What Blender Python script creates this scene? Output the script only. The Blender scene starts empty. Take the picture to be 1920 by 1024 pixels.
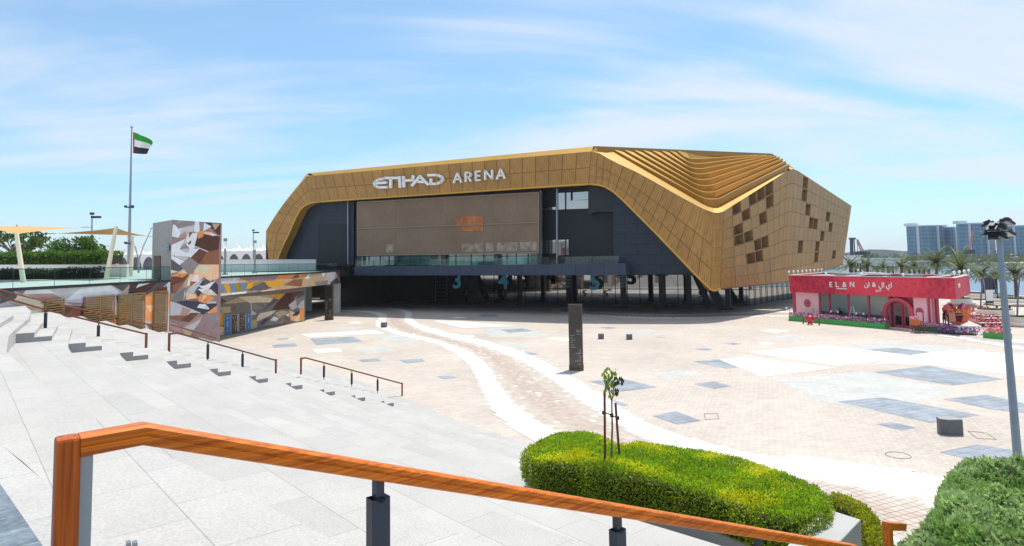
import bpy, bmesh, math, random
from mathutils import Vector, Matrix, noise
R = math.radians
random.seed(7)
C = bpy.context.scene
COL = C.collection
# ---------------- camera ----------------
W, H, F, CYP, EYE = 1920, 1024, 1220.0, 404.6, 7.5
PITCH, ROLL = R(4.0), R(-0.86)
cd = bpy.data.cameras.new('camera'); cam = bpy.data.objects.new('camera', cd); COL.objects.link(cam)
MROT = Matrix.Rotation(R(90)+PITCH, 4, 'X') @ Matrix.Rotation(ROLL, 4, 'Z')
cam.matrix_world = Matrix.Translation((0, 0, EYE)) @ MROT
cd.sensor_width = 36; cd.lens = 36*F/W; cd.shift_y = -(512-CYP)/W
cd.clip_start = 0.1; cd.clip_end = 6000
C.camera = cam
# ---------------- sun and sky ----------------
SUN_EL, SX, SY = R(67), 0.55, 0.835
sd = Vector((SX*math.cos(SUN_EL), SY*math.cos(SUN_EL), math.sin(SUN_EL))).normalized()
sl = bpy.data.lights.new('sun', 'SUN'); so = bpy.data.objects.new('sun', sl); COL.objects.link(so)
sl.energy = 4.6; sl.angle = R(0.5); sl.color = (1, 0.945, 0.85)
so.rotation_euler = sd.to_track_quat('Z', 'Y').to_euler()
w = bpy.data.worlds.new('World'); C.world = w; w.use_nodes = True
nt = w.node_tree; N = nt.nodes; L = nt.links
bg = N['Background']; bg.inputs[1].default_value = 0.13
sky = N.new('ShaderNodeTexSky'); sky.sky_type = 'NISHITA'; sky.sun_disc = False
sky.sun_elevation = SUN_EL; sky.sun_rotation = math.atan2(SX, SY); sky.air_density = 1.0; sky.dust_density = 0.4; sky.ozone_density = 4.0
tc = N.new('ShaderNodeTexCoord'); sep = N.new('ShaderNodeSeparateXYZ'); L.new(tc.outputs['Generated'], sep.inputs[0])
def mth(op, a, b=None, c=None, tree=None):
    m = (tree or nt).nodes.new('ShaderNodeMath'); m.operation = op
    for i, v in enumerate((a, b, c)):
        if v is None: continue
        if isinstance(v, (int, float)): m.inputs[i].default_value = v
        else: (tree or nt).links.new(v, m.inputs[i])
    return m.outputs[0]
zz = mth('ADD', mth('MAXIMUM', sep.outputs[2], 0.0), 0.16)
cx = mth('DIVIDE', sep.outputs[0], zz); cy_ = mth('DIVIDE', sep.outputs[1], zz)
cmb = N.new('ShaderNodeCombineXYZ'); L.new(cx, cmb.inputs[0]); L.new(cy_, cmb.inputs[1])
mp = N.new('ShaderNodeMapping'); mp.inputs['Rotation'].default_value = (0, 0, R(28)); mp.inputs['Scale'].default_value = (0.42, 1.25, 1)
L.new(cmb.outputs[0], mp.inputs[0])
n1 = N.new('ShaderNodeTexNoise'); n1.inputs['Scale'].default_value = 0.8; n1.inputs['Detail'].default_value = 9; n1.inputs['Roughness'].default_value = 0.55; n1.inputs['Distortion'].default_value = 1.1
L.new(mp.outputs[0], n1.inputs['Vector'])
n2 = N.new('ShaderNodeTexNoise'); n2.inputs['Scale'].default_value = 0.45; n2.inputs['Detail'].default_value = 4
L.new(cmb.outputs[0], n2.inputs['Vector'])
cl = mth('ADD', mth('MULTIPLY', n1.outputs[0], 0.62), mth('MULTIPLY', n2.outputs[0], 0.42))
mr = N.new('ShaderNodeMapRange'); mr.interpolation_type = 'SMOOTHSTEP'
mr.inputs[1].default_value = 0.43; mr.inputs[2].default_value = 0.61; mr.inputs[3].default_value = 0.24; mr.inputs[4].default_value = 0.90
L.new(cl, mr.inputs[0])
mx = N.new('ShaderNodeMix'); mx.data_type = 'RGBA'
mx.inputs['B'].default_value = (5.9, 6.4, 7.1, 1)
hz = mth('POWER', mth('SUBTRACT', 1.0, mth('MAXIMUM', sep.outputs[2], 0.0)), 9.0)   # pale veil towards the horizon
L.new(mth('MAXIMUM', mr.outputs[0], mth('MULTIPLY', hz, 0.85)), mx.inputs['Factor'])
tint = N.new('ShaderNodeMix'); tint.data_type = 'RGBA'; tint.blend_type = 'MULTIPLY'; tint.inputs['Factor'].default_value = 1
tint.inputs['B'].default_value = (0.72, 1.18, 1.27, 1)
L.new(sky.outputs[0], tint.inputs['A']); L.new(tint.outputs['Result'], mx.inputs['A'])
L.new(mx.outputs['Result'], bg.inputs[0])
C.view_settings.view_transform = 'Standard'; C.view_settings.look = 'None'
C.view_settings.exposure = 0.1; C.view_settings.gamma = 1.0
C.cycles.max_bounces = 8; C.cycles.transparent_max_bounces = 16
# ---------------- picture helpers ----------------
M3 = MROT.to_3x3()
EYEV = Vector((0, 0, EYE))
def ray(px, py): return M3 @ Vector(((px-960)/F, -(py-CYP)/F, -1))
def proj(p):
    v = M3.transposed() @ (Vector(p)-EYEV)
    return (960+F*v.x/-v.z, CYP-F*v.y/-v.z)
def G(px, py, z=0.0):
    d = ray(px, py); t = (z-EYE)/d.z; return EYEV+d*t
def P(px, py, y):
    d = ray(px, py); return EYEV+d*(y/d.y)
class VP:                       # vertical plane through two ground points
    def __init__(s, a, b, off=0.0):
        s.a = Vector((a[0], a[1])); s.b = Vector((b[0], b[1])); s.d = (s.b-s.a).normalized()
        n = Vector((s.d.y, -s.d.x))
        if n.dot(s.a) > 0: n = -n            # towards the camera
        s.n = n; s.a = s.a+n*off; s.n3 = Vector((n.x, n.y, 0)); s.d3 = Vector((s.d.x, s.d.y, 0))
    def at(s, px, py, off=0.0):
        d = ray(px, py); t = s.n.dot(s.a+s.n*off)/(s.n.x*d.x+s.n.y*d.y); return EYEV+d*t
    def zat(s, px, z, off=0.0):  # point on the plane at picture column px and height z
        y = 500
        for _ in range(4):
            p = s.at(px, y, off); y = proj((p.x, p.y, z))[1]
        p = s.at(px, y, off); return Vector((p.x, p.y, z))
    def s_of(s, p): return (Vector((p[0], p[1]))-s.a).dot(s.d)
    def pt(s, u, z, off=0.0): q = s.a+s.d*u+s.n*off; return Vector((q.x, q.y, z))
# ---------------- mesh helpers ----------------
class MB:
    def __init__(s): s.v = []; s.f = []; s.m = []; s.c = []; s.uv = []; s.mats = []; s.sm = []
    def mi(s, mat):
        if mat not in s.mats: s.mats.append(mat)
        return s.mats.index(mat)
    def poly(s, pts, mat=None, col=None, uv=None, smooth=False):
        k = len(s.v); s.v += [tuple(p) for p in pts]; s.f.append(tuple(range(k, k+len(pts))))
        s.m.append(mat); s.c.append(col); s.uv.append(uv); s.sm.append(smooth)
    def faces(s, verts, faces, mat=None, col=None, smooth=False):
        k = len(s.v); s.v += [tuple(p) for p in verts]
        for f in faces:
            s.f.append(tuple(i+k for i in f)); s.m.append(mat); s.c.append(col); s.uv.append(None); s.sm.append(smooth)
    def extr(s, pts, d, mat=None, col=None):   # closed slab: polygon pts moved by vector d
        pts = [Vector(p) for p in pts]; d = Vector(d); n = len(pts)
        nrm = Vector((0, 0, 0))
        for i in range(n): nrm += pts[i].cross(pts[(i+1) % n])
        if nrm.dot(d) > 0: pts = pts[::-1]
        v = pts+[p+d for p in pts]
        s.faces(v, [tuple(range(n)), tuple(range(2*n-1, n-1, -1))]+[(i, i+n, (i+1) % n+n, (i+1) % n) for i in range(n)], mat, col)
    def box(s, c, size, rz=0.0, mat=None, col=None, M=None):
        hx, hy, hz = size[0]/2, size[1]/2, size[2]/2
        vs = [Vector((x, y, z)) for x in (-hx, hx) for y in (-hy, hy) for z in (-hz, hz)]
        m = M if M is not None else Matrix.Rotation(rz, 3, 'Z')
        vs = [m @ v+Vector(c) for v in vs]
        s.faces(vs, [(0, 1, 3, 2), (4, 6, 7, 5), (0, 4, 5, 1), (2, 3, 7, 6), (0, 2, 6, 4), (1, 5, 7, 3)], mat, col)
    def bar(s, a, b, wx, wy=None, mat=None, up=(0, 0, 1)):   # square bar from a to b
        a = Vector(a); b = Vector(b); d = (b-a); l = d.length; z = d/l
        u = Vector(up)
        if abs(z.dot(u)) > 0.99: u = Vector((0, 1, 0))
        x = u.cross(z).normalized(); y = z.cross(x)
        M = Matrix((x, y, z)).transposed()
        s.box((a+b)/2, (wx, wy or wx, l), 0, mat, None, M)
    def tube(s, pts, rad, n=8, mat=None, cap=True, smooth=True, col=None):
        pts = [Vector(p) for p in pts]
        if isinstance(rad, (int, float)): rad = [rad]*len(pts)
        vs = []; fs = []
        for i, p in enumerate(pts):
            t = (pts[min(i+1, len(pts)-1)]-pts[max(i-1, 0)]).normalized()
            u = Vector((0, 0, 1)) if abs(t.z) < 0.9 else Vector((1, 0, 0))
            x = u.cross(t).normalized(); y = t.cross(x)
            for k in range(n):
                a = 2*math.pi*k/n; vs.append(p+x*math.cos(a)*rad[i]+y*math.sin(a)*rad[i])
        for i in range(len(pts)-1):
            for k in range(n):
                fs.append((i*n+k, i*n+(k+1) % n, (i+1)*n+(k+1) % n, (i+1)*n+k))
        s.faces(vs, fs, mat, col, smooth)
        if cap:
            s.faces(vs, [tuple(range(n-1, -1, -1)), tuple((len(pts)-1)*n+k for k in range(n))], mat, col)
    def ball(s, c, r, nu=10, nv=6, mat=None, sq=(1, 1, 1), col=None):
        vs = [Vector((0, 0, -1))]
        for j in range(1, nv):
            a = -math.pi/2+math.pi*j/nv
            for i in range(nu):
                b = 2*math.pi*i/nu; vs.append(Vector((math.cos(a)*math.cos(b), math.cos(a)*math.sin(b), math.sin(a))))
        vs.append(Vector((0, 0, 1)))
        fs = [(0, 1+(i+1) % nu, 1+i) for i in range(nu)]
        for j in range(nv-2):
            for i in range(nu): fs.append((1+j*nu+i, 1+j*nu+(i+1) % nu, 1+(j+1)*nu+(i+1) % nu, 1+(j+1)*nu+i))
        k = len(vs)-1; fs += [(k, 1+(nv-2)*nu+i, 1+(nv-2)*nu+(i+1) % nu) for i in range(nu)]
        s.faces([Vector((v.x*sq[0]*r, v.y*sq[1]*r, v.z*sq[2]*r))+Vector(c) for v in vs], fs, mat, col, True)
    def build(s, name, mat, parent=None, origin=None):
        o0 = root_loc(parent) if parent is not None else (Vector(origin) if origin is not None else Vector((0, 0, 0)))
        me = bpy.data.meshes.new(name)
        me.from_pydata([(x-o0.x, y-o0.y, z-o0.z) for x, y, z in s.v], [], s.f)
        mats = []
        idx = []
        for m in s.m:
            m = m or mat
            if m not in mats: mats.append(m)
            idx.append(mats.index(m))
        for m in mats: me.materials.append(m)
        if not mats: me.materials.append(mat)
        me.polygons.foreach_set('material_index', idx)
        me.polygons.foreach_set('use_smooth', s.sm)
        if any(c is not None for c in s.c) or (mat is not None and mat.name.startswith('gold')):
            ca = me.color_attributes.new('Col', 'FLOAT_COLOR', 'CORNER'); data = []
            for f, c in zip(s.f, s.c):
                c = c or (1, 1, 1); data += list((c[0], c[1], c[2], 1))*len(f)
            ca.data.foreach_set('color', data)
        if any(u is not None for u in s.uv):
            ul = me.uv_layers.new(name='UVMap'); data = []
            for f, u in zip(s.f, s.uv):
                for i in range(len(f)): data += list(u[i]) if u else [0, 0]
            ul.data.foreach_set('uv', data)
        me.update()
        o = bpy.data.objects.new(name, me); COL.objects.link(o)
        if parent is not None: o.parent = parent
        else: o.location = o0
        return o
def root_loc(o):
    v = Vector(o.location)
    while o.parent is not None: o = o.parent; v += Vector(o.location)
    return v
def tag(o, label=None, cat=None, group=None, kind=None):
    if label: o['label'] = label
    if cat: o['category'] = cat
    if group: o['group'] = group
    if kind: o['kind'] = kind
    return o
def thing(name, label, cat, loc=(0, 0, 0), group=None):
    o = bpy.data.objects.new(name, None); COL.objects.link(o); o.location = loc; o.empty_display_size = 0.3
    return tag(o, label, cat, group)
def copy_tree(o, parent=None, kids=None):
    c = o.copy(); COL.objects.link(c)
    if parent is not None: c.parent = parent
    for ch in [x for x in bpy.data.objects if x.parent == o and x.name != c.name]: copy_tree(ch, c)
    return c
def lin(c):
    def f(x):
        x /= 255.0; return x/12.92 if x <= 0.04045 else ((x+0.055)/1.055)**2.4
    return tuple(f(x) for x in c)
# ---------------- materials ----------------
def mat(name, col, rough=0.6, metal=0.0, noise_amt=0.0, nscale=3.0, bump=0.0, bscale=30.0, spec=0.5, vcol=False, emit=None, coat=0):
    m = bpy.data.materials.new(name); m.use_nodes = True; t = m.node_tree; b = t.nodes['Principled BSDF']
    b.inputs['Roughness'].default_value = rough; b.inputs['Metallic'].default_value = metal
    b.inputs['Specular IOR Level'].default_value = spec; b.inputs['Coat Weight'].default_value = coat
    src = None
    if vcol:
        a = t.nodes.new('ShaderNodeVertexColor'); a.layer_name = 'Col'; src = a.outputs[0]
    geo = t.nodes.new('ShaderNodeNewGeometry')
    if noise_amt or vcol:
        mxn = t.nodes.new('ShaderNodeMix'); mxn.data_type = 'RGBA'; mxn.blend_type = 'MULTIPLY'; mxn.inputs['Factor'].default_value = 1
        if src: t.links.new(src, mxn.inputs['A'])
        else: mxn.inputs['A'].default_value = (*col, 1)
        n = t.nodes.new('ShaderNodeTexNoise'); n.inputs['Scale'].default_value = nscale; n.inputs['Detail'].default_value = 5
        t.links.new(geo.outputs['Position'], n.inputs['Vector'])
        rg = t.nodes.new('ShaderNodeMapRange'); rg.inputs[1].default_value = 0.3; rg.inputs[2].default_value = 0.7
        rg.inputs[3].default_value = 1-noise_amt; rg.inputs[4].default_value = 1+noise_amt*0.6
        t.links.new(n.outputs[0], rg.inputs[0])
        cc = t.nodes.new('ShaderNodeCombineColor')
        for i in range(3): t.links.new(rg.outputs[0], cc.inputs[i])
        t.links.new(cc.outputs[0], mxn.inputs['B']); t.links.new(mxn.outputs['Result'], b.inputs['Base Color'])
    else: b.inputs['Base Color'].default_value = (*col, 1)
    if bump:
        n = t.nodes.new('ShaderNodeTexNoise'); n.inputs['Scale'].default_value = bscale; n.inputs['Detail'].default_value = 4
        t.links.new(geo.outputs['Position'], n.inputs['Vector'])
        bp = t.nodes.new('ShaderNodeBump'); bp.inputs['Strength'].default_value = bump; bp.inputs['Distance'].default_value = 0.05
        t.links.new(n.outputs[0], bp.inputs['Height']); t.links.new(bp.outputs[0], b.inputs['Normal'])
    if emit: b.inputs['Emission Color'].default_value = (*emit[0], 1); b.inputs['Emission Strength'].default_value = emit[1]
    return m
def brick(name, c1, c2, cm, rot, bw, bh, mortar, rough=0.7, nz=0.12, nsc=0.5, off=0.5, squash=1.0, spec=0.3, fine=0.0, fsc=60):
    m = bpy.data.materials.new(name); m.use_nodes = True; t = m.node_tree; b = t.nodes['Principled BSDF']
    b.inputs['Roughness'].default_value = rough; b.inputs['Specular IOR Level'].default_value = spec
    geo = t.nodes.new('ShaderNodeNewGeometry'); mpn = t.nodes.new('ShaderNodeMapping'); mpn.vector_type = 'POINT'
    mpn.inputs['Rotation'].default_value = (0, 0, rot); t.links.new(geo.outputs['Position'], mpn.inputs[0])
    br = t.nodes.new('ShaderNodeTexBrick'); br.offset = off; br.inputs['Scale'].default_value = 1
    br.inputs['Color1'].default_value = (*c1, 1); br.inputs['Color2'].default_value = (*c2, 1); br.inputs['Mortar'].default_value = (*cm, 1)
    br.inputs['Mortar Size'].default_value = mortar; br.inputs['Brick Width'].default_value = bw; br.inputs['Row Height'].default_value = bh
    br.inputs['Mortar Smooth'].default_value = 0.3
    t.links.new(mpn.outputs[0], br.inputs['Vector'])
    cur = br.outputs['Color']
    for sc, am in ((nsc, nz), (fsc, fine), (nsc*7, nz*0.5)):
        if not am: continue
        n = t.nodes.new('ShaderNodeTexNoise'); n.inputs['Scale'].default_value = sc; n.inputs['Detail'].default_value = 6
        t.links.new(geo.outputs['Position'], n.inputs['Vector'])
        rg = t.nodes.new('ShaderNodeMapRange'); rg.inputs[1].default_value = 0.3; rg.inputs[2].default_value = 0.7
        rg.inputs[3].default_value = 1-am; rg.inputs[4].default_value = 1+am; t.links.new(n.outputs[0], rg.inputs[0])
        cc = t.nodes.new('ShaderNodeCombineColor')
        for i in range(3): t.links.new(rg.outputs[0], cc.inputs[i])
        x = t.nodes.new('ShaderNodeMix'); x.data_type = 'RGBA'; x.blend_type = 'MULTIPLY'; x.inputs['Factor'].default_value = 1
        t.links.new(cur, x.inputs['A']); t.links.new(cc.outputs[0], x.inputs['B']); cur = x.outputs['Result']
    t.links.new(cur, b.inputs['Base Color'])
    bp = t.nodes.new('ShaderNodeBump'); bp.inputs['Strength'].default_value = 0.25; bp.inputs['Distance'].default_value = 0.01
    inv = mth('SUBTRACT', 1.0, br.outputs['Fac'], tree=t); t.links.new(inv, bp.inputs['Height']); t.links.new(bp.outputs[0], b.inputs['Normal'])
    return m
def glass(name, tintc, refl=0.12, rough=0.02):
    m = bpy.data.materials.new(name); m.use_nodes = True; t = m.node_tree
    for n in list(t.nodes):
        if n.type == 'BSDF_PRINCIPLED': t.nodes.remove(n)
    out = [n for n in t.nodes if n.type == 'OUTPUT_MATERIAL'][0]
    tr = t.nodes.new('ShaderNodeBsdfTransparent'); tr.inputs[0].default_value = (*tintc, 1)
    gl = t.nodes.new('ShaderNodeBsdfGlossy'); gl.inputs['Roughness'].default_value = rough; gl.inputs[0].default_value = (0.9, 0.95, 0.95, 1)
    fr = t.nodes.new('ShaderNodeFresnel'); fr.inputs[0].default_value = 1.5
    bf = t.nodes.new('ShaderNodeNewGeometry'); f2 = mth('MULTIPLY', mth('ADD', mth('MINIMUM', fr.outputs[0], 0.5, tree=t), refl-0.04, tree=t), mth('SUBTRACT', 1.0, bf.outputs['Backfacing'], tree=t), tree=t)
    mxs = t.nodes.new('ShaderNodeMixShader'); t.links.new(f2, mxs.inputs[0]); t.links.new(tr.outputs[0], mxs.inputs[1]); t.links.new(gl.outputs[0], mxs.inputs[2])
    t.links.new(mxs.outputs[0], out.inputs[0]); return m
def gold_mat(name, col, rough=0.45, metal=0.55, stripe=0.0):
    m = mat(name, col, rough, metal, 0.0); t = m.node_tree; b = t.nodes['Principled BSDF']
    uv = t.nodes.new('ShaderNodeUVMap'); geo = t.nodes.new('ShaderNodeNewGeometry')
    sp = t.nodes.new('ShaderNodeSeparateXYZ'); t.links.new(uv.outputs[0], sp.inputs[0])
    # vertical ribs and perforation rows of the metal mesh panels
    rib = mth('SINE', mth('MULTIPLY', sp.outputs[0], 2*math.pi/0.30, tree=t), tree=t)
    rib2 = mth('SINE', mth('MULTIPLY', sp.outputs[1], 2*math.pi/0.21, tree=t), tree=t)
    n = t.nodes.new('ShaderNodeTexNoise'); n.inputs['Scale'].default_value = 0.35; n.inputs['Detail'].default_value = 6; t.links.new(geo.outputs['Position'], n.inputs['Vector'])
    wn = t.nodes.new('ShaderNodeTexWhiteNoise'); wn.noise_dimensions = '2D'
    cell = t.nodes.new('ShaderNodeVectorMath'); cell.operation = 'FLOOR'
    sc = t.nodes.new('ShaderNodeVectorMath'); sc.operation = 'MULTIPLY'; sc.inputs[1].default_value = (1/0.30, 1/0.62, 0)
    t.links.new(uv.outputs[0], sc.inputs[0]); t.links.new(sc.outputs[0], cell.inputs[0]); t.links.new(cell.outputs[0], wn.inputs[0])
    k = mth('ADD', mth('MULTIPLY', rib, 0.10*stripe, tree=t), mth('MULTIPLY', rib2, 0.05*stripe, tree=t), tree=t)
    k = mth('ADD', k, mth('MULTIPLY', mth('SUBTRACT', wn.outputs[0], 0.5, tree=t), 0.22*stripe, tree=t), tree=t)
    k = mth('ADD', k, mth('MULTIPLY', mth('SUBTRACT', n.outputs[0], 0.5, tree=t), 0.35, tree=t), tree=t)
    k = mth('ADD', k, 1.0, tree=t)
    vc = t.nodes.new('ShaderNodeVertexColor'); vc.layer_name = 'Col'
    x = t.nodes.new('ShaderNodeMix'); x.data_type = 'RGBA'; x.blend_type = 'MULTIPLY'; x.inputs['Factor'].default_value = 1
    x.inputs['A'].default_value = (*col, 1); cc = t.nodes.new('ShaderNodeCombineColor')
    for i in range(3): t.links.new(k, cc.inputs[i])
    t.links.new(cc.outputs[0], x.inputs['B'])
    y = t.nodes.new('ShaderNodeMix'); y.data_type = 'RGBA'; y.blend_type = 'MULTIPLY'; y.inputs['Factor'].default_value = 1
    t.links.new(x.outputs['Result'], y.inputs['A']); t.links.new(vc.outputs[0], y.inputs['B'])
    t.links.new(y.outputs['Result'], b.inputs['Base Color'])
    return m
MT = {}
PAVROT = math.atan2(0.403, 0.915)          # paving grid direction
MT['paver'] = brick('paver', (0.56, 0.49, 0.425), (0.475, 0.415, 0.36), (0.33, 0.285, 0.25), -PAVROT+R(0), 0.36, 0.18, 0.012, nz=0.10, nsc=0.13, fine=0.06, fsc=9)
MT['slate'] = brick('slate_paver', (0.30, 0.33, 0.37), (0.24, 0.27, 0.31), (0.17, 0.18, 0.2), -PAVROT, 0.9, 0.45, 0.02, nz=0.2, nsc=0.8)
MT['white_stone'] = brick('white_stone', (0.80, 0.78, 0.72), (0.74, 0.72, 0.66), (0.6, 0.58, 0.52), -PAVROT, 0.9, 0.45, 0.015, nz=0.05)
MT['grey_paver'] = brick('grey_green_paver', (0.50, 0.50, 0.47), (0.45, 0.455, 0.43), (0.34, 0.34, 0.32), -PAVROT, 0.6, 0.3, 0.015, nz=0.08)
MT['pv_col'] = mat('paver_cells', (1, 1, 1), 0.75, vcol=True, noise_amt=0.08, nscale=2.0, spec=0.3)
NANG = R(40.5)
MT['step'] = brick('step_granite', (0.455, 0.437, 0.415), (0.412, 0.397, 0.378), (0.29, 0.28, 0.27), -NANG+R(90), 1.2, 0.7725, 0.006, rough=0.75, nz=0.06, nsc=0.35, fine=0.13, fsc=45, off=0.37)
MT['step_shade'] = mat('step_side_shade', (0.30, 0.30, 0.30), 0.8, noise_amt=0.08, nscale=20)  # granite darkened in colour to stand for shade on the step sides
MT['terr_slate'] = brick('terrace_slate', (0.17, 0.21, 0.25), (0.12, 0.155, 0.19), (0.30, 0.32, 0.34), -NANG, 0.9, 0.30, 0.006, nz=0.30, nsc=2.5, fine=0.2, fsc=25)
MT['gold'] = gold_mat('gold_panel', (0.38, 0.20, 0.055), 0.52, 0.35, 1.0)
MT['gold_b'] = gold_mat('gold_trim', (0.64, 0.35, 0.06), 0.4, 0.4, 0.0)
MT['gold_r'] = gold_mat('gold_roof', (0.50, 0.31, 0.08), 0.45, 0.4, 0.35)
MT['gold_d'] = mat('dark_bronze', (0.22, 0.12, 0.04), 0.6, 0.2, noise_amt=0.1)
MT['navy'] = brick('navy_panel', (0.040, 0.050, 0.072), (0.034, 0.043, 0.063), (0.018, 0.022, 0.03), 0, 2.4, 1.2, 0.04, nz=0.1, nsc=0.6)
MT['navy_s'] = mat('navy_metal', (0.045, 0.055, 0.075), 0.5, 0.2, noise_amt=0.12, nscale=0.8)
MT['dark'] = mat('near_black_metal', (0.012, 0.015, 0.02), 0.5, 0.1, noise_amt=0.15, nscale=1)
MT['white'] = mat('white_paint', (0.8, 0.8, 0.78), 0.45, noise_amt=0.04, nscale=2)
MT['offwhite'] = mat('offwhite_render', (0.66, 0.66, 0.64), 0.7, noise_amt=0.07, nscale=1.2)
MT['steel'] = mat('grey_steel', (0.28, 0.31, 0.34), 0.4, 0.6, noise_amt=0.08, nscale=5)
MT['concrete'] = mat('concrete', (0.42, 0.42, 0.41), 0.8, noise_amt=0.1, nscale=1.5, bump=0.15)
MT['glassg'] = glass('green_glass', (0.80, 0.93, 0.90), 0.07)
MT['glassm'] = mat('mirror_glass', (0.01, 0.014, 0.02), 0.03, 0.0); MT['glassm'].node_tree.nodes['Principled BSDF'].inputs['IOR'].default_value = 4.2
MT['glassd'] = mat('dark_glass', (0.012, 0.016, 0.02), 0.03, 0.0, spec=0.9)
MT['glassw'] = mat('window_glass', (0.05, 0.07, 0.075), 0.04, 0.0, spec=1.0); MT['glassw'].node_tree.nodes['Principled BSDF'].inputs['IOR'].default_value = 2.6
MT['teal'] = mat('teal_glass', (0.10, 0.20, 0.21), 0.05, 0.0, noise_amt=0.6, nscale=0.5); MT['teal'].node_tree.nodes['Principled BSDF'].inputs['IOR'].default_value = 2.4
# ================= ground =================
def on_poly(x, y): return Vector((x, y, 0))
gm = MB(); QX = [(86.5, -20), (86.5, 104), (92, 132), (101, 200), (118, 300), (150, 420)]
gpts = [(-400, -60, 0)]+[(86.5, -60, 0)]+[(x, y, 0) for x, y in QX[1:]]+[(-400, 420, 0)]
gm.poly(gpts); plaza = tag(gm.build('plaza_ground', MT['paver']), kind='structure')
# quay wall
qm = MB()
for i in range(len(QX)-1):
    a, b = Vector((*QX[i], 0)), Vector((*QX[i+1], 0))
    qm.poly([a, b, b+Vector((0, 0, -1.6)), a+Vector((0, 0, -1.6))])
    n = Vector((-(b-a).y, (b-a).x, 0)).normalized()
    qm.extr([a+n*0.1, b+n*0.1, b+n*0.7, a+n*0.7], (0, 0, 0.22))
tag(qm.build('quay_kerb', MT['offwhite']), kind='structure')
wat = bpy.data.materials.new('sea_water'); wat.use_nodes = True; t = wat.node_tree; b = t.nodes['Principled BSDF']
b.inputs['Base Color'].default_value = (0.13, 0.22, 0.30, 1); b.inputs['Roughness'].default_value = 0.18
n = t.nodes.new('ShaderNodeTexNoise'); n.inputs['Scale'].default_value = 0.8; n.inputs['Detail'].default_value = 6
geo = t.nodes.new('ShaderNodeNewGeometry'); t.links.new(geo.outputs['Position'], n.inputs['Vector'])
bp = t.nodes.new('ShaderNodeBump'); bp.inputs['Strength'].default_value = 0.6; bp.inputs['Distance'].default_value = 0.25
t.links.new(n.outputs[0], bp.inputs['Height']); t.links.new(bp.outputs[0], b.inputs['Normal'])
wm = MB(); wm.poly([(-3000, -60, -1.5), (4000, -60, -1.5), (4000, 4500, -1.5), (-3000, 4500, -1.5)]); tag(wm.build('sea_water', wat), kind='structure')
# far shore land
MT['sand'] = mat('sandy_ground', (0.42, 0.38, 0.31), 0.9, noise_amt=0.15, nscale=0.05)
fs = MB(); random.seed(3)
fs.extr([(-3000, 421, -2), (60, 421, -2), (150, 480, -2), (700, 500, -2), (2600, 620, -2), (2600, 3000, -2), (-3000, 3000, -2)], (0, 0, 2.6))
tag(fs.build('far_shore_ground', MT['sand']), kind='structure')
# low hazy hills on the far shore
hm = MB(); MT['hill'] = mat('far_hill', (0.16, 0.20, 0.20), 0.9, noise_amt=0.3, nscale=0.02)
pts = []
for i in range(121):
    x = -1500+i*40; pts.append((x, 1500, 10+22*noise.noise((x*0.004, 0.3, 0))+9*noise.noise((x*0.02, 1.3, 0))+6))
for i in range(120):
    a, b = pts[i], pts[i+1]
    hm.poly([(a[0], 1500, 0), (b[0], 1500, 0), b, a]); hm.poly([a, b, (b[0], 1800, b[2]*0.3), (a[0], 1800, a[2]*0.3)])
tag(hm.build('far_hills', MT['hill']), kind='structure')
# ---- raised ground behind the left deck
DK = 6.43
DE = [(-27.8, 20), (-27.6, 35), (-27.3, 52), (-28.8, 64), (-28.1, 78), (-27.3, 90), (-26.2, 100), (-27.2, 112)]
um = MB(); um.extr([(x-0.9, y, DK-0.6) for x, y in DE[:3]]+[(-32, 54.5, DK-.6), (-32, 62, DK-.6)]+[(x-0.9, y, DK-0.6) for x, y in DE[3:]]+[(-34, 118, DK-0.6), (-60, 160, DK-0.6), (-400, 420, DK-0.6), (-400, 20, DK-0.6)], (0, 0, 0.55))
MT['deckpave'] = brick('deck_paving', (0.58, 0.57, 0.55), (0.53, 0.52, 0.50), (0.42, 0.41, 0.40), R(3), 1.2, 0.6, 0.01, nz=0.05)
tag(um.build('upper_terrace_ground', MT['deckpave']), kind='structure')
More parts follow.
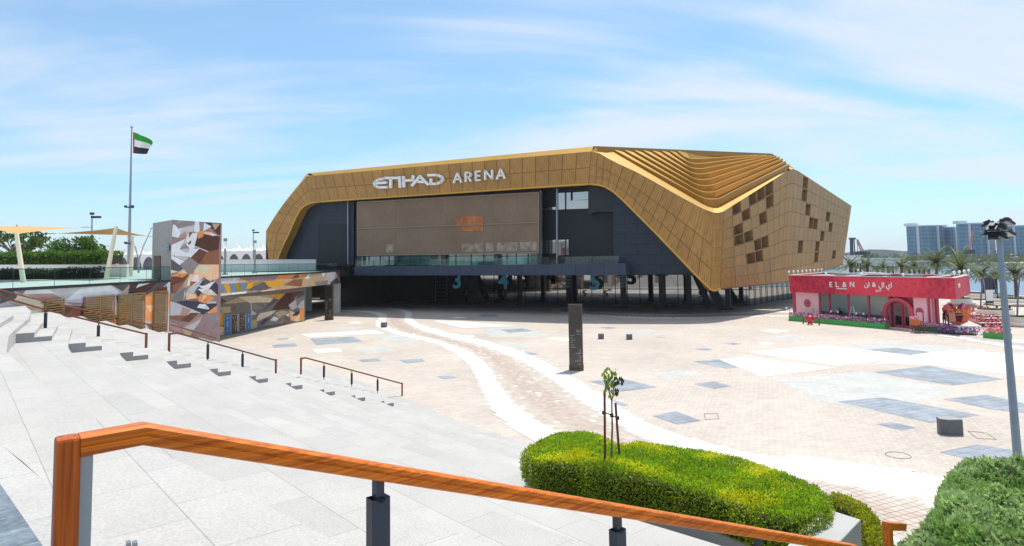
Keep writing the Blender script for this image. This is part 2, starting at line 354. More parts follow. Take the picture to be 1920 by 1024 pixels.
# ---- plaza coloured patches
def patch(px, key, h=0.004, name='paving_patch'):
    m = MB(); m.poly([G(x, y, h) for x, y in px])
    o = m.build(name, MT[key]); tag(o, kind='structure'); return o
GREY = [[(903,615),(940,611),(1030,627),(995,634),(905,628)], [(300,0)]]
lst = [
 ('grey_paver', 0.004, [[(1450,712),(1620,697),(1790,730),(1760,745),(1640,770),(1555,757)], [(1570,652),(1660,640),(1850,655),(1830,668),(1740,672)],
   [(1215,700),(1290,693),(1320,702),(1245,712)], [(1880,740),(1920,735),(1920,770),(1860,757)], [(700,628),(745,622),(800,640),(740,646)],
   [(665,655),(720,650),(745,657),(690,664)], [(903,618),(975,611),(1035,628),(1002,633),(920,632)], [(925,648),(975,643),(1005,650),(960,656)],
   [(1165,620),(1215,617),(1245,623),(1195,627)], [(1440,632),(1490,628),(1530,634),(1480,638)], [(615,616),(665,612),(690,615),(640,620)]]),
 ('slate', 0.008, [[(1224,780),(1268,771),(1315,789),(1270,796)], [(1299,678),(1349,674),(1410,686),(1362,691)], [(1106,715),(1166,710),(1233,726),(1164,734)],
   [(1125,754),(1153,751),(1180,759.5),(1160,762)], [(1570,753),(1655,745),(1837,778),(1745,793)], [(1768,748),(1850,740),(1925,757),(1925,775),(1860,768)],
   [(1640,698),(1740,686),(1882,711),(1785,723)], [(1620,656),(1680,652),(1742,660),(1700,667)], [(1644,795),(1672,791),(1718,802),(1690,807)],
   [(1762,848),(1830,833),(1925,848),(1925,862),(1830,864)], [(1300,720),(1340,715),(1372,724),(1340,729)], [(581,635),(662,631),(680,641),(594,647)],
   [(510,647),(553,643.5),(558,649),(513,652)], [(519,635),(540,633),(541,636),(521,637.5)], [(671,675),(708,672),(715,677),(680,679)],
   [(748,675),(790,673),(797,678),(762,681)], [(819,706),(845,704),(857,708),(832,711)], [(938,618),(979,616),(1001,621),(955,624)],
   [(979,662),(994,661),(1010,664),(991.6,666)], [(1357,644),(1375,642.5),(1390,645),(1375,646.5)], [(1302,654),(1322,652.5),(1337,655.5),(1322,657.5)],
   [(1122,614),(1142,613),(1157,615),(1140,616.5)], [(895,590),(930,589),(935,594),(905,595)]]),
 ('white_stone', 0.012, [[(1350,674.5),(1398,668),(1562,690),(1430,706.5)], [(1402,660),(1545,647),(1722,668),(1570,686)], [(1640,682),(1690,668),(1790,657),(1925,665),(1925,706),(1740,684)],
   [(565,627),(701,619),(722,625),(581,632)], [(586,655),(636,653),(642,659),(595,662)], [(1425,620),(1448,617),(1482,621),(1452,624)],
   [(1025,635),(1040,633),(1078,636),(1060,640)], [(1420,644),(1437,642),(1452,644.5),(1437,647)], [(868,630),(885,628.5),(892,631),(875,633)],
   [(812,601),(870,603),(965,611),(868,615)], [(653,604),(672,603),(680,606),(660,607)], [(842,596),(858,594),(878,595.5),(860,597.5)], [(1472,851),(1560,861),(1660,892),(1580,915),(1500,880)]]),
]
for key, h, ps in lst:
    for p in ps: patch(p, key, h)
# ---- winding paver bands made of individual cells
ax = Vector((-0.403, 0.915)).normalized(); bx = Vector((ax.y, -ax.x))
def resample(pl, n):
    pl = [Vector(p) for p in pl]; d = [0]
    for i in range(1, len(pl)): d.append(d[-1]+(pl[i]-pl[i-1]).length)
    out = []; j = 0
    for k in range(n):
        s = d[-1]*k/(n-1)
        while j < len(pl)-2 and d[j+1] < s: j += 1
        t = (s-d[j])/max(1e-9, d[j+1]-d[j]); out.append(pl[j].lerp(pl[j+1], min(1, max(0, t))))
    return out
def smooth(pl, it=3):
    pl = [Vector(p) for p in pl]
    for _ in range(it):
        q = [pl[0]]
        for i in range(len(pl)-1): q += [pl[i].lerp(pl[i+1], 0.25), pl[i].lerp(pl[i+1], 0.75)]
        q.append(pl[-1]); pl = q
    return pl
BL = [[(640,583),(690,585),(712,592),(706,604),(716,614),(735,625),(800,636),(850,652),(895,672),(925,700),(945,730),(975,770),(1025,800),(1060,830),(1300,930),(1560,1010),(1700,1060)],
      [(640,580),(690,581),(728,589),(722,602),(730,611),(750,622),(815,633),(870,646),(925,668),(955,692),(985,722),(1030,768),(1090,806),(1140,845),(1400,935),(1640,988),(1760,1020)]]
def gl(pl): return [Vector(G(x, y)[:2]) for x, y in pl]
outer = smooth(gl([(640,584),(680,585),(705,589),(712,595),(703,606),(707,614),(735,626),(790,637),(835,652),(868,672),(890,700),(905,740),(925,775),(975,815),(1060,850),(1300,930),(1560,1010),(1700,1060)]))
wl_in = smooth(gl([(640,581.5),(690,583),(720,587),(727,594),(721,604),(727,612),(750,623),(805,634),(855,648),(893,666),(920,690),(938,725),(972,765),(1030,806),(1120,845),(1340,920),(1600,985),(1750,1030)]))
wr_in = smooth(gl([(640,577),(700,577),(745,581),(763,588),(757,597),(765,607),(790,620),(840,633),(900,647),(960,668),(1005,692),(1050,724),(1100,758),(1160,800),(1240,835),(1340,868),(1440,890),(1560,905),(1700,935),(1900,985)]))
outer_r = smooth(gl([(640,575.5),(705,575),(755,579),(775,586),(770,595),(779,604),(803,614),(855,627),(920,641),(985,661),(1030,683),(1075,708),(1130,742),(1195,785),(1280,818),(1380,845),(1480,862),(1600,868),(1720,885),(1900,925)]))
NS = 320
A_, B_, C_, D_ = [resample(q, NS) for q in (outer, wl_in, wr_in, outer_r)]
def band_cells(strips, cell, h, name, maxd=400):
    grid = {}
    m = MB()
    for (P1, P2, cols, jit) in strips:
        for i in range(NS-1):
            q = [P1[i], P1[i+1], P2[i+1], P2[i]]
            us = [p.dot(ax) for p in q]; vs = [p.dot(bx) for p in q]
            if q[0].length > maxd: continue
            for iu in range(int(min(us)/cell)-1, int(max(us)/cell)+2):
                for iv in range(int(min(vs)/cell)-1, int(max(vs)/cell)+2):
                    u, v = (iu+0.5)*cell, (iv+0.5)*cell
                    c = ax*u+bx*v
                    # keep cells whose centre lies in the quad (with a jittered edge)
                    ok = True; s0 = 0
                    for k in range(4):
                        a, b = q[k], q[(k+1) % 4]; cr = (b.x-a.x)*(c.y-a.y)-(b.y-a.y)*(c.x-a.x)
                        if abs(cr) < 1e-9: continue
                        if s0 == 0: s0 = cr
                        elif cr*s0 < 0: ok = False; break
                    if ok and (iu, iv) not in grid: grid[(iu, iv)] = cols
    rnd = random.Random(5)
    keys = list(grid.items())
    for (iu, iv), cols in keys:
        r = rnd.random()
        jx, jy = iu, iv
        if r < 0.035: jx += rnd.choice((-2, -1, 1, 2))
        elif r < 0.06: jy += rnd.choice((-2, 2))
        if (jx, jy) != (iu, iv) and (jx, jy) in grid: cols = grid[(jx, jy)]
        elif (jx, jy) != (iu, iv): grid[(jx, jy)] = cols
        grid[(iu, iv)] = cols
    for (iu, iv), cols in grid.items():
        c = rnd.choice(cols); k = 0.93+0.12*rnd.random(); g = cell*0.03
        u0, u1, v0, v1 = iu*cell+g, (iu+1)*cell-g, iv*cell+g, (iv+1)*cell-g
        m.poly([(*(ax*u+bx*v), h) for u, v in ((u0, v0), (u1, v0), (u1, v1), (u0, v1))][::-1], None, (c[0]*k, c[1]*k, c[2]*k))
    return m
WH = [(0.80, 0.78, 0.72)]*9+[(0.62, 0.56, 0.49)]
PK = [(0.50, 0.405, 0.345), (0.47, 0.38, 0.32), (0.52, 0.43, 0.37), (0.46, 0.365, 0.31)]*9+[(0.75, 0.72, 0.66)]
PK2 = [(0.55, 0.475, 0.41), (0.51, 0.435, 0.37)]*9+[(0.78, 0.75, 0.68)]
def lerpl(P1, P2, t): return [a.lerp(b, t) for a, b in zip(P1, P2)]
m = band_cells([(A_, B_, WH, 1), (B_, lerpl(B_, C_, 0.25), PK2, 1), (lerpl(B_, C_, 0.25), lerpl(B_, C_, 0.7), PK, 1), (lerpl(B_, C_, 0.7), C_, PK2, 1), (C_, D_, WH, 1)], 0.27, 0.016, 'winding')
tag(m.build('winding_path', MT['pv_col']), kind='structure')
# far curved double band before the arena doors and the cafe
f1 = smooth(gl([(1085,575),(1040,577),(1030,582),(1055,588),(1120,594),(1220,599),(1330,598),(1480,592),(1560,603),(1700,619),(1925,658)]))
f2 = smooth(gl([(1090,576.5),(1052,578.5),(1046,583),(1070,587),(1130,592),(1225,596),(1335,595),(1480,589.5),(1570,600),(1700,615),(1925,652)]))
f3 = smooth(gl([(1100,579),(1080,580),(1080,583),(1100,586),(1160,589),(1240,592),(1340,590),(1480,584),(1590,597),(1720,611),(1925,645)]))
f4 = smooth(gl([(1105,580.5),(1092,582),(1098,584),(1120,585.5),(1170,587.5),(1245,590),(1345,588),(1480,581.5),(1600,594),(1740,608),(1925,640)]))
a1, a2, a3, a4 = [resample(q, NS) for q in (f1, f2, f3, f4)]
m = band_cells([(a1, a2, WH, 1), (a2, a3, [(0.44, 0.39, 0.35), (0.5, 0.45, 0.4)], 1), (a3, a4, WH, 1)], 0.4, 0.022, 'outer')
tag(m.build('curved_kerb_path', MT['pv_col']), kind='structure')
# ================= stepped granite terraces =================
NV = Vector((math.cos(NANG), math.sin(NANG))); MV = Vector((-NV.y, NV.x))
Q0, RUN, RISE, TOPZ, NSTEP = 0.4, 1.545, 0.4917, 5.9, 12
def qr(q, r, z=0.0): v = NV*q+MV*r; return Vector((v.x, v.y, z))
def wall_r(q): return (28.0+NV.x*q)/0.6494      # where the terraces meet the mural wall (x = -28)
RS = [-14, 1.2, 4.6, 31.0, 34.2, 999]
GK = [(-20, 0.5), (3, 0.5), (6.7, 0.1), (10, -0.35), (16, -0.75), (21, -0.9), (26, -0.6), (30, -0.1), (34, 0.45), (40, 0.95), (50, 1.2), (80, 1.3)]
def edge_g(r):
    for (a, x), (b, y) in zip(GK, GK[1:]):
        if r <= b: return x+(y-x)*(r-a)/(b-a)
    return GK[-1][1]
def edge_q(k, r): return Q0+RUN*k+edge_g(r)
sm = MB()
def strip(r0, r1, fine):
    for k in range(NSTEP):
        z = TOPZ-RISE*(k+1)                     # tread k lies after edge k
        subs = 3 if fine else 1
        nr = 6 if r1 < 900 and r1-r0 < 6 else 32
        for j in range(subs):
            zz_ = z+RISE*(subs-1-j)/subs
            for i in range(nr):
                def R_(q, f):
                    rr = r1 if r1 < 900 else 66.0
                    return r0+(rr-r0)*f
                f0, f1 = i/nr, (i+1)/nr
                cs = []
                for (jj, f) in ((j, f0), (j+1, f0), (j+1, f1), (j, f1)):
                    rr = R_(Q0+RUN*k, f); qa = edge_q(k, rr); qb = edge_q(k+1, rr)
                    q = qa+(qb-qa)*jj/subs; cs.append((q, R_(q, f)))
                (qa0, ra), (qb0, rb), (qb1, rc), (qa1, rd) = cs
                if k == NSTEP-1: zz_ = 0.035+0.0*j
                sm.poly([qr(qa0, ra, zz_), qr(qb0, rb, zz_), qr(qb1, rc, zz_), qr(qa1, rd, zz_)])
                zu = zz_+RISE/subs if not (k == NSTEP-1) else RISE if j == 0 else zz_+0.001
                if k == NSTEP-1 and j == 0: zu = TOPZ-RISE*(k)
                sm.poly([qr(qa1, rd, zz_), qr(qa1, rd, zu), qr(qa0, ra, zu), qr(qa0, ra, zz_)])
            if fine and j < 2 and k < NSTEP-1:
                for rr, sgn in ((r0, 1), (r1, -1)):
                    qa, qb = edge_q(k, rr)+(edge_q(k+1, rr)-edge_q(k, rr))*j/3, edge_q(k, rr)+(edge_q(k+1, rr)-edge_q(k, rr))*(j+1)/3
                    f = [qr(qa, rr, z), qr(qb, rr, z), qr(qb, rr, zz_), qr(qa, rr, zz_)]
                    sm.poly(f if sgn > 0 else f[::-1], MT['step_shade'] if sgn > 0 else None)  # only the near sides take the painted shade
strip(-14, 1.2, False); strip(1.2, 4.6, True); strip(4.6, 28.6, False); strip(28.6, 34.2, True); strip(34.2, 999, False)
for (ra, rb) in ((-14, 999),):
    rb0 = wall_r(edge_q(NSTEP, 40))
    pass
tag(sm.build('stone_steps', MT['step']), kind='structure')
tm = MB(); rt = wall_r(Q0)
tm.extr([qr(-9, -14, TOPZ+0.004), qr(.6, -14, TOPZ+0.004), qr(.56, 3, TOPZ+0.004), qr(.43, 4.8, TOPZ+0.004), qr(.27, 6.7, TOPZ+0.004), qr(-.1, 10, TOPZ+0.004), qr(-1.2, 20, TOPZ+0.004), qr(Q0-1.6, rt+1, TOPZ+0.004), qr(-9, rt+1, TOPZ+0.004)], (0, 0, -0.3))
tag(tm.build('terrace_paving', MT['terr_slate']), kind='structure')
tm = MB(); rl_ = [-14+ (rt+14)*i/40 for i in range(41)]
for a, b in zip(rl_, rl_[1:]): tm.poly([qr(Q0-2.2, a, TOPZ), qr(edge_q(0, a), a, TOPZ), qr(edge_q(0, b), b, TOPZ), qr(Q0-2.2, b, TOPZ)])
tag(tm.build('terrace_nosing', MT['step']), kind='structure')
def stepz(q, fine=False, r=0):
    q -= edge_g(r)
    if q < Q0: return TOPZ
    k = int((q-Q0)/RUN)
    if k >= NSTEP-1: return 0.04
    z = TOPZ-RISE*(k+1)
    if fine: z += RISE*(2-int(((q-Q0)/RUN-k)*3))/3
    return z
# ================= arena =================
FA, FB = Vector((-34.1, 108.9)), Vector((11.1, 86.0))
FD = (FB-FA).normalized()
CC = Vector((24.9, 79.0)); EE = Vector((41.6, 98.0)); HH = Vector((66.0, 130.0))
LL = FA-FD*11.5
D2 = (EE-CC).normalized(); D3 = (HH-EE).normalized()
def bez(a, c, b, n): return [a*(1-t)**2+c*2*t*(1-t)+b*t*t for t in [i/n for i in range(n+1)]]
PATH = [LL, CC-FD*4.5]+bez(CC-FD*4.5, CC, CC+D2*4.0, 10)[1:-1]+[CC+D2*4.0, EE-D2*2.2]+bez(EE-D2*2.2, EE, EE+D3*2.2, 6)[1:-1]+[EE+D3*2.2, HH+D3*6]
PN = []
def onpath(px, py, off=0.0):
    d = ray(px, py)
    best = None
    for i in range(len(PATH)-1):
        a, b = PATH[i], PATH[i+1]; e = b-a; n = Vector((e.y, -e.x)).normalized()
        if n.dot(a) > 0: n = -n
        den = n.x*d.x+n.y*d.y
        if abs(den) < 1e-9: continue
        t = n.dot(a+n*off)/den; p = EYEV+d*t; s = (Vector((p.x, p.y))-a-n*off).dot(e)/e.length_squared
        lo = -0.02 if i else -9; hi = 1.02 if i < len(PATH)-2 else 9
        if t > 0 and lo <= s <= hi:
            q = (abs(s-0.5), p, n)
            if best is None or q[0] < best[0]: best = q
    return best[1], Vector((best[2].x, best[2].y, 0))
arena = thing('arena', 'angular gold clad arena with dark glass entrance and white lettering across its front', 'arena', (24.9, 90, 0))
class Skin:
    def __init__(s): s.p = MB(); s.b = MB(); s.rm = mat('recess_bronze', (0.27, 0.16, 0.065), 0.6, 0.1)
    def cell(s, q, hole=False, uv=None, tone=1.0):
        # q: four (px,py): outer-left, outer-right, inner-right, inner-left
        P3 = [onpath(*c) for c in q]; pts = [a for a, _ in P3]; n = sum((b for _, b in P3), Vector((0, 0, 0))).normalized()
        c = sum(pts, Vector((0, 0, 0)))/4
        w_ = max(0.5, (pts[1]-pts[0]).length); h_ = max(0.5, (pts[3]-pts[0]).length)
        if not hole:
            g = min(0.035, w_*0.03)
            ip = []
            for i, p in enumerate(pts):
                d = c-p; ip.append(p+d.normalized()*g*1.4)
            base = [p for p in ip]; top = [p+n*0.07 for p in ip]
            us = [p.dot(Vector((FD.x, FD.y, 0))) for p in top]
            uvv = [((0 if k in (0, 3) else w_), (h_ if k < 2 else 0)) for k in range(4)]
            k = tone*(0.93+0.14*random.random())
            s.p.poly(top, None, (k, k*0.99, k*0.97), uvv)
            for i in range(4):
                j = (i+1) % 4; s.p.poly([base[i], base[j], top[j], top[i]], None, (0.8, 0.8, 0.8), uvv)
            s.b.poly([p-n*0.02 for p in pts])
        else:
            g = 0.12; ip = [p+(c-p).normalized()*g for p in pts]; back = [p-n*0.85 for p in ip]
            r_ = MB(); r_.poly(back)
            for i in range(4):
                j = (i+1) % 4; r_.poly([ip[j], ip[i], back[i], back[j]])
            r_.build('recessed_opening', s.rm, arena)
            for i in range(4):
                j = (i+1) % 4; s.p.poly([pts[i]+n*0.03, pts[j]+n*0.03, ip[j]+n*0.03, ip[i]+n*0.03], None, (0.9, 0.9, 0.9), [(0, 0), (1, 0), (1, 1), (0, 1)])
sk = Skin()
def lerp2(a, b, t): return (a[0]+(b[0]-a[0])*t, a[1]+(b[1]-a[1])*t)
def pl_at(pl, t):
    x = t*(len(pl)-1); i = min(int(x), len(pl)-2); return lerp2(pl[i], pl[i+1], x-i)
random.seed(11)
# left arm
LO = [(504,487),(501,460),(499,434),(515,407),(532,383),(548,363),(563,345),(576,331),(588,329.8)]
LI = [(521,487),(531,463),(542,440),(554,412),(564,393),(572,386),(580,382),(590,379.2),(603,378)]
def loft(O, I, n, rows, holes=(), sub=1, tone=1.0):
    N_ = n
    for i in range(N_):
        t0, t1 = i/N_, (i+1)/N_
        o0, o1, i0, i1 = pl_at(O, t0), pl_at(O, t1), pl_at(I, t0), pl_at(I, t1)
        for j in range(len(rows)-1):
            a, b = rows[j], rows[j+1]
            q = [lerp2(o0, i0, a), lerp2(o1, i1, a), lerp2(o1, i1, b), lerp2(o0, i0, b)]
            cxp = sum(p[0] for p in q)/4; cyp = sum(p[1] for p in q)/4
            sk.cell(q, hole=(i, j) in holes, tone=tone)
loft(LO, LI, 12, [0, 0.5, 1])
# front band, equal spacing in metres
fp = VP(FA, FB)
def band_px():
    a = fp.at(588, 329.8); b = fp.at(1109.5, 284); a2 = fp.at(603, 378); b2 = fp.at(1104, 345)
    n = 24; out = []
    for i in range(n+1):
        t = i/n; out.append((proj(a.lerp(b, t)), proj(a2.lerp(b2, t))))
    return out
bp_ = band_px()
O = [x for x, _ in bp_]; I = [y for _, y in bp_]
loft(O, I, 24, [0, 0.5, 1])
# shoulder and right arm down to the V
AO = [(1109.5,284),(1124,288),(1139,297),(1165,310),(1193,323),(1219,337),(1241.5,350),(1264,363),(1288,376),(1311,388.5),(1323,394),(1337,399)]
AI = [(1104,345),(1121,346),(1135,349),(1150,357),(1169,372),(1189.5,391),(1210,411),(1230,431),(1250,451),(1272,474),(1300,508),(1332,543)]
AI = [(1104,345),(1121,346.5),(1135,350),(1150,359),(1170,377),(1190,397),(1211,418),(1231,438),(1252,460),(1274,483),(1302,513),(1332,543)]
loft(AO, AI, 14, [0, 0.42, 0.74, 1], tone=1.0)
# V turn
loft([(1337,399),(1345,400),(1356,397)], [(1332,543),(1339,545),(1350,541)], 3, [0, 0.22, 0.45, 0.7, 1])
# face with square recesses
O2 = [(1356,397),(1381,381),(1405,366),(1430,350),(1455,334),(1476,320.5)]
I2 = [(1350,541),(1378,538),(1403,536),(1425,534),(1448,532),(1462,530.5)]
rows8 = [i/8 for i in range(9)]
zc = lambda l: [(1250+x/3.657, 260+y/3.657) for x, y in l]
HC2 = zc([(665,360),(720,325),(698,425),(660,545),(565,430),(500,470),(517,545),(462,600),(522,650),(460,690),(585,695),(667,715),(545,815),(630,835)])
def near_holes(O, I, n, rows, cs):
    hs = set()
    for c in cs:
        best = None
        for i in range(n):
            for j in range(len(rows)-1):
                q = lerp2(pl_at(O, (i+.5)/n), pl_at(I, (i+.5)/n), (rows[j]+rows[j+1])/2)
                d = (q[0]-c[0])**2+(q[1]-c[1])**2
                if (best is None or d < best[0]) and (i, j) not in hs: best = (d, (i, j))
        hs.add(best[1])
    return hs
# shear the columns as on the building
I2s = [(1350,541),(1396,536.5),(1426,534),(1444,532.3),(1455,531.2),(1462,530.5)]
loft(O2, I2s, 8, rows8, near_holes(O2, I2s, 8, rows8, HC2))
# ridge
O3 = [(1476,320.5),(1482,318),(1490,318),(1497,321)]; I3 = [(1462,530.5),(1468,530),(1475,529),(1482,527.5)]
loft(O3, I3, 3, rows8)
O4 = [(1497,321),(1596,386)]; I4 = [(1482,527.5),(1580,495)]
HC4 = zc([(950,300),(957,385),(960,480),(975,580),(1010,590),(1102,550),(1105,630),(1068,695),(1033,760),(910,715),(1137,795),(1040,835)])
def loft4():
    n = 14
    a, b = onpath(*O4[0])[0], onpath(*O4[1])[0]; c, d = onpath(*I4[0])[0], onpath(*I4[1])[0]
    O = [proj(a.lerp(b, i/n)) for i in range(n+1)]; I = [proj(c.lerp(d, i/n)) for i in range(n+1)]
    loft(O, I, n, rows8, near_holes(O, I, n, rows8, HC4))
loft4()
sk.p.build('gold_cladding', MT['gold'], arena)
sk.b.build('cladding_backing', MT['gold_d'], arena)
# inner lip (soffit return) along the opening
def lip(pl, depth, name, mt, w0=0.0):
    m = MB()
    for i in range(len(pl)-1):
        (a, n0), (b, n1) = onpath(*pl[i]), onpath(*pl[i+1])
        m.poly([a+n0*0.07, b+n1*0.07, b-n1*depth, a-n0*depth], None, (1, 1, 1), [(0, 0)]*4)
    return m
inner = LI+I[:0]+[y for _, y in bp_]+AI+[(1339,545),(1350,541)]
m = lip(inner, 1.6, 'lip', None); m.build('opening_lip', MT['gold_b'], arena)
# proud gold bead round the opening
m = MB(); pts3 = [onpath(*p)[0]+onpath(*p)[1]*0.05 for p in inner]
m.tube(pts3, 0.16, 6); m.build('opening_bead', MT['gold_b'], arena)
m = MB(); low = [(1339,545),(1350,541)]+I2s[1:]+I3[1:]+[I4[1]]
m.tube([onpath(*p)[0] for p in low], 0.12, 6); m.build('lower_bead', MT['gold_d'], arena)
# top chamfer over the front band and arms
m = MB()
sil = [(499,432),(515,405),(532,381),(548,360.5),(563,342.5),(574,327)]
low_ = [(499,434),(515,407),(532,383),(548,363),(563,345),(576,331)]
def ang(px, py, back): 
    p, n = onpath(px, py); q = P(px, py, p.y+back); return q
for a, b, c, d in zip(sil, sil[1:], low_, low_[1:]):
    m.poly([onpath(*c)[0], onpath(*d)[0], ang(*b, 1.2), ang(*a, 1.2)], None, (1, 1, 1), [(0, 0)]*4)
topf = [x for x, _ in bp_]
m.poly([onpath(576, 331)[0], onpath(588, 329.8)[0], ang(574, 327, 1.6)+Vector((1.2,0,.12)), ang(574, 327, 1.2)], None, (1, 1, 1), [(0, 0)]*4)
tops = [proj(P(574, 327, 110)), ]
ta, tb = ang(574, 327, 1.6), ang(1117, 274, 2.2)
for i in range(24):
    p0, p1 = onpath(*topf[i])[0]+Vector((0, 0, 0)), onpath(*topf[i+1])[0]
    q0, q1 = ta.lerp(tb, i/24), ta.lerp(tb, (i+1)/24)
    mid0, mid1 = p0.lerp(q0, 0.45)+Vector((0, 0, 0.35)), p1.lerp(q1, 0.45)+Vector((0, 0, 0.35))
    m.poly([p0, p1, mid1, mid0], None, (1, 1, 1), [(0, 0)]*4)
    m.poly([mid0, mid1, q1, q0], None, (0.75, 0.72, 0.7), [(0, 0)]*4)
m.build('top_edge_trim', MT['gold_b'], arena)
# roof line fascia to the right of the peak
T1 = ang(1117, 274, 2.2); T2 = P(1447, 288, 104.0)
T1b = ang(1117, 285, 2.2)
m = MB()
e_low = P(1447, 296, 104.0)
T1l = P(1122, 285, T1.y)
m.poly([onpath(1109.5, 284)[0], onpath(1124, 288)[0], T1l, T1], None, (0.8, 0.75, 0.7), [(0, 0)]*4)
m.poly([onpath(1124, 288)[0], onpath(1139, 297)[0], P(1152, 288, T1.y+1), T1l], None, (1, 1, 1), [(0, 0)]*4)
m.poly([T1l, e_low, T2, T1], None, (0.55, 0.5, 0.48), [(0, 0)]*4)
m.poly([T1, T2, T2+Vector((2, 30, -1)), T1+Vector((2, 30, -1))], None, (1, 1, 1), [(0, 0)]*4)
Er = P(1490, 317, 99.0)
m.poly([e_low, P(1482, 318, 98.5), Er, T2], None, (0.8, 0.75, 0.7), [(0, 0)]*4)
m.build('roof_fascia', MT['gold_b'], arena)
# stepped roof: nested V contours with risers tinted as shaded and sloping treads tinted as sunlit
def corner(a, v, b, r=0.26, n=9):
    a, v, b = Vector(a), Vector(v), Vector(b)
    ra = min(0.9, 1.9/(v-a).length); rb = min(0.9, 1.9/(b-v).length)
    p, q = v.lerp(a, ra), v.lerp(b, rb)
    na = 12
    out = [a.lerp(p, i/na) for i in range(na)]+[p*(1-t)**2+v*2*t*(1-t)+q*t*t for t in [i/n for i in range(n+1)]]+[q.lerp(b, (i+1)/na) for i in range(na)]
    return out
NC = 9
V0 = onpath(1345, 401)[0]
cont = []
Lx = [1110, 1152, 1171, 1189, 1206, 1223, 1240, 1256, 1270, 1290]
tl = (T2-T1)
def on_T(px, py):
    d = ray(px, py); a2 = Vector((T1.x, T1.y)); e = Vector((tl.x, tl.y)).normalized(); n = Vector((e.y, -e.x))
    t = n.dot(a2)/(n.x*d.x+n.y*d.y); return EYEV+d*(t*0.999)
Vtop = P(1297, 300.5, 95.5)
Rpx = [(1478,319.5),(1479,316),(1473,309),(1467,303.5),(1461,299),(1455,296),(1447,294),(1436,293.5),(1424,293.5),(1410,293.5)]
outer0 = [onpath(*p)[0] for p in AO[1:]+[(1345,400),(1356,397)]+O2[1:]]
oo = resample([p for p in outer0], 60)
def ivy(i):
    t = (i/NC)**0.92; return V0.lerp(Vtop, t)
for i in range(NC+1):
    if i == 0: cont.append([p+Vector((0, 0, 0.02)) for p in oo]); continue
    Lp = on_T(Lx[i], 285+2.0*i/NC); Vp = ivy(i); Rp = P(*Rpx[i], 99.0+4.5*i/NC)
    # sagging vertex so that the drawn curve passes through Vp
    cont.append(resample(corner(Lp, Vp+Vector((0, 0, -0.6+0.05*i)), Rp), 60))
m = MB(); mr_ = MB()
for i in range(NC):
    a, b = cont[i], cont[i+1]
    for k in range(59):
        def top(k_):
            if i == 0: return a[k_]
            dz = abs(b[k_].z-a[k_].z) if i < NC else 0
            return a[k_]+Vector((0.05, -0.12, min(1.15, 0.22+0.78*dz)))
        t0, t1 = top(k), top(k+1)
        e0, e1 = t0+Vector((0, -0.05, -0.12)), t1+Vector((0, -0.05, -0.12))
        if i > 0:
            m.poly([e0, e1, t1, t0], None, (1.5, 1.45, 1.3), [(0, 0)]*4)  # bright lip colour paints a sun highlight along the tread edge
            mr_.poly([a[k], a[k+1], e1, e0], None, (0.55, 0.5, 0.45), [(0, 0)]*4)  # riser shade put into the colour
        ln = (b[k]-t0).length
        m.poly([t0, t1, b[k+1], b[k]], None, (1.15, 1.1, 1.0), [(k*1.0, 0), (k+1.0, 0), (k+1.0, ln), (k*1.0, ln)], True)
# topmost plateau up to the fascia
a = cont[NC]
top3 = [on_T(1290, 287).lerp(P(1420, 293, 103.6), k/59) for k in range(60)]
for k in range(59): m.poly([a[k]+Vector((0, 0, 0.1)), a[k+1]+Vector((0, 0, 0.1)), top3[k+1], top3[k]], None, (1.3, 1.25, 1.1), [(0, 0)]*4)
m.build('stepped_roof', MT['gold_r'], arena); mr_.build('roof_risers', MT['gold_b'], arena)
# top ledge on the right wing and roof behind
m = MB()
hA, hB = onpath(1490, 318)[0], onpath(1596, 386)[0]
Rb = Vector((-0.75, 0.66, 0))
bk = [Vector((20, 165, 15)), Vector((-25, 170, 15))]
m.poly([T2, hA, hB, Vector((62, 175, 12)), bk[0]], None, (1, 1, 1), [(0, 0)]*5)
m.poly([ta, tb, T2, bk[0], bk[1]], None, (1, 1, 1), [(0, 0)]*5)
m.poly([ta, bk[1], Vector((-30, 165, 5))], None, (1, 1, 1), [(0, 0)]*3)
pL = onpath(499, 434)[0]
m.poly([ta, bk[1], Vector((-25, 170, 5)), Vector((pL.x, pL.y, 0.2)), pL], None, (1, 1, 1), [(0, 0)]*5)
hBl = onpath(1580, 495)[0]
m.poly([hB, hBl, Vector((62, 175, 5)), Vector((62, 175, 12))], None, (1, 1, 1), [(0, 0)]*4)
m.poly([Vector((62, 175, 12)), Vector((62, 175, 0)), Vector((-25, 170, 0)), bk[1], bk[0]], None, (1, 1, 1), [(0, 0)]*5)
m.build('roof', MT['gold_r'], arena)
# ---- dark facade behind the opening
WPn = VP(FA, FB, -1.7)
zs = 5.5
def plank(pl, pts, thick, mt, name, par=arena, off=0.0, mb=None):
    m = mb or MB(); m.extr([pl.at(x, y, off) for x, y in pts], -pl.n3*thick)
    if mb is None: return m.build(name, mt, par)
# wall material oriented to the facade plane
FROT = math.atan2(FD.y, FD.x)
def wallbrick(name, c1, c2, cm, bw, bh, mo, rough=0.5, dirv=FD, off=0.5, nz=0.1, spec=0.4):
    m = brick(name, c1, c2, cm, 0, bw, bh, mo, rough, nz, 0.3, off, spec=spec); t = m.node_tree
    mpn = [n for n in t.nodes if n.type == 'MAPPING'][0]; geo = [n for n in t.nodes if n.type == 'NEW_GEOMETRY'][0]
    dt = t.nodes.new('ShaderNodeVectorMath'); dt.operation = 'DOT_PRODUCT'; dt.inputs[1].default_value = (dirv.x, dirv.y, 0)
    sp = t.nodes.new('ShaderNodeSeparateXYZ'); cb = t.nodes.new('ShaderNodeCombineXYZ')
    t.links.new(geo.outputs['Position'], dt.inputs[0]); t.links.new(geo.outputs['Position'], sp.inputs[0])
    t.links.new(dt.outputs['Value'], cb.inputs[0]); t.links.new(sp.outputs[2], cb.inputs[1]); t.links.new(cb.outputs[0], mpn.inputs[0])
    return m
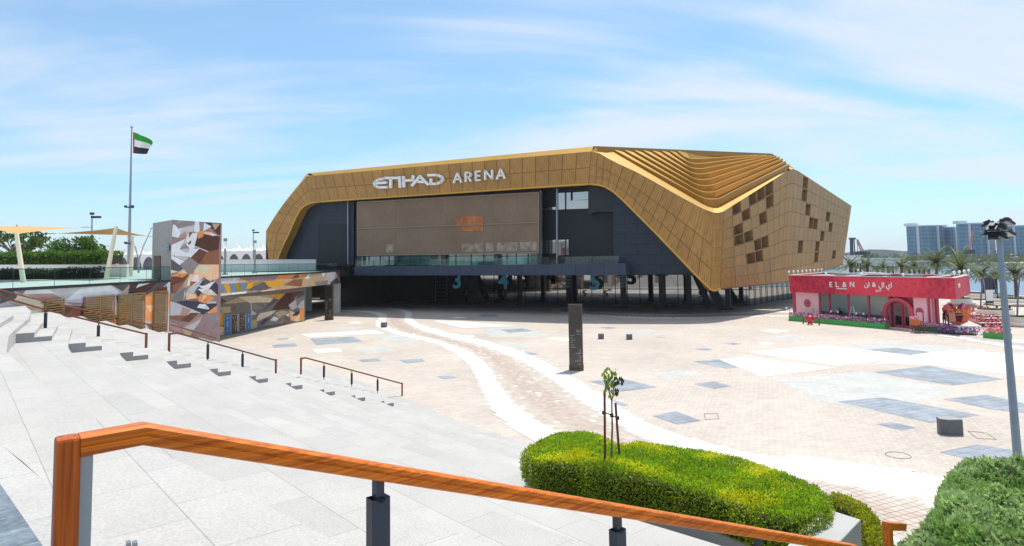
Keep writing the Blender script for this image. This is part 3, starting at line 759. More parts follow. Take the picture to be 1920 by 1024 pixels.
MT['navyw'] = wallbrick('navy_wall_panels', (0.014, 0.024, 0.046), (0.012, 0.021, 0.041), (0.005, 0.008, 0.015), 3.2, 1.35, 0.05)
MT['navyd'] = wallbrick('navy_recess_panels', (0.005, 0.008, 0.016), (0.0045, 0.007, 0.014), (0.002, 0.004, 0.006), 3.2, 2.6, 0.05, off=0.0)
MT['fascia_navy'] = wallbrick('slab_fascia', (0.040, 0.055, 0.095), (0.036, 0.050, 0.087), (0.018, 0.022, 0.036), 2.0, 9, 0.04, off=0.0)
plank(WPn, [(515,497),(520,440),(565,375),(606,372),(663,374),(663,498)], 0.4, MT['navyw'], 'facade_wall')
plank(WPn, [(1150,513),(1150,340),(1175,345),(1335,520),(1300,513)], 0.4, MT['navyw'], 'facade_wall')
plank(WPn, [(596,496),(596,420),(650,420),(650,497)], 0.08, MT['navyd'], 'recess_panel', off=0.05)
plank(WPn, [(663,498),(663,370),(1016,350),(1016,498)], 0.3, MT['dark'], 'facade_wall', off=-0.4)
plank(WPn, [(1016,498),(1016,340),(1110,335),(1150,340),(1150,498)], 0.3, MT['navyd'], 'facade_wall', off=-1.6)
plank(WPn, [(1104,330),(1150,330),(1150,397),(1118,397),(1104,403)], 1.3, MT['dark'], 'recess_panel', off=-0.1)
m = MB(); 
for x, y0, y1, wd in ((652, 372, 496, 1.6), (1013.5, 358, 494, 3), (1044, 354, 494, 2.2)):
    plank(WPn, [(x-wd/2, y0), (x+wd/2, y0), (x+wd/2, y1), (x-wd/2, y1)], 0.25, MT['steel'], 'mullion', off=0.3)
for q in ([(1047,377),(1103,375),(1103,391),(1047,393)], [(1017,390),(1042,388),(1042,393),(1017,395)], [(1017,451),(1042,450),(1042,475),(1017,476)], [(1047,450),(1066,449),(1066,478),(1047,479)],
          [(1047,362),(1070,361),(1070,376),(1047,377)], [(1074,361),(1103,359),(1103,374),(1074,376)]):
    plank(WPn, q, 0.1, MT['glassw'], 'window', off=-1.4)
MT['scr_glow'] = mat('window_glow_tan', (0.30, 0.24, 0.19), 0.5, noise_amt=.5, nscale=1.2)  # tan plates on the screen, painting the brightness of windows behind it
# mesh screen
scrm = wallbrick('mesh_screen', (0.215, 0.155, 0.11), (0.208, 0.15, 0.107), (0.185, 0.133, 0.096), 0.6, 0.3, 0.03, rough=0.7, spec=0.2)
plank(WPn, [(670,379.5),(1010,361),(1010,474),(670,479)], 0.12, scrm, 'mesh_screen', off=0.9)
for x0, x1, y0, y1 in ((724,738,459,474),(866,905,457,472.5),(911,926,456,472),(932,970,455,471.5),(975,1007,454,470.5)): plank(WPn, [(x0, y0), (x1, y0-1), (x1, y1-.5), (x0, y1)], 0.03, MT['scr_glow'], 'window_glow_patch', off=0.93)
orng = wallbrick('orange_sign', (0.60, 0.20, 0.06), (0.44, 0.14, 0.045), (0.3, 0.1, 0.035), 0.25, 0.25, 0.04, rough=0.6, nz=0.4)
plank(WPn, [(856,406.5),(906,405.5),(906,433.5),(856,434.5)], 0.05, orng, 'orange_display', off=0.98)
m = MB()
for a, b in (((670,429),(1010,417)), ((670,379.5),(1010,361)), ((670,479),(1010,474))):
    m.bar(WPn.at(*a, 0.97), WPn.at(*b, 0.97), 0.16, 0.16)
for x in (670, 741, 826, 925, 1010):
    t_ = (x-670)/340; m.bar(WPn.at(x, 379.5-18.5*t_, 0.93), WPn.at(x, 479-5*t_, 0.93), 0.16 if x in (670, 1010) else 0.07, 0.07)
MT['scrframe'] = mat('screen_frame', (0.25, 0.19, 0.145), 0.6, 0.1)
m.build('screen_frame', MT['scrframe'], arena)
# balcony slab, storefront glass and glass balustrade
SP = VP(FA, FB, 0.0)
sl_ = MB(); a, b = SP.at(664, 497.5), SP.at(1173, 494)
za = 7.0
A0, B0 = Vector((a.x, a.y, 0)), Vector((b.x, b.y, 0)); nb = -SP.n3
sl_.extr([A0+Vector((0, 0, 5.62)), B0+Vector((0, 0, 5.5)), B0+Vector((0, 0, 7.0)), A0+Vector((0, 0, 7.0))], nb*3.0)
sl_.build('balcony_slab', MT['fascia_navy'], arena)
for x0, x1 in ((678,741),(745,828),(832,928),(932,1010)):
    plank(WPn, [(x0,476.5),(x1,474.5),(x1,497),(x0,498)], 0.1, MT['teal'], 'storefront_window', off=-0.2)
    # things seen in the windows: mullions
    m = MB()
    for k in range(1, 4):
        xx = x0+(x1-x0)*k/4+random.uniform(-4, 4); m.bar(WPn.at(xx, 476, -0.15), WPn.at(xx, 497, -0.15), 0.12)
    m.bar(WPn.at(x0, 481, -0.15), WPn.at(x1, 479.5, -0.15), 0.1)
    m.build('window_bar', MT['navy_s'], arena)
for x in (674, 743, 830, 930, 1011): m = MB(); m.bar(WPn.at(x, 475, 0.4), WPn.at(x, 497, 0.4), 0.55, 0.4); m.build('storefront_post', MT['navy_s'], arena)
m = MB()
ps = [664, 700, 735, 770, 806, 842, 879, 916, 954, 992, 1031, 1070, 1110, 1160]
for x0, x1 in zip(ps, ps[1:]):
    u0, u1 = SP.s_of(SP.at(x0, 490)), SP.s_of(SP.at(x1, 490))
    m.extr([SP.pt(u0+0.04, 7.02, -0.15), SP.pt(u1-0.04, 7.02, -0.15), SP.pt(u1-0.04, 8.0, -0.15), SP.pt(u0+0.04, 8.0, -0.15)], nb*0.03)
m.build('balcony_glass', MT['glassg'], arena)
# ---- ground floor: soffit, columns, glass wall
u = lambda v, z: Vector((v.x, v.y, z))
soff = MB(); back2 = Vector((0.452, 0.892))
gl_off = 30.0
p0, p1 = LL+back2*1.8, CC+back2*1.8
soff.extr([u(p0, 5.45), u(CC+back2*3-FD*2, 5.45), u(EE+Vector((-4, 2)), 5.45), u(HH+Vector((-8, 0)), 5.45), u(Vector((40, 160)), 5.45), u(Vector((-30, 160)), 5.45)], (0, 0, 0.4))
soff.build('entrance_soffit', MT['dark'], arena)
GP = VP(Vector((-24, 124))+back2*6, Vector((31, 94))+back2*9.5)
m = MB(); uL, uR = GP.s_of(GP.at(640, 560)), GP.s_of(GP.at(1404, 560))
m.extr([GP.pt(uL-20, 0), GP.pt(uR, 0), GP.pt(uR, 5.45), GP.pt(uL-20, 5.45)], nb*0.15)
m.build('glass_wall', MT['glassm'], arena)
m = MB(); dgl = GP
k = 0; uu = uL
while uu < uR:
    m.bar(GP.pt(uu, 0, 0.06), GP.pt(uu, 5.4, 0.06), 0.07, 0.05); uu += 2.1
m.bar(GP.pt(uL, 2.55, 0.07), GP.pt(uR, 2.55, 0.07), 0.16, 0.1)
m.build('glass_wall_mullion', MT['dark'], arena)
# glass return on the right, under the wing
pr = GP.pt(uR, 0); RP = VP(pr, Vector((58, 128)))
m = MB(); m.extr([pr, Vector((58, 128, 0)), Vector((58, 128, 5.4)), pr+Vector((0, 0, 5.4))], (-0.1, 0.1, 0)); m.build('glass_wall', MT['glassm'], arena)
for k in range(12): m = MB(); q = pr.lerp(Vector((58, 128, 0)), k/12)+Vector((0.08, -0.08, 0)); m.bar(q, q+Vector((0, 0, 5.4)), 0.08); m.build('glass_wall_mullion', MT['dark'], arena)
BW = VP(GP.pt(uL-25, 0, .5).xy, GP.pt(uR, 0, .5).xy)
m = MB(); ua, ub = BW.s_of(BW.at(600, 560)), BW.s_of(BW.at(872, 560)); m.extr([BW.pt(ua, 0), BW.pt(ub, 0), BW.pt(ub, 5.45), BW.pt(ua, 5.45)], nb*.2); m.build('entrance_dark_wall', MT['dark'], arena)  # dark wall added before the glass so the left entrance reads black
def column(px, py, wd=0.9, top=5.45):
    g = G(px, py); m = MB()
    wd *= .78; m.box((g.x, g.y, top/2+0.1), (wd, wd, top-0.2), FROT, None)
    m.box((g.x, g.y, 0.12), (wd+0.5, wd+0.5, 0.24), FROT); m.box((g.x, g.y, top-0.25), (wd+0.6, wd+0.6, 0.5), FROT)
    m.build('column', MT['dark2'], arena)
MT['dark2'] = mat('column_metal', (0.016, 0.022, 0.032), 0.45, 0.2, noise_amt=0.1)
for px, py, wd in ((723,567,1.3),(811,568,1.0),(887,570.6,1.6),(930,566,0.9),(975,571.5,0.9),(1003,566,0.8),(1068,570,1.1),(1093,566,0.8),(1170,578,1.0),(1243,580,1.1),(1281,570,0.9),(1292,579,0.9),(1366,581,0.9)):
    column(px, py, wd)
for (t0, b0, wd) in (((1303, 515), (1332, 577), 1.0), ((1330, 540), (1357, 580.5), 1.4), ((716, 515), (727, 566), 1.2), ((870,515),(892,568),1.0)):
    gb = G(*b0); 
    tp = P(t0[0], t0[1], gb.y+1); tp.z = max(tp.z, 3.6); m = MB(); m.bar(gb, tp, wd, wd*0.7); m.build('raking_strut', MT['dark2'], arena)
# scaffold tower in the dark entrance
sc = thing('scaffold_tower', 'pale scaffold tower with ladder rungs standing in the dark left part of the arena entrance', 'scaffold', (-17, 118, 0))
g0, g1 = G(817, 566), G(838, 566); m = MB()
for q in (g0, g1):
    for dy in (0, 1.2): m.tube([q+Vector((0, dy, 0)), q+Vector((0, dy, 4.9))], 0.05, 6)
m.build('upright', MT['steel'], sc); m = MB()
for k in range(7): m.tube([g0+Vector((0, 0, 0.4+0.7*k)), g1+Vector((0, 0, 0.4+0.7*k))], 0.035, 6)
m.tube([g0+Vector((0, 0, 0.4)), g0+Vector((-3.5, 0, -0.4+0.4))], 0.03, 6); m.build('rung', MT['steel'], sc)
# ---- lettering
def strokes(mb, pl, paths, wpx, off, thick):
    for path in paths:
        pth = [Vector(p) for p in path]
        for a, b in zip(pth, pth[1:]):
            d = (b-a).normalized(); n = Vector((-d.y, d.x))*wpx/2; e = d*wpx*0.28
            q = [a-e+n, b+e+n, b+e-n, a-e-n]
            mb.extr([pl.at(v.x, v.y, off) for v in q], -pl.n3*thick)
z3 = lambda l: [(480+x/3.938, 260+y/3.938) for x, y in l]
LP = VP(FA, FB, 0.1)
ET = {'E1': [z3([(940,296),(905,302),(882,315),(872,332),(880,350),(905,359),(962,359)]), z3([(888,330),(958,324)])],
 'T': [z3([(932,300),(950,291),(1046,290)]), z3([(992,296),(990,360)])], 'I': [z3([(1056,283),(1062,357)])],
 'H': [z3([(1086,283),(1090,354)]), z3([(1088,310),(1160,306)]), z3([(1158,276),(1156,300)])],
 'A': [z3([(1150,346),(1208,278),(1268,338)]), z3([(1196,318),(1238,320)])],
 'D': [z3([(1268,270),(1335,268),(1368,282),(1376,300),(1364,320),(1332,333),(1288,334),(1290,300)])]}
m = MB(); k = 0
for key, pth in ET.items():
    mm = MB(); strokes(mm, LP, pth, 4.6, 0.42, 0.35)
    mm.build('letter', MT['white'], arena)
def boxletter(ch, x0, y0, x1, y1):
    w_ = x1-x0; h_ = y1-y0; f = lambda u_, v_: (x0+u_*w_, y0+v_*h_-(u_-0.5)*w_*0.09)
    D = {'A': [[f(0, 1), f(.5, 0), f(1, 1)], [f(.2, .66), f(.8, .66)]], 'R': [[f(0, 1), f(0, 0), f(.6, 0), f(.95, .14), f(.95, .38), f(.6, .52), f(0, .52)], [f(.5, .52), f(1, 1)]],
         'E': [[f(1, 0), f(0, 0), f(0, 1), f(1, 1)], [f(0, .5), f(.85, .5)]], 'N': [[f(0, 1), f(0, 0), f(1, 1), f(1, 0)]]}
    return D[ch]
for ch, bxx in (('A', (850,325,864,342)), ('R', (872.5,323.5,882,340)), ('E', (891.5,321.5,899.5,338)), ('N', (909,319.5,922,336)), ('A', (931,317.5,945.5,335))):
    mm = MB(); strokes(mm, LP, boxletter(ch, *bxx), 3.1, 0.42, 0.35); mm.build('letter', MT['white'], arena)
def textmesh(s, size, ext=0.03, font=None, align='CENTER', bold=0.0):
    cu = bpy.data.curves.new('txt', 'FONT'); cu.body = s; cu.size = size; cu.extrude = ext; cu.align_x = align; cu.offset = bold; cu.resolution_u = 3
    o = bpy.data.objects.new('txt', cu); COL.objects.link(o); bpy.context.view_layer.update()
    me = bpy.data.meshes.new_from_object(o.evaluated_get(bpy.context.evaluated_depsgraph_get())); bpy.data.objects.remove(o); return me
def place_text(s, loc, dirv, size, mt, parent, name='lettering', ext=0.03, up=Vector((0, 0, 1)), bold=0.0, sx=1.0):
    me = textmesh(s, size, ext, bold=bold); me.materials.clear(); me.materials.append(mt)
    o = bpy.data.objects.new(name, me); COL.objects.link(o)
    x = Vector(dirv).normalized(); y = Vector(up).normalized(); z = x.cross(y)
    Mx = Matrix((x*sx, y, z)).transposed().to_4x4()
    me.transform(Mx)
    o.parent = parent; o.location = Vector(loc)-(root_loc(parent) if parent else Vector((0, 0, 0))); return o
MT['numblue'] = mat('number_blue', (0.10, 0.55, 0.80), 0.5)
FD3 = Vector((FD.x, FD.y, 0))
for ch, px, py, dx in (('3', 857, 540, 0), ('4', 944, 541, 0), ('5', 1115, 543, 0)):
    q = P(px, py, 101 if px > 1000 else 108); place_text(ch, q, FD3, 3.7, MT['numblue'], arena, 'gate_number', 0.08, bold=0.08)
    q2 = q+Vector((0.9, 1.4, 0.1))
    place_text(ch, q2, FD3, 3.4, MT['dark2'], arena, 'gate_number', 0.1, bold=0.1)
MT['numgrey'] = mat('number_grey', (0.18, 0.22, 0.27), 0.5)
for ch, px in (('3', 874), ('4', 943), ('5', 1095), ('5', 1135), ('5', 1313)):
    q = GP.zat(px, 1.25, 0.25); place_text(ch, q, FD3, 1.5, MT['numgrey'], arena, 'door_number', 0.03, bold=0.03)
for px in (1065, 1168):
    m = MB()
    for k in range(4):
        q = P(px, 518.5+k*6, 99.0 if px > 1100 else 104); m.box(q, (0.9, 0.05, 0.18), FROT); m.box(q+Vector((0, 0, -0.22)), (0.55, 0.05, 0.1), FROT)
    m.build('column_notice', MT['numgrey'], arena)
# ================= left deck: mural walls, tower, glass rails =================
MUR = mat('mural_paint', (1, 1, 1), 0.6, vcol=True, noise_amt=0.10, nscale=1.6, spec=0.3)
def clip(poly, a, b, keep):
    out = []; n = len(poly)
    f = lambda p: ((b[0]-a[0])*(p[1]-a[1])-(b[1]-a[1])*(p[0]-a[0]))*keep
    for i in range(n):
        p, q = poly[i], poly[(i+1) % n]; fp_, fq = f(p), f(q)
        if fp_ >= 0: out.append(p)
        if (fp_ >= 0) != (fq >= 0):
            t = fp_/(fp_-fq); out.append((p[0]+(q[0]-p[0])*t, p[1]+(q[1]-p[1])*t))
    return out
def area(p): return 0.5*sum(p[i][0]*p[(i+1) % len(p)][1]-p[(i+1) % len(p)][0]*p[i][1] for i in range(len(p)))
def overlay(pieces, poly, col):
    if area(poly) < 0: poly = poly[::-1]
    out = []
    for pc, c in pieces:
        rest = pc
        for i in range(len(poly)):
            a, b = poly[i], poly[(i+1) % len(poly)]
            o = clip(rest, a, b, -1)
            if len(o) >= 3 and abs(area(o)) > 0.02: out.append((o, c))
            rest = clip(rest, a, b, 1)
            if len(rest) < 3: break
        if len(rest) >= 3 and abs(area(rest)) > 0.02: out.append((rest, col if col else c))
    return out
def mural(mb, pl, base, ovs, rnd=0, seed=1, pal=None, off=0.0):
    pieces = [(base, ovs[0])]
    rg = random.Random(seed)
    xs = [p[0] for p in base]; ys = [p[1] for p in base]
    for o in ovs[1:]: pieces = overlay(pieces, o[1], o[0])
    for _ in range(rnd):
        x, y = rg.uniform(min(xs), max(xs)), rg.uniform(min(ys), max(ys)); s = rg.uniform(2.5, 9); a = rg.random()*6.3
        tri = [(x+s*rg.uniform(.5, 1.4)*math.cos(a+k*2.1), y+s*rg.uniform(.4, 1.1)*math.sin(a+k*2.1)) for k in range(3)]
        if area(tri) < 0: tri = tri[::-1]
        ins = []
        k = rg.uniform(0.72, 1.3)
        new = []
        for pc, c in pieces:
            rest = pc
            for i in range(3):
                a_, b_ = tri[i], tri[(i+1) % 3]; o = clip(rest, a_, b_, -1)
                if len(o) >= 3 and abs(area(o)) > 0.02: new.append((o, c))
                rest = clip(rest, a_, b_, 1)
                if len(rest) < 3: break
            if len(rest) >= 3 and abs(area(rest)) > 0.02: new.append((rest, tuple(min(0.8, v*k) for v in c)))
        pieces = new
    for pc, c in pieces: mb.poly([pl.at(x, y, off) for x, y in pc], None, c)
c_w = lin((222, 224, 228)); c_lg = lin((190, 188, 190)); c_g = lin((140, 132, 132)); c_dg = lin((92, 86, 92)); c_n = lin((62, 62, 76))
c_br = lin((108, 66, 52)); c_db = lin((84, 52, 42)); c_rb = lin((140, 92, 70)); c_pk = lin((176, 142, 132)); c_or = lin((226, 148, 90)); c_lo = lin((236, 190, 150))
c_yo = lin((214, 152, 40)); c_cr = lin((218, 204, 178)); c_tan = lin((186, 164, 132)); c_bl = lin((96, 130, 172)); c_mv = lin((150, 124, 124)); c_ol = lin((146, 124, 48)); c_st = lin((118, 116, 112))
r1 = lambda l: [(300+x/8.53, 400+y/8.53) for x, y in l]
r2 = lambda l: [(300+x/7.31, 510+y/7.31) for x, y in l]
r3 = lambda l: [(400+x/7.317, 500+y/7.317) for x, y in l]
r4 = lambda l: [(x/6, 520+y/6) for x, y in l]
tower = thing('mural_tower', 'tall square stair tower with grey side and faceted brown, white and orange mural', 'tower', (-30, 60, 0))
TN, TR_, TL = Vector((-29.6, 56.5)), Vector((-27.8, 62.2)), Vector((-33.4, 60.3))
TP = VP(TN, TR_)
tz = 11.55
tm = MB()
base = [(323.5,413),(413.5,419),(406,652),(312,645)]
# the base polygon must follow the true vertical edges
n0 = [proj((TN.x, TN.y, tz)), proj((TR_.x, TR_.y, tz)), proj((TR_.x, TR_.y, 0)), proj((TN.x, TN.y, 0))]
ov = [c_mv,
 (c_g, r1([(205,115),(560,140),(550,190),(280,250),(240,180)])), (c_w, r1([(205,180),(245,185),(340,320),(290,390),(190,370)])), (c_lg, r1([(280,250),(420,215),(330,330)])),
 (c_w, r1([(560,130),(625,130),(635,280),(600,310),(540,290)])), (c_lg, r1([(420,215),(550,185),(530,300),(430,330),(330,330)])), (c_w, r1([(190,405),(400,410),(600,320),(560,540),(490,700),(180,670)])),
 (c_w, r1([(430,330),(600,310),(580,520),(400,600)])), (c_pk, r1([(290,390),(400,290),(440,350),(390,400)])), (c_lg, r1([(410,400),(440,480),(305,570)])), (c_g, r1([(400,480),(310,575),(450,640),(470,560)])),
 (c_lg, r1([(330,575),(460,560),(470,660)])), (c_rb, r1([(460,300),(530,300),(460,400)])), (c_db, r1([(440,490),(490,430),(500,470),(460,505)])),
 (c_g, r1([(625,130),(705,140),(690,290),(640,290)])), (c_db, r1([(700,140),(970,160),(960,380),(920,340),(720,290)])), (c_w, r1([(705,150),(825,210),(690,290)])), (c_tan, r1([(830,160),(960,170),(880,270)])),
 (c_db, r1([(610,330),(700,330),(960,370),(940,580),(780,615),(550,520)])), (c_or, r1([(610,290),(700,285),(690,370),(610,410)])), (c_lo, r1([(700,290),(840,310),(830,355),(700,330)])), (c_w, r1([(820,315),(920,350),(830,365)])),
 (c_w, r1([(540,575),(640,560),(490,710),(430,640)])), (c_br, r1([(635,560),(770,620),(620,805),(490,710)])), (c_rb, r1([(780,615),(945,575),(945,820),(650,830),(620,805)])), (c_w, r1([(550,518),(770,610),(765,620),(548,528)])),
 (c_w, r1([(180,670),(415,775),(310,828),(180,730)])), (c_lg, r1([(200,670),(460,705),(400,760)])), (c_dg, r1([(180,730),(310,828),(370,890),(280,930),(165,900)])), (c_g, r1([(310,828),(460,715),(625,815),(520,970),(380,900)])),
 (c_lo, r1([(620,820),(940,820),(940,1020),(540,1020),(540,930)])), (c_cr, r1([(620,820),(800,850),(760,960),(560,940)])), (c_cr, r1([(165,905),(300,935),(170,960)])), (c_lo, r1([(270,970),(370,895),(440,960)])),
 (c_or, r1([(170,1000),(280,960),(410,960),(430,1000),(300,1024)])),
 (c_br, r2([(140,70),(370,40),(400,40),(200,300),(150,290)])), (c_db, r2([(140,60),(360,60),(400,40),(140,190)])), (c_or, r2([(160,50),(370,20),(310,75)])), (c_yo, r2([(250,45),(370,40),(300,80)])),
 (c_rb, r2([(180,180),(330,130),(180,310)])), (c_tan, r2([(400,40),(420,200),(310,220),(330,150)])), (c_lo, r2([(405,30),(620,30),(500,200),(400,220)])), (c_w, r2([(400,70),(415,180),(370,190)])), (c_w, r2([(480,40),(525,50),(540,135),(430,125)])),
 (c_rb, r2([(420,130),(500,135),(400,215)])), (c_lo, r2([(600,60),(800,0),(800,90),(680,130)])), (c_lg, r2([(400,215),(600,100),(500,250),(460,290),(350,300)])), (c_n, r2([(600,100),(640,110),(600,190),(520,240),(480,260)])),
 (c_n, r2([(480,260),(600,240),(520,345)])), (c_n, r2([(720,100),(800,180),(795,320),(680,240)])), (c_dg, r2([(590,110),(640,100),(700,130),(620,190)])), (c_w, r2([(765,115),(640,270),(580,200)])), (c_w, r2([(510,185),(620,190),(640,260)])), (c_w, r2([(515,235),(640,235),(590,290)])),
 (c_cr, r2([(620,240),(700,240),(790,320),(650,320),(590,290)])), (c_lg, r2([(140,400),(330,230),(350,300),(320,390)])), (c_st, r2([(200,310),(340,215),(320,390),(220,410),(140,400)])),
 (c_lo, r2([(350,290),(490,300),(510,360),(360,380)])), (c_or, r2([(510,350),(600,295),(740,350),(730,385),(620,430),(530,420)])), (c_lo, r2([(600,310),(650,330),(560,410)])), (c_rb, r2([(360,380),(510,360),(530,395),(440,390)])),
 (c_n, r2([(220,410),(360,390),(520,400),(640,440),(680,500),(600,590),(330,470)])), (c_n, r2([(640,430),(780,430),(780,470),(640,580)])), (c_w, r2([(540,440),(620,440),(680,500),(660,515),(505,488)])), (c_lg, r2([(640,410),(770,400),(770,430),(640,435)])),
 (c_or, r2([(780,460),(785,550),(670,570),(640,560)])), (c_lg, r2([(130,400),(260,440),(560,560),(480,600),(110,600)])), (c_lg, r2([(115,420),(230,430),(300,520),(110,570)])), (c_pk, r2([(310,480),(420,520),(370,600),(270,600)])),
 (c_mv, r2([(100,600),(780,570),(780,900),(100,900)])), (c_rb, r2([(110,600),(380,600),(260,670),(110,640)])), (c_br, r2([(420,560),(540,560),(400,690),(270,670)])), (c_pk, r2([(560,600),(600,600),(450,800),(300,760),(420,690)])),
 (c_lg, r2([(460,700),(590,640),(470,800),(320,770)])), (c_mv, r2([(600,600),(700,760),(560,900),(460,800)])), (c_pk, r2([(100,660),(300,760),(280,830),(100,760)])), (c_tan, r2([(300,780),(450,820),(420,870),(340,860)])), (c_g, r2([(600,590),(780,570),(780,700),(720,740)])),
]
mural(tm, TP, n0, ov, rnd=46, seed=4)
tm.build('mural_face', MUR, tower)
m = MB(); inward = Vector((-0.94, 0.34, 0))
q = [Vector((*TN, 0)), Vector((*TL, 0)), Vector((*(TL+TR_-TN), 0)), Vector((*TR_, 0))]
cen = sum(q, Vector((0, 0, 0)))/4; q = [p+(cen-p).normalized()*0.03 for p in q]
m.extr(q, (0, 0, tz-0.02)); m.build('tower_body', mat('tower_render', lin((152, 150, 148)), 0.8, noise_amt=0.08, nscale=1.2), tower)
TS = VP(TN, TL)
m = MB(); m.extr([TS.at(288, 480, 0.05), TS.at(300, 480, 0.05), TS.at(300, 526, 0.05), TS.at(288, 526, 0.05)], -TS.n3*0.1); m.build('door', mat('tower_door', lin((84, 70, 58)), 0.6), tower)
for yy in (461, 467):
    m = MB(); c = TS.at(311, yy, 0.25); m.box(c, (0.7, 0.35, 0.22)); m.bar(c, TS.at(311, yy, -0.02), 0.08); m.build('camera_bracket', MT['steel'], tower)
# ---- long mural wall below the deck
lw = thing('mural_wall', 'long terrace retaining wall painted with brown, lilac and orange shards and set with timber louvres', 'wall', (-28, 40, 0))
WL = VP((-27.95, 20), (-27.45, 52))
A_top = lambda s: None
m = MB()
def wl_poly():
    p0 = WL.pt(-3, 6.3); p1 = WL.pt(WL.s_of((-27.45, 52.3)), 6.3)
    return [proj(p0), proj(p1), proj((p1.x, p1.y, 0)), proj((p0.x, p0.y, 3.2))]
ov = [c_lg,
 (c_dg, r4([(0,140),(150,150),(210,230),(0,300)])), (c_cr, r4([(200,205),(510,290),(500,400),(160,260)])), (c_tan, r4([(60,260),(480,370),(490,400),(200,340)])), (c_g, r4([(160,150),(290,140),(250,200)])),
 (c_w, r4([(290,140),(540,130),(700,240),(400,260),(270,190)])), (c_pk, r4([(270,190),(600,180),(720,250),(520,280)])), (c_lg, r4([(540,130),(900,130),(730,250)])), (c_w, r4([(900,130),(1240,90),(1360,180),(980,230),(740,260)])), (c_g, r4([(740,280),(960,290),(950,330),(860,330)])),
 (c_br, r4([(720,310),(1000,330),(1320,460),(1640,620),(900,480),(640,420)])), (c_db, r4([(520,290),(740,320),(840,330),(700,450),(520,400)])), (c_rb, r4([(960,330),(1250,340),(1330,480),(1120,440)])),
 (c_or, r4([(1130,480),(1330,470),(1640,560),(1640,640)])), (c_dg, r4([(1260,90),(1460,80),(1380,160)])), (c_db, r4([(1460,75),(1780,55),(1640,200),(1440,190)])), (c_w, r4([(1560,75),(1690,65),(1530,120)])), (c_tan, r4([(1370,180),(1450,90),(1440,160)])),
 (c_n, r4([(1440,130),(1530,150),(1640,180),(1480,200)])), (c_dg, r4([(1780,55),(1910,45),(1680,240),(1530,280)])), (c_br, r4([(1740,130),(1880,100),(1890,200),(1740,180)])), (c_or, r4([(1630,210),(1740,150),(1740,500),(1630,490)])), (c_lo, r4([(1640,320),(1730,310),(1700,400)])),
 (c_cr, r4([(1285,320),(1335,310),(1330,430),(1290,420)])), (c_dg, r4([(1300,200),(1400,250),(1330,320)])), (c_yo, r4([(1330,320),(1480,300),(1400,520),(1330,520)])), (c_rb, r4([(1640,520),(1880,520),(1880,620),(1700,620)])), (c_or, r4([(1890,180),(1910,180),(1910,360),(1890,340)])), (c_g, r4([(1680,620),(1720,500),(1890,620)])),
]
mural(m, WL, wl_poly(), ov, rnd=40, seed=9)
m.build('mural_face', MUR, lw)
p0, p1 = WL.pt(-3, 0, -0.02), WL.pt(WL.s_of((-27.45, 52.3)), 0, -0.02)
m = MB(); m.extr([p0, p1, p1+Vector((0, 0, 6.3)), p0+Vector((0, 0, 6.3))], (-0.5, 0, 0)); m.build('wall_core', MT['concrete'], lw)
MT['timber'] = mat('louvre_timber', lin((150, 118, 72)), 0.6, noise_amt=0.2, nscale=3)
for (x0, x1, yt0, yt1, yb) in ((86,120,564,560.5,610),(159,188,558,556,612),(190,215,556,553.5,606),(223,247,553.5,551.5,614),(249,272,551,549.5,618),(290,314.5,547,546.5,622)):
    m = MB()
    a_, b_ = WL.at(x0, yt0, 0.1), WL.at(x1, yt1, 0.1); zt = (a_.z+b_.z)/2; zb = max(0.3, WL.at((x0+x1)/2, yb, 0.1).z)
    z = zt
    while z > zb:
        m.box(((a_.x+b_.x)/2, (a_.y+b_.y)/2, z), ((b_-a_).xy.length, 0.12, 0.07), math.atan2((b_-a_).y, (b_-a_).x)); z -= 0.14
    for p in (a_, b_): m.box((p.x, p.y, (zt+zb)/2), (0.07, 0.07, zt-zb))
    m.build('louvre_screen', MT['timber'], lw)
# ---- wall mounted handrail
hr = thing('wall_handrail', 'thin brown handrail fixed along the painted wall beside the granite steps', 'handrail', (-27.5, 40, 3))
MT['wood'] = mat('rail_wood_dark', lin((128, 66, 40)), 0.45, noise_amt=0.2, nscale=4)
m = MB(); pts = [WL.at(-10, 541, 0.25), WL.at(0, 544, 0.25), WL.at(86, 565, 0.25), WL.at(180, 586, 0.25), WL.at(274, 607, 0.25), WL.at(312, 617, 0.25)]
m.tube(pts, 0.045, 6); m.build('rail', MT['wood'], hr)
for p in pts[1:]: m = MB(); m.bar(p, p+Vector((-0.25, 0, -0.1)), 0.04); m.build('bracket', MT['dark'], hr)
hr2 = thing('wall_handrail', 'short brown handrail fixed across the foot of the mural tower', 'handrail', (-28.5, 59, 2))
m = MB(); pts = [TP.at(315, 607.5, 0.2), TP.at(360, 620, 0.2), TP.at(405, 634, 0.2)]; m.tube(pts, 0.045, 6); m.build('rail', MT['wood'], hr2)
for p in pts: m = MB(); m.bar(p, p-TP.n3*0.22, 0.04); m.build('bracket', MT['dark'], hr2)
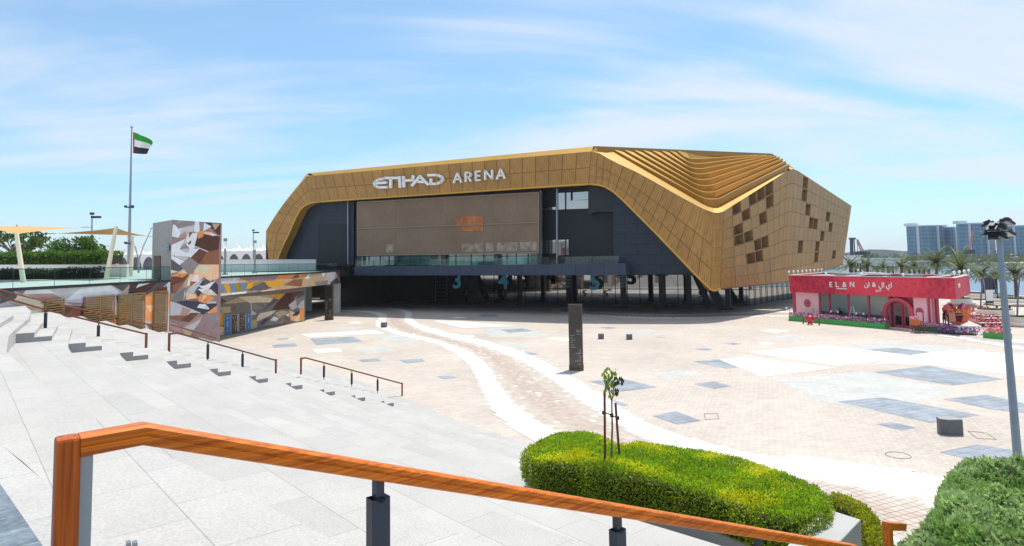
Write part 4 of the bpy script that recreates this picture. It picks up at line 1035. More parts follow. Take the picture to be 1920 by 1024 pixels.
# ---- deck fascia and mural building on the right of the tower
mbd = thing('mural_building', 'low plaza building under the deck with sand, orange and blue faceted mural', 'building', (-28, 80, 0))
DF = VP((-28.6, 62), (-26.4, 97.5))
m = MB()
zt, zb = 6.3, 4.55
f0, f1 = DF.s_of((-28.7, 61)), DF.s_of((-26.3, 99.2))
quad = [proj(DF.pt(f0, zt)), proj(DF.pt(f1, zt)), proj(DF.pt(f1, zb)), proj(DF.pt(f0, zb))]
ov = [c_tan,
 (c_lg, r3([(70,140),(370,130),(360,160),(500,215),(70,240)])), (c_mv, r3([(370,130),(900,110),(860,190),(500,215),(360,160)])), (c_or, r3([(840,190),(900,110),(1160,95),(1060,170)])), (c_rb, r3([(1060,170),(1160,95),(1190,150)])), (c_or, r3([(1160,95),(1310,85),(1250,165),(1180,150)])),
 (c_w, r3([(1320,90),(1320,170),(1250,165)])), (c_ol, r3([(70,245),(500,215),(800,195),(720,320),(70,370)])), (c_bl, r3([(75,245),(130,240),(170,360),(120,365)])), (c_bl, r3([(215,235),(280,230),(310,345),(250,350)])), (c_bl, r3([(370,225),(440,220),(450,330),(390,335)])), (c_yo, r3([(140,250),(210,235),(240,350),(190,360)])), (c_yo, r3([(480,225),(560,215),(520,300),(450,300)])),
 (c_dg, r3([(520,290),(700,210),(800,290),(690,330),(470,330)])), (c_yo, r3([(700,205),(1060,180),(960,260),(760,280)])), (c_tan, r3([(980,180),(1320,165),(1270,270),(960,290)])), (c_rb, r3([(960,255),(1100,175),(1230,170),(1210,275)])),
 (c_cr, r3([(70,370),(330,350),(440,340),(420,410),(70,420)])), (c_w, r3([(260,360),(460,340),(420,410),(240,400)])), (c_g, r3([(460,345),(670,325),(630,390),(430,410)])), (c_lo, r3([(670,325),(900,310),(900,360),(630,390)])), (c_or, r3([(840,315),(1270,270),(1220,330),(900,360)])),
 (c_lg, [(612,512),(632,505),(636,530),(606,545)]), (c_w, [(602,510),(612,510),(606,520)]), (c_rb, [(625,503),(668,498),(668,515),(640,530)]), (c_dg, [(618,530),(632,520),(640,535),(630,545)]), (c_g, [(590,530),(615,525),(612,552),(598,545)]), (c_lo, [(616,540),(640,536),(640,548),(620,552)]),
]
mural(m, DF, quad, ov, rnd=26, seed=12); m.build('fascia_mural', MUR, mbd)
m = MB(); a_, b_ = DF.pt(f0, 0, -0.02), DF.pt(f1, 0, -0.02)
m.extr([a_+Vector((0, 0, zb)), b_+Vector((0, 0, zb)), b_+Vector((0, 0, zt)), a_+Vector((0, 0, zt))], -DF.n3*0.5)
m.extr([a_+Vector((0, 0, zb)), b_+Vector((0, 0, zb)), b_+Vector((-14, 20, zb)), a_+Vector((-14, 0, zb))], (0, 0, 0.3))
m.build('deck_edge', MT['concrete'], mbd)
g0, g1 = G(405, 632), G(572, 602.5)
GW = VP(g0, g1)
quad = [proj(GW.zat(403, zb)), proj(GW.zat(572, zb)), proj(GW.zat(572, 0)), proj(GW.zat(403, 0))]
ov = [c_st,
 (c_dg, r3([(60,430),(190,430),(190,480),(60,520)])), (c_g, r3([(60,400),(330,410),(190,480)])), (c_tan, r3([(60,540),(340,420),(840,380),(780,490),(300,505)])), (c_yo, r3([(740,390),(1000,370),(900,450),(860,440)])), (c_cr, r3([(340,415),(600,400),(830,440),(780,490),(500,495)])),
 (c_st, r3([(340,510),(760,490),(690,580),(560,660),(270,620)])), (c_g, r3([(520,500),(560,500),(690,580),(520,580)])), (c_tan, r3([(100,560),(240,545),(240,630),(130,640)])), (c_rb, r3([(240,550),(330,545),(260,630)])), (c_lg, r3([(520,590),(600,650),(520,670)])),
 (c_yo, r3([(60,600),(140,640),(140,800),(50,810)])), (c_or, r3([(60,600),(110,620),(60,700)])), (c_lo, r3([(50,810),(145,830),(140,940),(45,950)])), (c_db, r3([(870,500),(1000,360),(1100,360),(1110,500),(1040,580),(800,600)])), (c_dg, r3([(820,440),(900,450),(700,600),(680,600)])),
 (c_br, r3([(1060,350),(1240,335),(1100,430)])), (c_g, r3([(1120,450),(1245,380),(1245,470),(1140,520)])), (c_dg, r3([(1180,350),(1245,340),(1245,390),(1150,440)])), (c_lg, r3([(1030,530),(1130,450),(1150,560),(1080,600)])), (c_lg, r3([(1150,540),(1245,450),(1245,560),(1180,580)])),
 (c_cr, r3([(600,700),(640,640),(900,590),(930,600),(800,660),(660,800),(580,840)])), (c_tan, r3([(840,640),(940,600),(1040,620),(900,710)])), (c_w, r3([(780,740),(830,680),(900,710),(860,750)])), (c_n, r3([(640,780),(700,720),(790,700),(670,800)])), (c_g, r3([(690,800),(780,745),(960,745),(950,780),(700,810)])),
 (c_rb, r3([(950,780),(980,700),(1040,690),(1080,750)])), (c_lo, r3([(1040,600),(1200,660),(1180,750),(1060,740)])), (c_n, r3([(1080,680),(1130,620),(1190,610),(1160,670)])), (c_or, r3([(1190,570),(1245,560),(1245,740),(1180,740)])), (c_w, r3([(980,660),(1040,640),(1040,690)])), (c_tan, r3([(525,740),(600,720),(600,830),(525,860)])),
 (c_cr, r3([(510,490),(520,490),(525,600),(515,600)])),
]
m = MB(); mural(m, GW, quad, ov, rnd=34, seed=21); m.build('wall_mural', MUR, mbd)
m = MB(); a_, b_ = GW.zat(403, 0, -0.02), GW.zat(572, 0, -0.02); m.extr([a_, b_, b_+Vector((0, 0, zb)), a_+Vector((0, 0, zb))], -GW.n3*5); m.build('wall_core', MT['concrete'], mbd)
def onw(pl, pts, off, thick, mt, name, par):
    m = MB(); m.extr([pl.at(x, y, off) for x, y in pts], -pl.n3*thick); return m.build(name, mt, par)
MT['pblue'] = mat('poster_blue', lin((30, 120, 190)), 0.45); MT['greyf'] = mat('grey_frame', lin((150, 148, 148)), 0.5)
onw(GW, r3([(150,660),(245,655),(245,925),(150,935)]), 0.06, 0.06, MT['greyf'], 'door_surround', mbd)
onw(GW, r3([(168,672),(232,668),(232,912),(168,922)]), 0.1, 0.04, MT['pblue'], 'blue_poster', mbd)
onw(GW, r3([(245,655),(450,640),(450,880),(245,905)]), 0.08, 0.08, MT['greyf'], 'door_surround', mbd)
MT['doorpic'] = mat('door_graphic', (0.05, 0.03, 0.025), 0.3)
for q in ([(258,665),(325,660),(325,895),(258,903)], [(365,650),(435,645),(435,875),(365,882)]):
    d = onw(GW, r3(q), 0.12, 0.05, MT['doorpic'], 'door', mbd); mm = MB(); rg = random.Random(q[0][0])
    for _ in range(46):
        x, y = rg.uniform(q[0][0]+6, q[1][0]-6), rg.uniform(q[0][1]+8, q[2][1]-10); s = rg.uniform(4, 9)
        mm.poly([GW.at(*r3([(x+s*math.cos(a), y+s*math.sin(a))])[0], 0.135) for a in (0, 2.1, 4.2)], None, rg.choice([c_rb, c_lo, c_br, c_pk, c_cr, c_tan]))
    mm.build('door_pattern', MUR, d)
onw(GW, r3([(450,635),(525,628),(525,862),(450,875)]), 0.06, 0.06, MT['greyf'], 'door_surround', mbd)
onw(GW, r3([(460,636),(512,630),(512,855),(460,866)]), 0.1, 0.04, MT['pblue'], 'blue_poster', mbd)
GWd = GW.d3 if GW.d3.y > 0 else -GW.d3
for x, lst_ in ((197, ((705,10),(790,60),(880,10))), (485, ((660,12),(730,60),(830,12)))):
    for yy, hh in lst_:
        mm = MB(); 
        for k in range(int(hh/8)+1):
            mm.extr([GW.at(*r3([(x+dx, yy-hh/2+k*8+dy)])[0], 0.125) for dx, dy in ((-5, 0), (5, 0), (5, 5), (-5, 5))], -GW.n3*0.02)
        mm.build('poster_lettering', MT['white'], mbd)
# pillars under the deck
for (x, y, z1) in ((639, 587, 4.6), (585, 583, 4.6)):
    g = G(x, y); m = MB(); m.box((g.x-0.6, g.y, 2.3), (0.9, 0.7, 4.56), R(-5)); m.box((g.x-0.6, g.y, 0.1), (1.0, 0.8, 0.2), R(-5)); m.build('pillar', MT['offwhite'], mbd)
m = MB(); m.extr([(-50, 118, 0), (-33, 106, 0), (-33, 106, 4.5), (-50, 118, 4.5)], (-0.5, -0.5, 0)); m.build('back_wall', MT['dark'], mbd)
# link slab to the arena balcony
m = MB(); m.extr([(-26.3, 99, 5.6), (-27.2, 113, 5.6), (-36, 118, 5.6), (-40, 100, 5.6)], (0, 0, 0.9)); m.build('link_slab', MT['navy_s'], mbd)
# deck edge strip (thin dark line) and glass balustrades
def glassrail(pts, h, label, pitch):
    t_ = thing('glass_balustrade', label, 'balustrade', (*pts[0][:2], DK), 'glass balustrades along the deck edge')
    P_ = [Vector((x, y, DK)) for x, y in pts]; mg = MB(); md = MB(); mt_ = MB()
    for a, b in zip(P_, P_[1:]):
        n = max(1, round((b-a).length/pitch)); nrm = Vector(((b-a).y, -(b-a).x, 0)).normalized()
        for i in range(n):
            p, q = a.lerp(b, i/n+0.01/n), a.lerp(b, (i+1)/n-0.01/n)
            mg.extr([p, q, q+Vector((0, 0, h)), p+Vector((0, 0, h))], nrm*0.03)
            mt_.bar(a.lerp(b, (i+1)/n), a.lerp(b, (i+1)/n)+Vector((0, 0, h)), 0.02)
        md.extr([a+Vector((0, 0, -0.16)), b+Vector((0, 0, -0.16)), b+Vector((0, 0, 0.02)), a+Vector((0, 0, 0.02))], nrm*0.12)
        mt_.bar(a+Vector((0, 0, h)), b+Vector((0, 0, h)), 0.045)
    mg.build('glass_panels', MT['glassg'], t_); md.build('base_channel', MT['dark'], t_); mt_.build('top_rail', MT['navy_s'], t_)
glassrail([(-27.85, 20), (-27.55, 36), (-27.35, 52)], 1.05, 'green tinted glass balustrade on the deck left of the mural tower', 3.4)
glassrail([(-28.6, 63), (-27.3, 83), (-26.5, 98.5)], 1.15, 'green tinted glass balustrade on the deck right of the mural tower', 3.0)
rl = thing('metal_railing', 'light grey framed railing at the far end of the deck by the arena', 'railing', (-30, 118, DK))
m = MB(); a, b = Vector((-41, 124, DK)), Vector((-29, 116, DK))
for i in range(9): m.bar(a.lerp(b, i/8), a.lerp(b, i/8)+Vector((0, 0, 1.4)), 0.07)
m.bar(a+Vector((0, 0, 1.4)), b+Vector((0, 0, 1.4)), 0.07); m.build('frame', MT['steel'], rl)
m = MB(); m.extr([a+Vector((0, 0, 0.1)), b+Vector((0, 0, 0.1)), b+Vector((0, 0, 1.3)), a+Vector((0, 0, 1.3))], (0.02, 0.03, 0)); m.build('glass_panel', MT['glassg'], rl)
# parapets behind the deck
m = MB(); m.extr([P(405, 500, 130), P(600, 500, 132)], (0, 0, 0)) if False else None
def wall_between(name, label, pxa, pxb, y, z0, z1, mt, th=0.4):
    a = P(pxa[0], pxa[1], y[0]); b = P(pxb[0], pxb[1], y[1]); m = MB()
    m.extr([(a.x, a.y, z0), (b.x, b.y, z0), (b.x, b.y, z1[1]), (a.x, a.y, z1[0])], (0, th, 0)); m.extr([(a.x, a.y-0.05, z1[0]+0.003), (b.x, b.y-0.05, z1[1]+0.003), (b.x, b.y+th+0.05, z1[1]+0.003), (a.x, a.y+th+0.05, z1[0]+0.003)], (0, 0, 0.08))
    o = m.build(name, mt, origin=((a.x+b.x)/2, a.y, z0)); tag(o, label, 'wall'); return o
wall_between('parapet_wall', 'long pale parapet wall behind the deck between tower and arena', (400,487), (592,487), (105, 105), 6.4, (P(405,487.5,105).z, P(590,487.5,105).z), MT['offwhite'])
wall_between('garden_wall', 'low white garden wall in front of the clipped hedge at far left', (-30,498), (238,500), (72, 72), 6.4, (P(0,497.5,72).z, P(238,497.5,72).z), MT['white'])
# ---- flagpole
fp_ = thing('flagpole', 'very tall grey flagpole with a green white black and red flag', 'flagpole', (*P(241, 490, 150)[:2], 6.4))
tb, tt = P(241.5, 500, 150), P(247, 240, 150); tt.x = tb.x+0.15; tt.x = P(247, 240, 150).x
m = MB(); m.tube([(tb.x, 150, 6.4), tb.lerp(tt, .32), tt], [0.42, 0.3, 0.13], 10); m.ball(tt+Vector((0, 0, .2)), 0.3); m.build('pole', MT['steel'], fp_)
for yy in (389, 457): 
    m = MB()
    c = P(243.5, yy, 150); m.box(c, (1.3, 1.3, 0.22)); m.box(c+Vector((0.8, -0.3, 0.2)), (0.5, 0.4, 0.5)); m.box(c+Vector((-0.8, -0.3, 0.2)), (0.5, 0.4, 0.5)); m.build('light_bracket', MT['dark'], fp_)
m.build('light_bracket', MT['dark'], fp_) if False else None
gx, gy = 14, 9; fl = MB(); fcols = {0: lin((10, 150, 30)), 1: (0.8, 0.8, 0.8), 2: (0.012, 0.012, 0.014), 'r': lin((190, 20, 30))}
FM = mat('flag_cloth', (1, 1, 1), 0.8, vcol=True, noise_amt=0.03)
def flagpt(u_, v_):
    px = 249.3+35*u_-3*u_*v_*v_; py = 247.5+40*v_+(15-11*v_)*u_*u_+3*math.sin(u_*6)*u_+ (1-v_)*6*u_
    p = P(px, py, 150); return p+Vector((0, 1.2*math.sin(u_*9+v_*2)*u_, 0))
for i in range(gx):
    for j in range(gy):
        c = fcols['r'] if i < 1 else fcols[j//3]
        fl.poly([flagpt(i/gx, j/gy), flagpt((i+1)/gx, j/gy), flagpt((i+1)/gx, (j+1)/gy), flagpt(i/gx, (j+1)/gy)], None, c, None, True)
fl.build('flag', FM, fp_)
# ---- shade sails
MT['sail'] = mat('sail_fabric', lin((196, 152, 92)), 0.8, noise_amt=0.05); MT['mast'] = mat('cream_mast', lin((225, 215, 190)), 0.5)
def sail(label, cpx, ys, masts, n=12):
    base = P(masts[0][1][0], masts[0][1][1], masts[0][2])
    t_ = thing('shade_sail', label, 'shade sail', (base.x, base.y, DK), 'sand coloured shade sails over the terrace'); m = MB()
    cs = [P(x, y, d) for (x, y), d in zip(cpx, ys)]
    if len(cs) == 3: cs.append(cs[2].lerp(cs[0], 0.5))
    cen = sum(cs, Vector((0, 0, 0)))/4
    def pt(u_, v_):
        p = cs[0]*(1-u_)*(1-v_)+cs[1]*u_*(1-v_)+cs[2]*u_*v_+cs[3]*(1-u_)*v_
        e = (abs(u_-.5)*2)**2; f = (abs(v_-.5)*2)**2
        p = p.lerp(cen, 0.13*((1-e)*f+(1-f)*e)); return p
    for i in range(n):
        for j in range(n): m.poly([pt(i/n, j/n), pt((i+1)/n, j/n), pt((i+1)/n, (j+1)/n), pt(i/n, (j+1)/n)], None, None, None, True)
    m.build('canopy', MT['sail'], t_)
    for (tx, bx_, d) in masts:
        m = MB(); b_ = P(bx_[0], bx_[1], d); b_.z = DK; m.tube([b_, P(tx[0], tx[1], d)], [0.2, 0.15], 10); m.build('mast', MT['mast'], t_)
    m = MB(); m.tube([cs[0], cs[0]+(cs[0]-cen)*0.18], 0.03, 4); m.tube([cs[2], cs[2]+(cs[2]-cen)*0.18], 0.03, 4); m.build('cable', MT['steel'], t_)
sail('sand coloured shade sail stretched from a cream mast beyond the left picture edge', [(-60, 424), (31, 439), (152, 426.5), (40, 424)], [60, 52, 62, 74], [((31, 438), (44, 527), 52)])
sail('sand coloured shade sail rising to a leaning cream mast left of the grey tower', [(105, 438), (218, 427), (278, 443), (190, 440)], [62, 57, 66, 80], [((218, 424), (199, 524), 57), ((249, 443), (246, 500), 74)])
# ---- lamp columns on the deck
def lampcol(px, yb, yt, d, label):
    b_ = P(px, yb, d); t_ = thing('light_column', label, 'light column', (b_.x, b_.y, DK), 'slim light columns on the deck'); zt_ = P(px, yt, d).z
    m = MB(); m.tube([(b_.x, b_.y, DK), (b_.x, b_.y, DK+(zt_-DK)*0.72)], 0.13, 8); m.box((b_.x, b_.y, DK+0.08), (0.5, 0.5, 0.16)); m.build('post', MT['steel'], t_)
    m = MB(); zm = DK+(zt_-DK)*0.72
    for k in range(4): a = k*math.pi/2+.4; m.tube([(b_.x+.14*math.cos(a), b_.y+.14*math.sin(a), zm), (b_.x+.14*math.cos(a), b_.y+.14*math.sin(a), zt_-0.35)], 0.03, 5)
    m.build('lamp_cage', MT['white'], t_); m = MB(); m.tube([(b_.x, b_.y, zt_-0.35), (b_.x, b_.y, zt_)], 0.2, 10); m.build('cap', MT['steel'], t_)
lampcol(421.5, 513, 447, 76, 'slim steel light column just right of the mural tower')
lampcol(477.5, 510, 451, 88, 'slim steel light column nearer the golden arena')
def streetlamp(px, yt, d, label, kind=0):
    b_ = P(px, 500, d); t_ = thing('street_lamp', label, 'street lamp', (b_.x, b_.y, 6.3), 'street lamps beyond the deck'); tp = P(px, yt, d); m = MB()
    if kind == 0:
        m.tube([(b_.x, b_.y, 6.3), (tp.x, tp.y, tp.z)], [0.2, 0.1], 8); m.build('post', MT['steel'], t_); m = MB(); m.box(tp+Vector((0.7, 0, -.3)), (1.5, .5, .35)); m.box(tp+Vector((0, 0, .3)), (.5, .5, .4)); m.build('lamp_head', MT['dark'], t_)
    else:
        for s in (-1, 1): m.tube([(b_.x, b_.y, 6.3), (b_.x+s*.1, b_.y, 9), (b_.x+s*.7, b_.y, tp.z-2.5), (b_.x+s*2.2, b_.y, tp.z+(.8 if s > 0 else -.6))], [0.16, .13, .1, .07], 6)
        m.build('post', MT['steel'], t_); m = MB(); m.box((b_.x+2.6, b_.y, tp.z+.95), (1.4, .35, .14)); m.build('lamp_head', MT['steel'], t_)
streetlamp(172.5, 404, 110, 'grey street lamp rising behind the second terrace tree')
streetlamp(260, 438, 120, 'street lamp with two curved arms beside the grey tower', 1)
streetlamp(475, 434, 170, 'dark topped street lamp over the white tents by the arena')
streetlamp(143, 470, 90, 'short white lamp post standing between the leafy terrace trees')
# ---- white tents
MT['tent'] = mat('tent_membrane', (0.8, 0.8, 0.8), 0.6, emit=None); MT['tentd'] = mat('tent_inside', lin((92, 90, 96)), 0.8, noise_amt=0.3, nscale=0.3)
def tent_proto(label):
    t_ = thing('tent', label, 'tent', (0, 0, 0), 'row of white peaked tents'); w2 = 3.1; m = MB()
    def edge(s):   # eave arch
        return 3.0+4.6*(1-abs(s)**2.6)
    n = 8; pk = Vector((0, 0, 11.2))
    ring = []
    for side in range(4):
        for i in range(n):
            s = -1+2*i/n; x, y = s*w2, -w2
            a = side*math.pi/2; ring.append((Vector((x*math.cos(a)-y*math.sin(a), x*math.sin(a)+y*math.cos(a), 7.8+0.35*abs(s))), Vector((x*math.cos(a)-y*math.sin(a), x*math.sin(a)+y*math.cos(a), max(0, 6.6*(1-abs(s)**2.4))))))
    N4 = len(ring)
    for i in range(N4):
        (a, la), (b, lb) = ring[i], ring[(i+1) % N4]
        pr = None
        for k in range(5):
            t0, t1 = k/5, (k+1)/5
            def pp(p, t): 
                q = p.lerp(pk, t); q.z = p.z+(pk.z-p.z)*t**2.2; return q
            f = [pp(a, t0), pp(b, t0), pp(b, t1), pp(a, t1)]
            m.poly(f if k < 4 else [f[0], f[1], pk], None, None, None, True)
        m.poly([la, lb, b, a])
    m.build('canopy', MT['tent'], t_); m = MB(); m.box((0, 0, 3.3), (5.7, 5.7, 6.4)); m.build('dark_interior', MT['tentd'], t_)  # solid box painted dark for the shaded space inside the tent
    return t_
tx = [(417, 'leftmost tent visible right of the mural tower'), (444, 'second white tent right of the mural tower'), (467, 'third white tent right of the mural tower'), (490, 'white tent partly hidden by the golden arena')]
tp = None
for x, lb in tx+[(237, 'white tent right behind the flagpole base'), (262, 'white tent beside the grey side of the tower'), (286, 'white tent mostly hidden behind the grey tower'), (212, 'white tent behind the leaning cream mast')]:
    g = P(x, 497, 285 if x > 300 else 330)
    if tp is None: tp = tent_proto('white peaked tent, '+lb); o = tp
    else: o = copy_tree(tp)
    o['label'] = 'white peaked tent, '+lb if not lb.startswith('white') else lb.replace('white tent', 'white peaked tent')
    o.location = (g.x, g.y, 5.8); 
    if x < 300: o.scale = (1.15, 1.15, 1.0)
# red dome roof small (seen above the garden wall)
m = MB(); m.ball(P(219, 497, 74), 0.3, sq=(1, 1, .6)); m.tube([P(219,497,74)-Vector((0,0,1.2)), P(219,497,74)], 0.05, 6); tag(m.build('beacon_post', mat('beacon_red', lin((200, 30, 40)), 0.5), origin=(*P(219,497,74)[:2], 6.4)), 'small red domed bollard top behind the leaning cream mast', 'bollard')
# ================= totems, blocks =================
def totem(px, py, w_, d_, h_, rz, label):
    g = G(px, py); t_ = thing('wayfinding_totem', label, 'sign', g, 'dark wayfinding totems on the plaza'); Rm = Matrix.Rotation(rz, 3, 'Z')
    m = MB(); m.box(g+Vector((0, 0, 0.18)), (w_*1.06, d_*1.08, 0.36), rz); m.build('plinth', MT['bronze'], t_)
    m = MB(); m.box(g+Vector((0, 0, 0.36+(h_-0.36)/2)), (w_*0.95, d_*0.9, h_-0.37), rz); m.build('panel', MT['totem'], t_)
    m = MB()
    for s in (-1, 1): m.box(g+Rm @ Vector((s*w_*0.485, 0, 0.36+(h_-0.36)/2)), (w_*0.04, d_*1.0, h_-0.36), rz)
    m.box(g+Vector((0, 0, h_+0.03)), (w_*1.01, d_, 0.06), rz); m.build('frame', MT['bronze'], t_)
    f = Rm @ Vector((0, -1, 0)); xd = Rm @ Vector((1, 0, 0))
    rg = random.Random(3)
    z = h_*0.61; k = 0
    # rows of tiny unreadable lettering: word shaped groups of fine strokes, and two arrows
    for (ws, al, sz) in (((4, 3), 1, .05), ((7,), 1, .06), ((2, 4), 1, .05), ((1, 1, 1), -1, .08), ((6,), -1, .045), ((8,), -1, .055), ((4,), -1, .05), ((7,), -1, .045), ((8,), -1, .055), ('a', 1, .1), ((5,), 1, .045), ((8,), 1, .06), ((5,), 1, .05), ('a', 1, .1), ((6,), 1, .045), ((9,), 1, .06), ((5,), 1, .05), ((8,), 1, .05)):
        mm = MB(); c0 = g+f*(d_*0.45+0.006)+Vector((0, 0, z))
        if ws == 'a':
            x0 = w_*.3; mm.bar(c0+xd*(x0-.05), c0+xd*(x0+.05), .018, .01); mm.bar(c0+xd*(x0+.05), c0+xd*(x0+.015)+Vector((0, 0, .035)), .016, .01); mm.bar(c0+xd*(x0+.05), c0+xd*(x0+.015)-Vector((0, 0, .035)), .016, .01)
        else:
            tot = sum(ws)*sz*.75+(len(ws)-1)*sz*.6; x0 = al*(w_*.37)-(tot if al > 0 else 0)
            for n_ in ws:
                for q in range(n_):
                    hh = sz*(1 if rg.random() < .35 else .68)
                    mm.box(c0+xd*(x0+sz*.3)+Vector((0, 0, hh/2)), (sz*.16, .012, hh), rz)
                    if rg.random() < .7: mm.box(c0+xd*(x0+sz*.42)+Vector((0, 0, rg.choice((.1, .5, .9))*sz*.68)), (sz*.3, .012, sz*.15), rz)
                    x0 += sz*.75
                x0 += sz*.6
        mm.build('lettering', MT['white'], t_); z -= h_*(.022 if al == 1 and sz < .055 else .036)
    return t_
MT['bronze'] = mat('bronze_trim', lin((98, 80, 60)), 0.35, 0.5); MT['totem'] = mat('totem_panel', (0.022, 0.02, 0.02), 0.18, 0.0, spec=0.8, noise_amt=0.2, nscale=0.6)
totem(1081, 694, 0.93, 0.42, 4.42, R(-9), 'tall dark wayfinding totem with white lettering in the middle of the plaza')
totem(617, 600, 1.05, 0.42, 4.55, R(-14), 'dark wayfinding totem near the pillar under the left deck')
MT['block'] = mat('block_stone', lin((96, 98, 102)), 0.6, noise_amt=0.1, nscale=6)
MT['blocktop'] = mat('block_top', lin((150, 150, 152)), 0.6, noise_amt=0.1, nscale=6)
for x, y, s, lb in ((720, 614, 0.62, 'small dark stone block seat beside the winding white band near the arena'), (1127, 635.5, 0.52, 'dark stone block seat just right of the central totem'), (1180, 636.5, 0.52, 'dark stone block seat second to the right of the central totem')):
    g = G(x, y); t_ = thing('stone_block', lb, 'block seat', g, 'dark stone block seats'); m = MB(); m.box(g+Vector((0, 0, s*.47)), (s, s, s*.9), R(-4)); m.build('block', MT['block'], t_); m = MB(); m.box(g+Vector((0, 0, s*.945)), (s*1.02, s*1.02, s*.05), R(-4)); m.build('cap', MT['blocktop'], t_)
g = G(1783, 815); t_ = thing('stone_block', 'large folded dark stone block seat near the lamp mast', 'block seat', g, 'dark stone block seats'); m = MB()
q = [Vector((x, y, 0))+g for x, y in ((-.42, .02), (-.16, -.16), (.42, -.16), (.42, .34), (-.30, .42))]
m.extr(q, (0, 0, .62)); m.build('block', MT['block'], t_); m = MB(); m.extr([p+Vector((0, 0, .624)) for p in q], (0, 0, .03)); m.build('cap', MT['blocktop'], t_)
MT['joint'] = mat('dark_joint', (0.07, 0.065, 0.06), 0.8)
g = G(1684, 853.5, 0.02); m = MB()
m.tube([g+Vector((.42*math.cos(a), .42*math.sin(a), 0)) for a in [k*math.pi/16 for k in range(33)]], 0.008, 4); tag(m.build('manhole_cover', MT['joint'], origin=g), 'round manhole outline in the paving left of the lamp mast', 'manhole cover')
for q, lb in (([(1320,776),(1345,775),(1348,785),(1323,787)], 'rectangular inspection cover outline beyond the hedge'), ([(1815,808),(1850,812),(1868,824),(1833,822)], 'square inspection cover outline right of the large stone block'), ([(1232,631),(1245,629),(1247,632),(1234,633)], 'tiny inspection cover outline right of the small block seats')):
    m = MB(); pts = [G(x, y, .02) for x, y in q]; m.tube(pts+[pts[0]], 0.008, 4); tag(m.build('inspection_cover', MT['joint'], origin=sum(pts, Vector((0,0,0)))/4), lb, 'manhole cover')
# ================= handrails on the steps =================
def wood(name, c, k=0.25):
    m = mat(name, c, 0.42, spec=0.3); t = m.node_tree; b = t.nodes['Principled BSDF']; geo = [n for n in t.nodes if n.type == 'NEW_GEOMETRY'][0]
    mpn = t.nodes.new('ShaderNodeMapping'); mpn.vector_type = 'POINT'; mpn.inputs['Rotation'].default_value = (0, 0, -NANG)
    m2 = t.nodes.new('ShaderNodeMapping'); m2.inputs['Rotation'].default_value = (0, R(-17.5), 0); m2.inputs['Scale'].default_value = (1.3, 60, 60)
    t.links.new(geo.outputs['Position'], mpn.inputs[0]); t.links.new(mpn.outputs[0], m2.inputs[0])
    n = t.nodes.new('ShaderNodeTexNoise'); n.inputs['Scale'].default_value = 1; n.inputs['Detail'].default_value = 6; n.inputs['Distortion'].default_value = 0.5; t.links.new(m2.outputs[0], n.inputs['Vector'])
    r = t.nodes.new('ShaderNodeValToRGB'); r.color_ramp.elements[0].position = 0.35; r.color_ramp.elements[0].color = (c[0]*.55, c[1]*.45, c[2]*.4, 1); r.color_ramp.elements[1].position = 0.65; r.color_ramp.elements[1].color = (c[0]*1.15, c[1]*1.2, c[2]*1.2, 1)
    t.links.new(n.outputs[0], r.inputs[0]); t.links.new(r.outputs[0], b.inputs['Base Color']); return m
MT['woodf'] = wood('oiled_hardwood', lin((212, 112, 12)))
MT['bluepost'] = mat('post_paint', lin((44, 52, 66)), 0.45, 0.2, noise_amt=0.1, nscale=6)
def nvplane(r): a = MV*r; return VP(a, a+NV*5)
def far_rail(label, top, posts, ends, r=32.6):
    pl = nvplane(r); pts = [pl.at(*p) for p in top]
    t_ = thing('stair_handrail', label, 'handrail', (pts[0].x, pts[0].y, pts[0].z-0.95), 'brown stair handrails across the granite steps')
    m = MB()
    for a, b in zip(pts, pts[1:]): m.bar(a, b, 0.085, 0.07)
    m.build('rail', MT['wood'], t_)
    for (x, y0, y1, isend) in posts:
        a, b = pl.at(x, y0), pl.at(x, y1); m = MB()
        if isend: m.bar(a+Vector((0, 0, .04)), (a.x, a.y, b.z), 0.08, 0.08, up=(0, 1, 0)); m.build('post', MT['wood'], t_)
        else:
            m.bar((a.x, a.y, b.z+0.1), (a.x, a.y, a.z-0.12), 0.10, 0.07, up=(0, 1, 0)); m.bar((a.x, a.y, b.z-0.03), (a.x, a.y, a.z), 0.035, up=(0, 1, 0)); m.build('post', MT['bluepost'], t_)
far_rail('long brown handrail on the upper left of the granite steps', [(-40,547),(0,556.5),(86,581),(275,626.5)], [(86,581,624,0),(185,605,646,0),(274.5,626,666,1),(-15,553,602,0)], None)
far_rail('middle brown handrail on the granite steps below the mural tower', [(317.5,626.5),(332,624.5),(518,676)], [(317.5,626,660.5,1),(390,641,677,0),(455,659,694,0),(517.5,675,709,1)], None)
far_rail('lowest brown handrail where the granite steps meet the plaza', [(564.5,672.5),(573,671),(754,719.5)], [(564.5,672,702,1),(607.5,682,711,0),(659.5,696,724,0),(708,708,736,0),(754,719,748,1)], None)
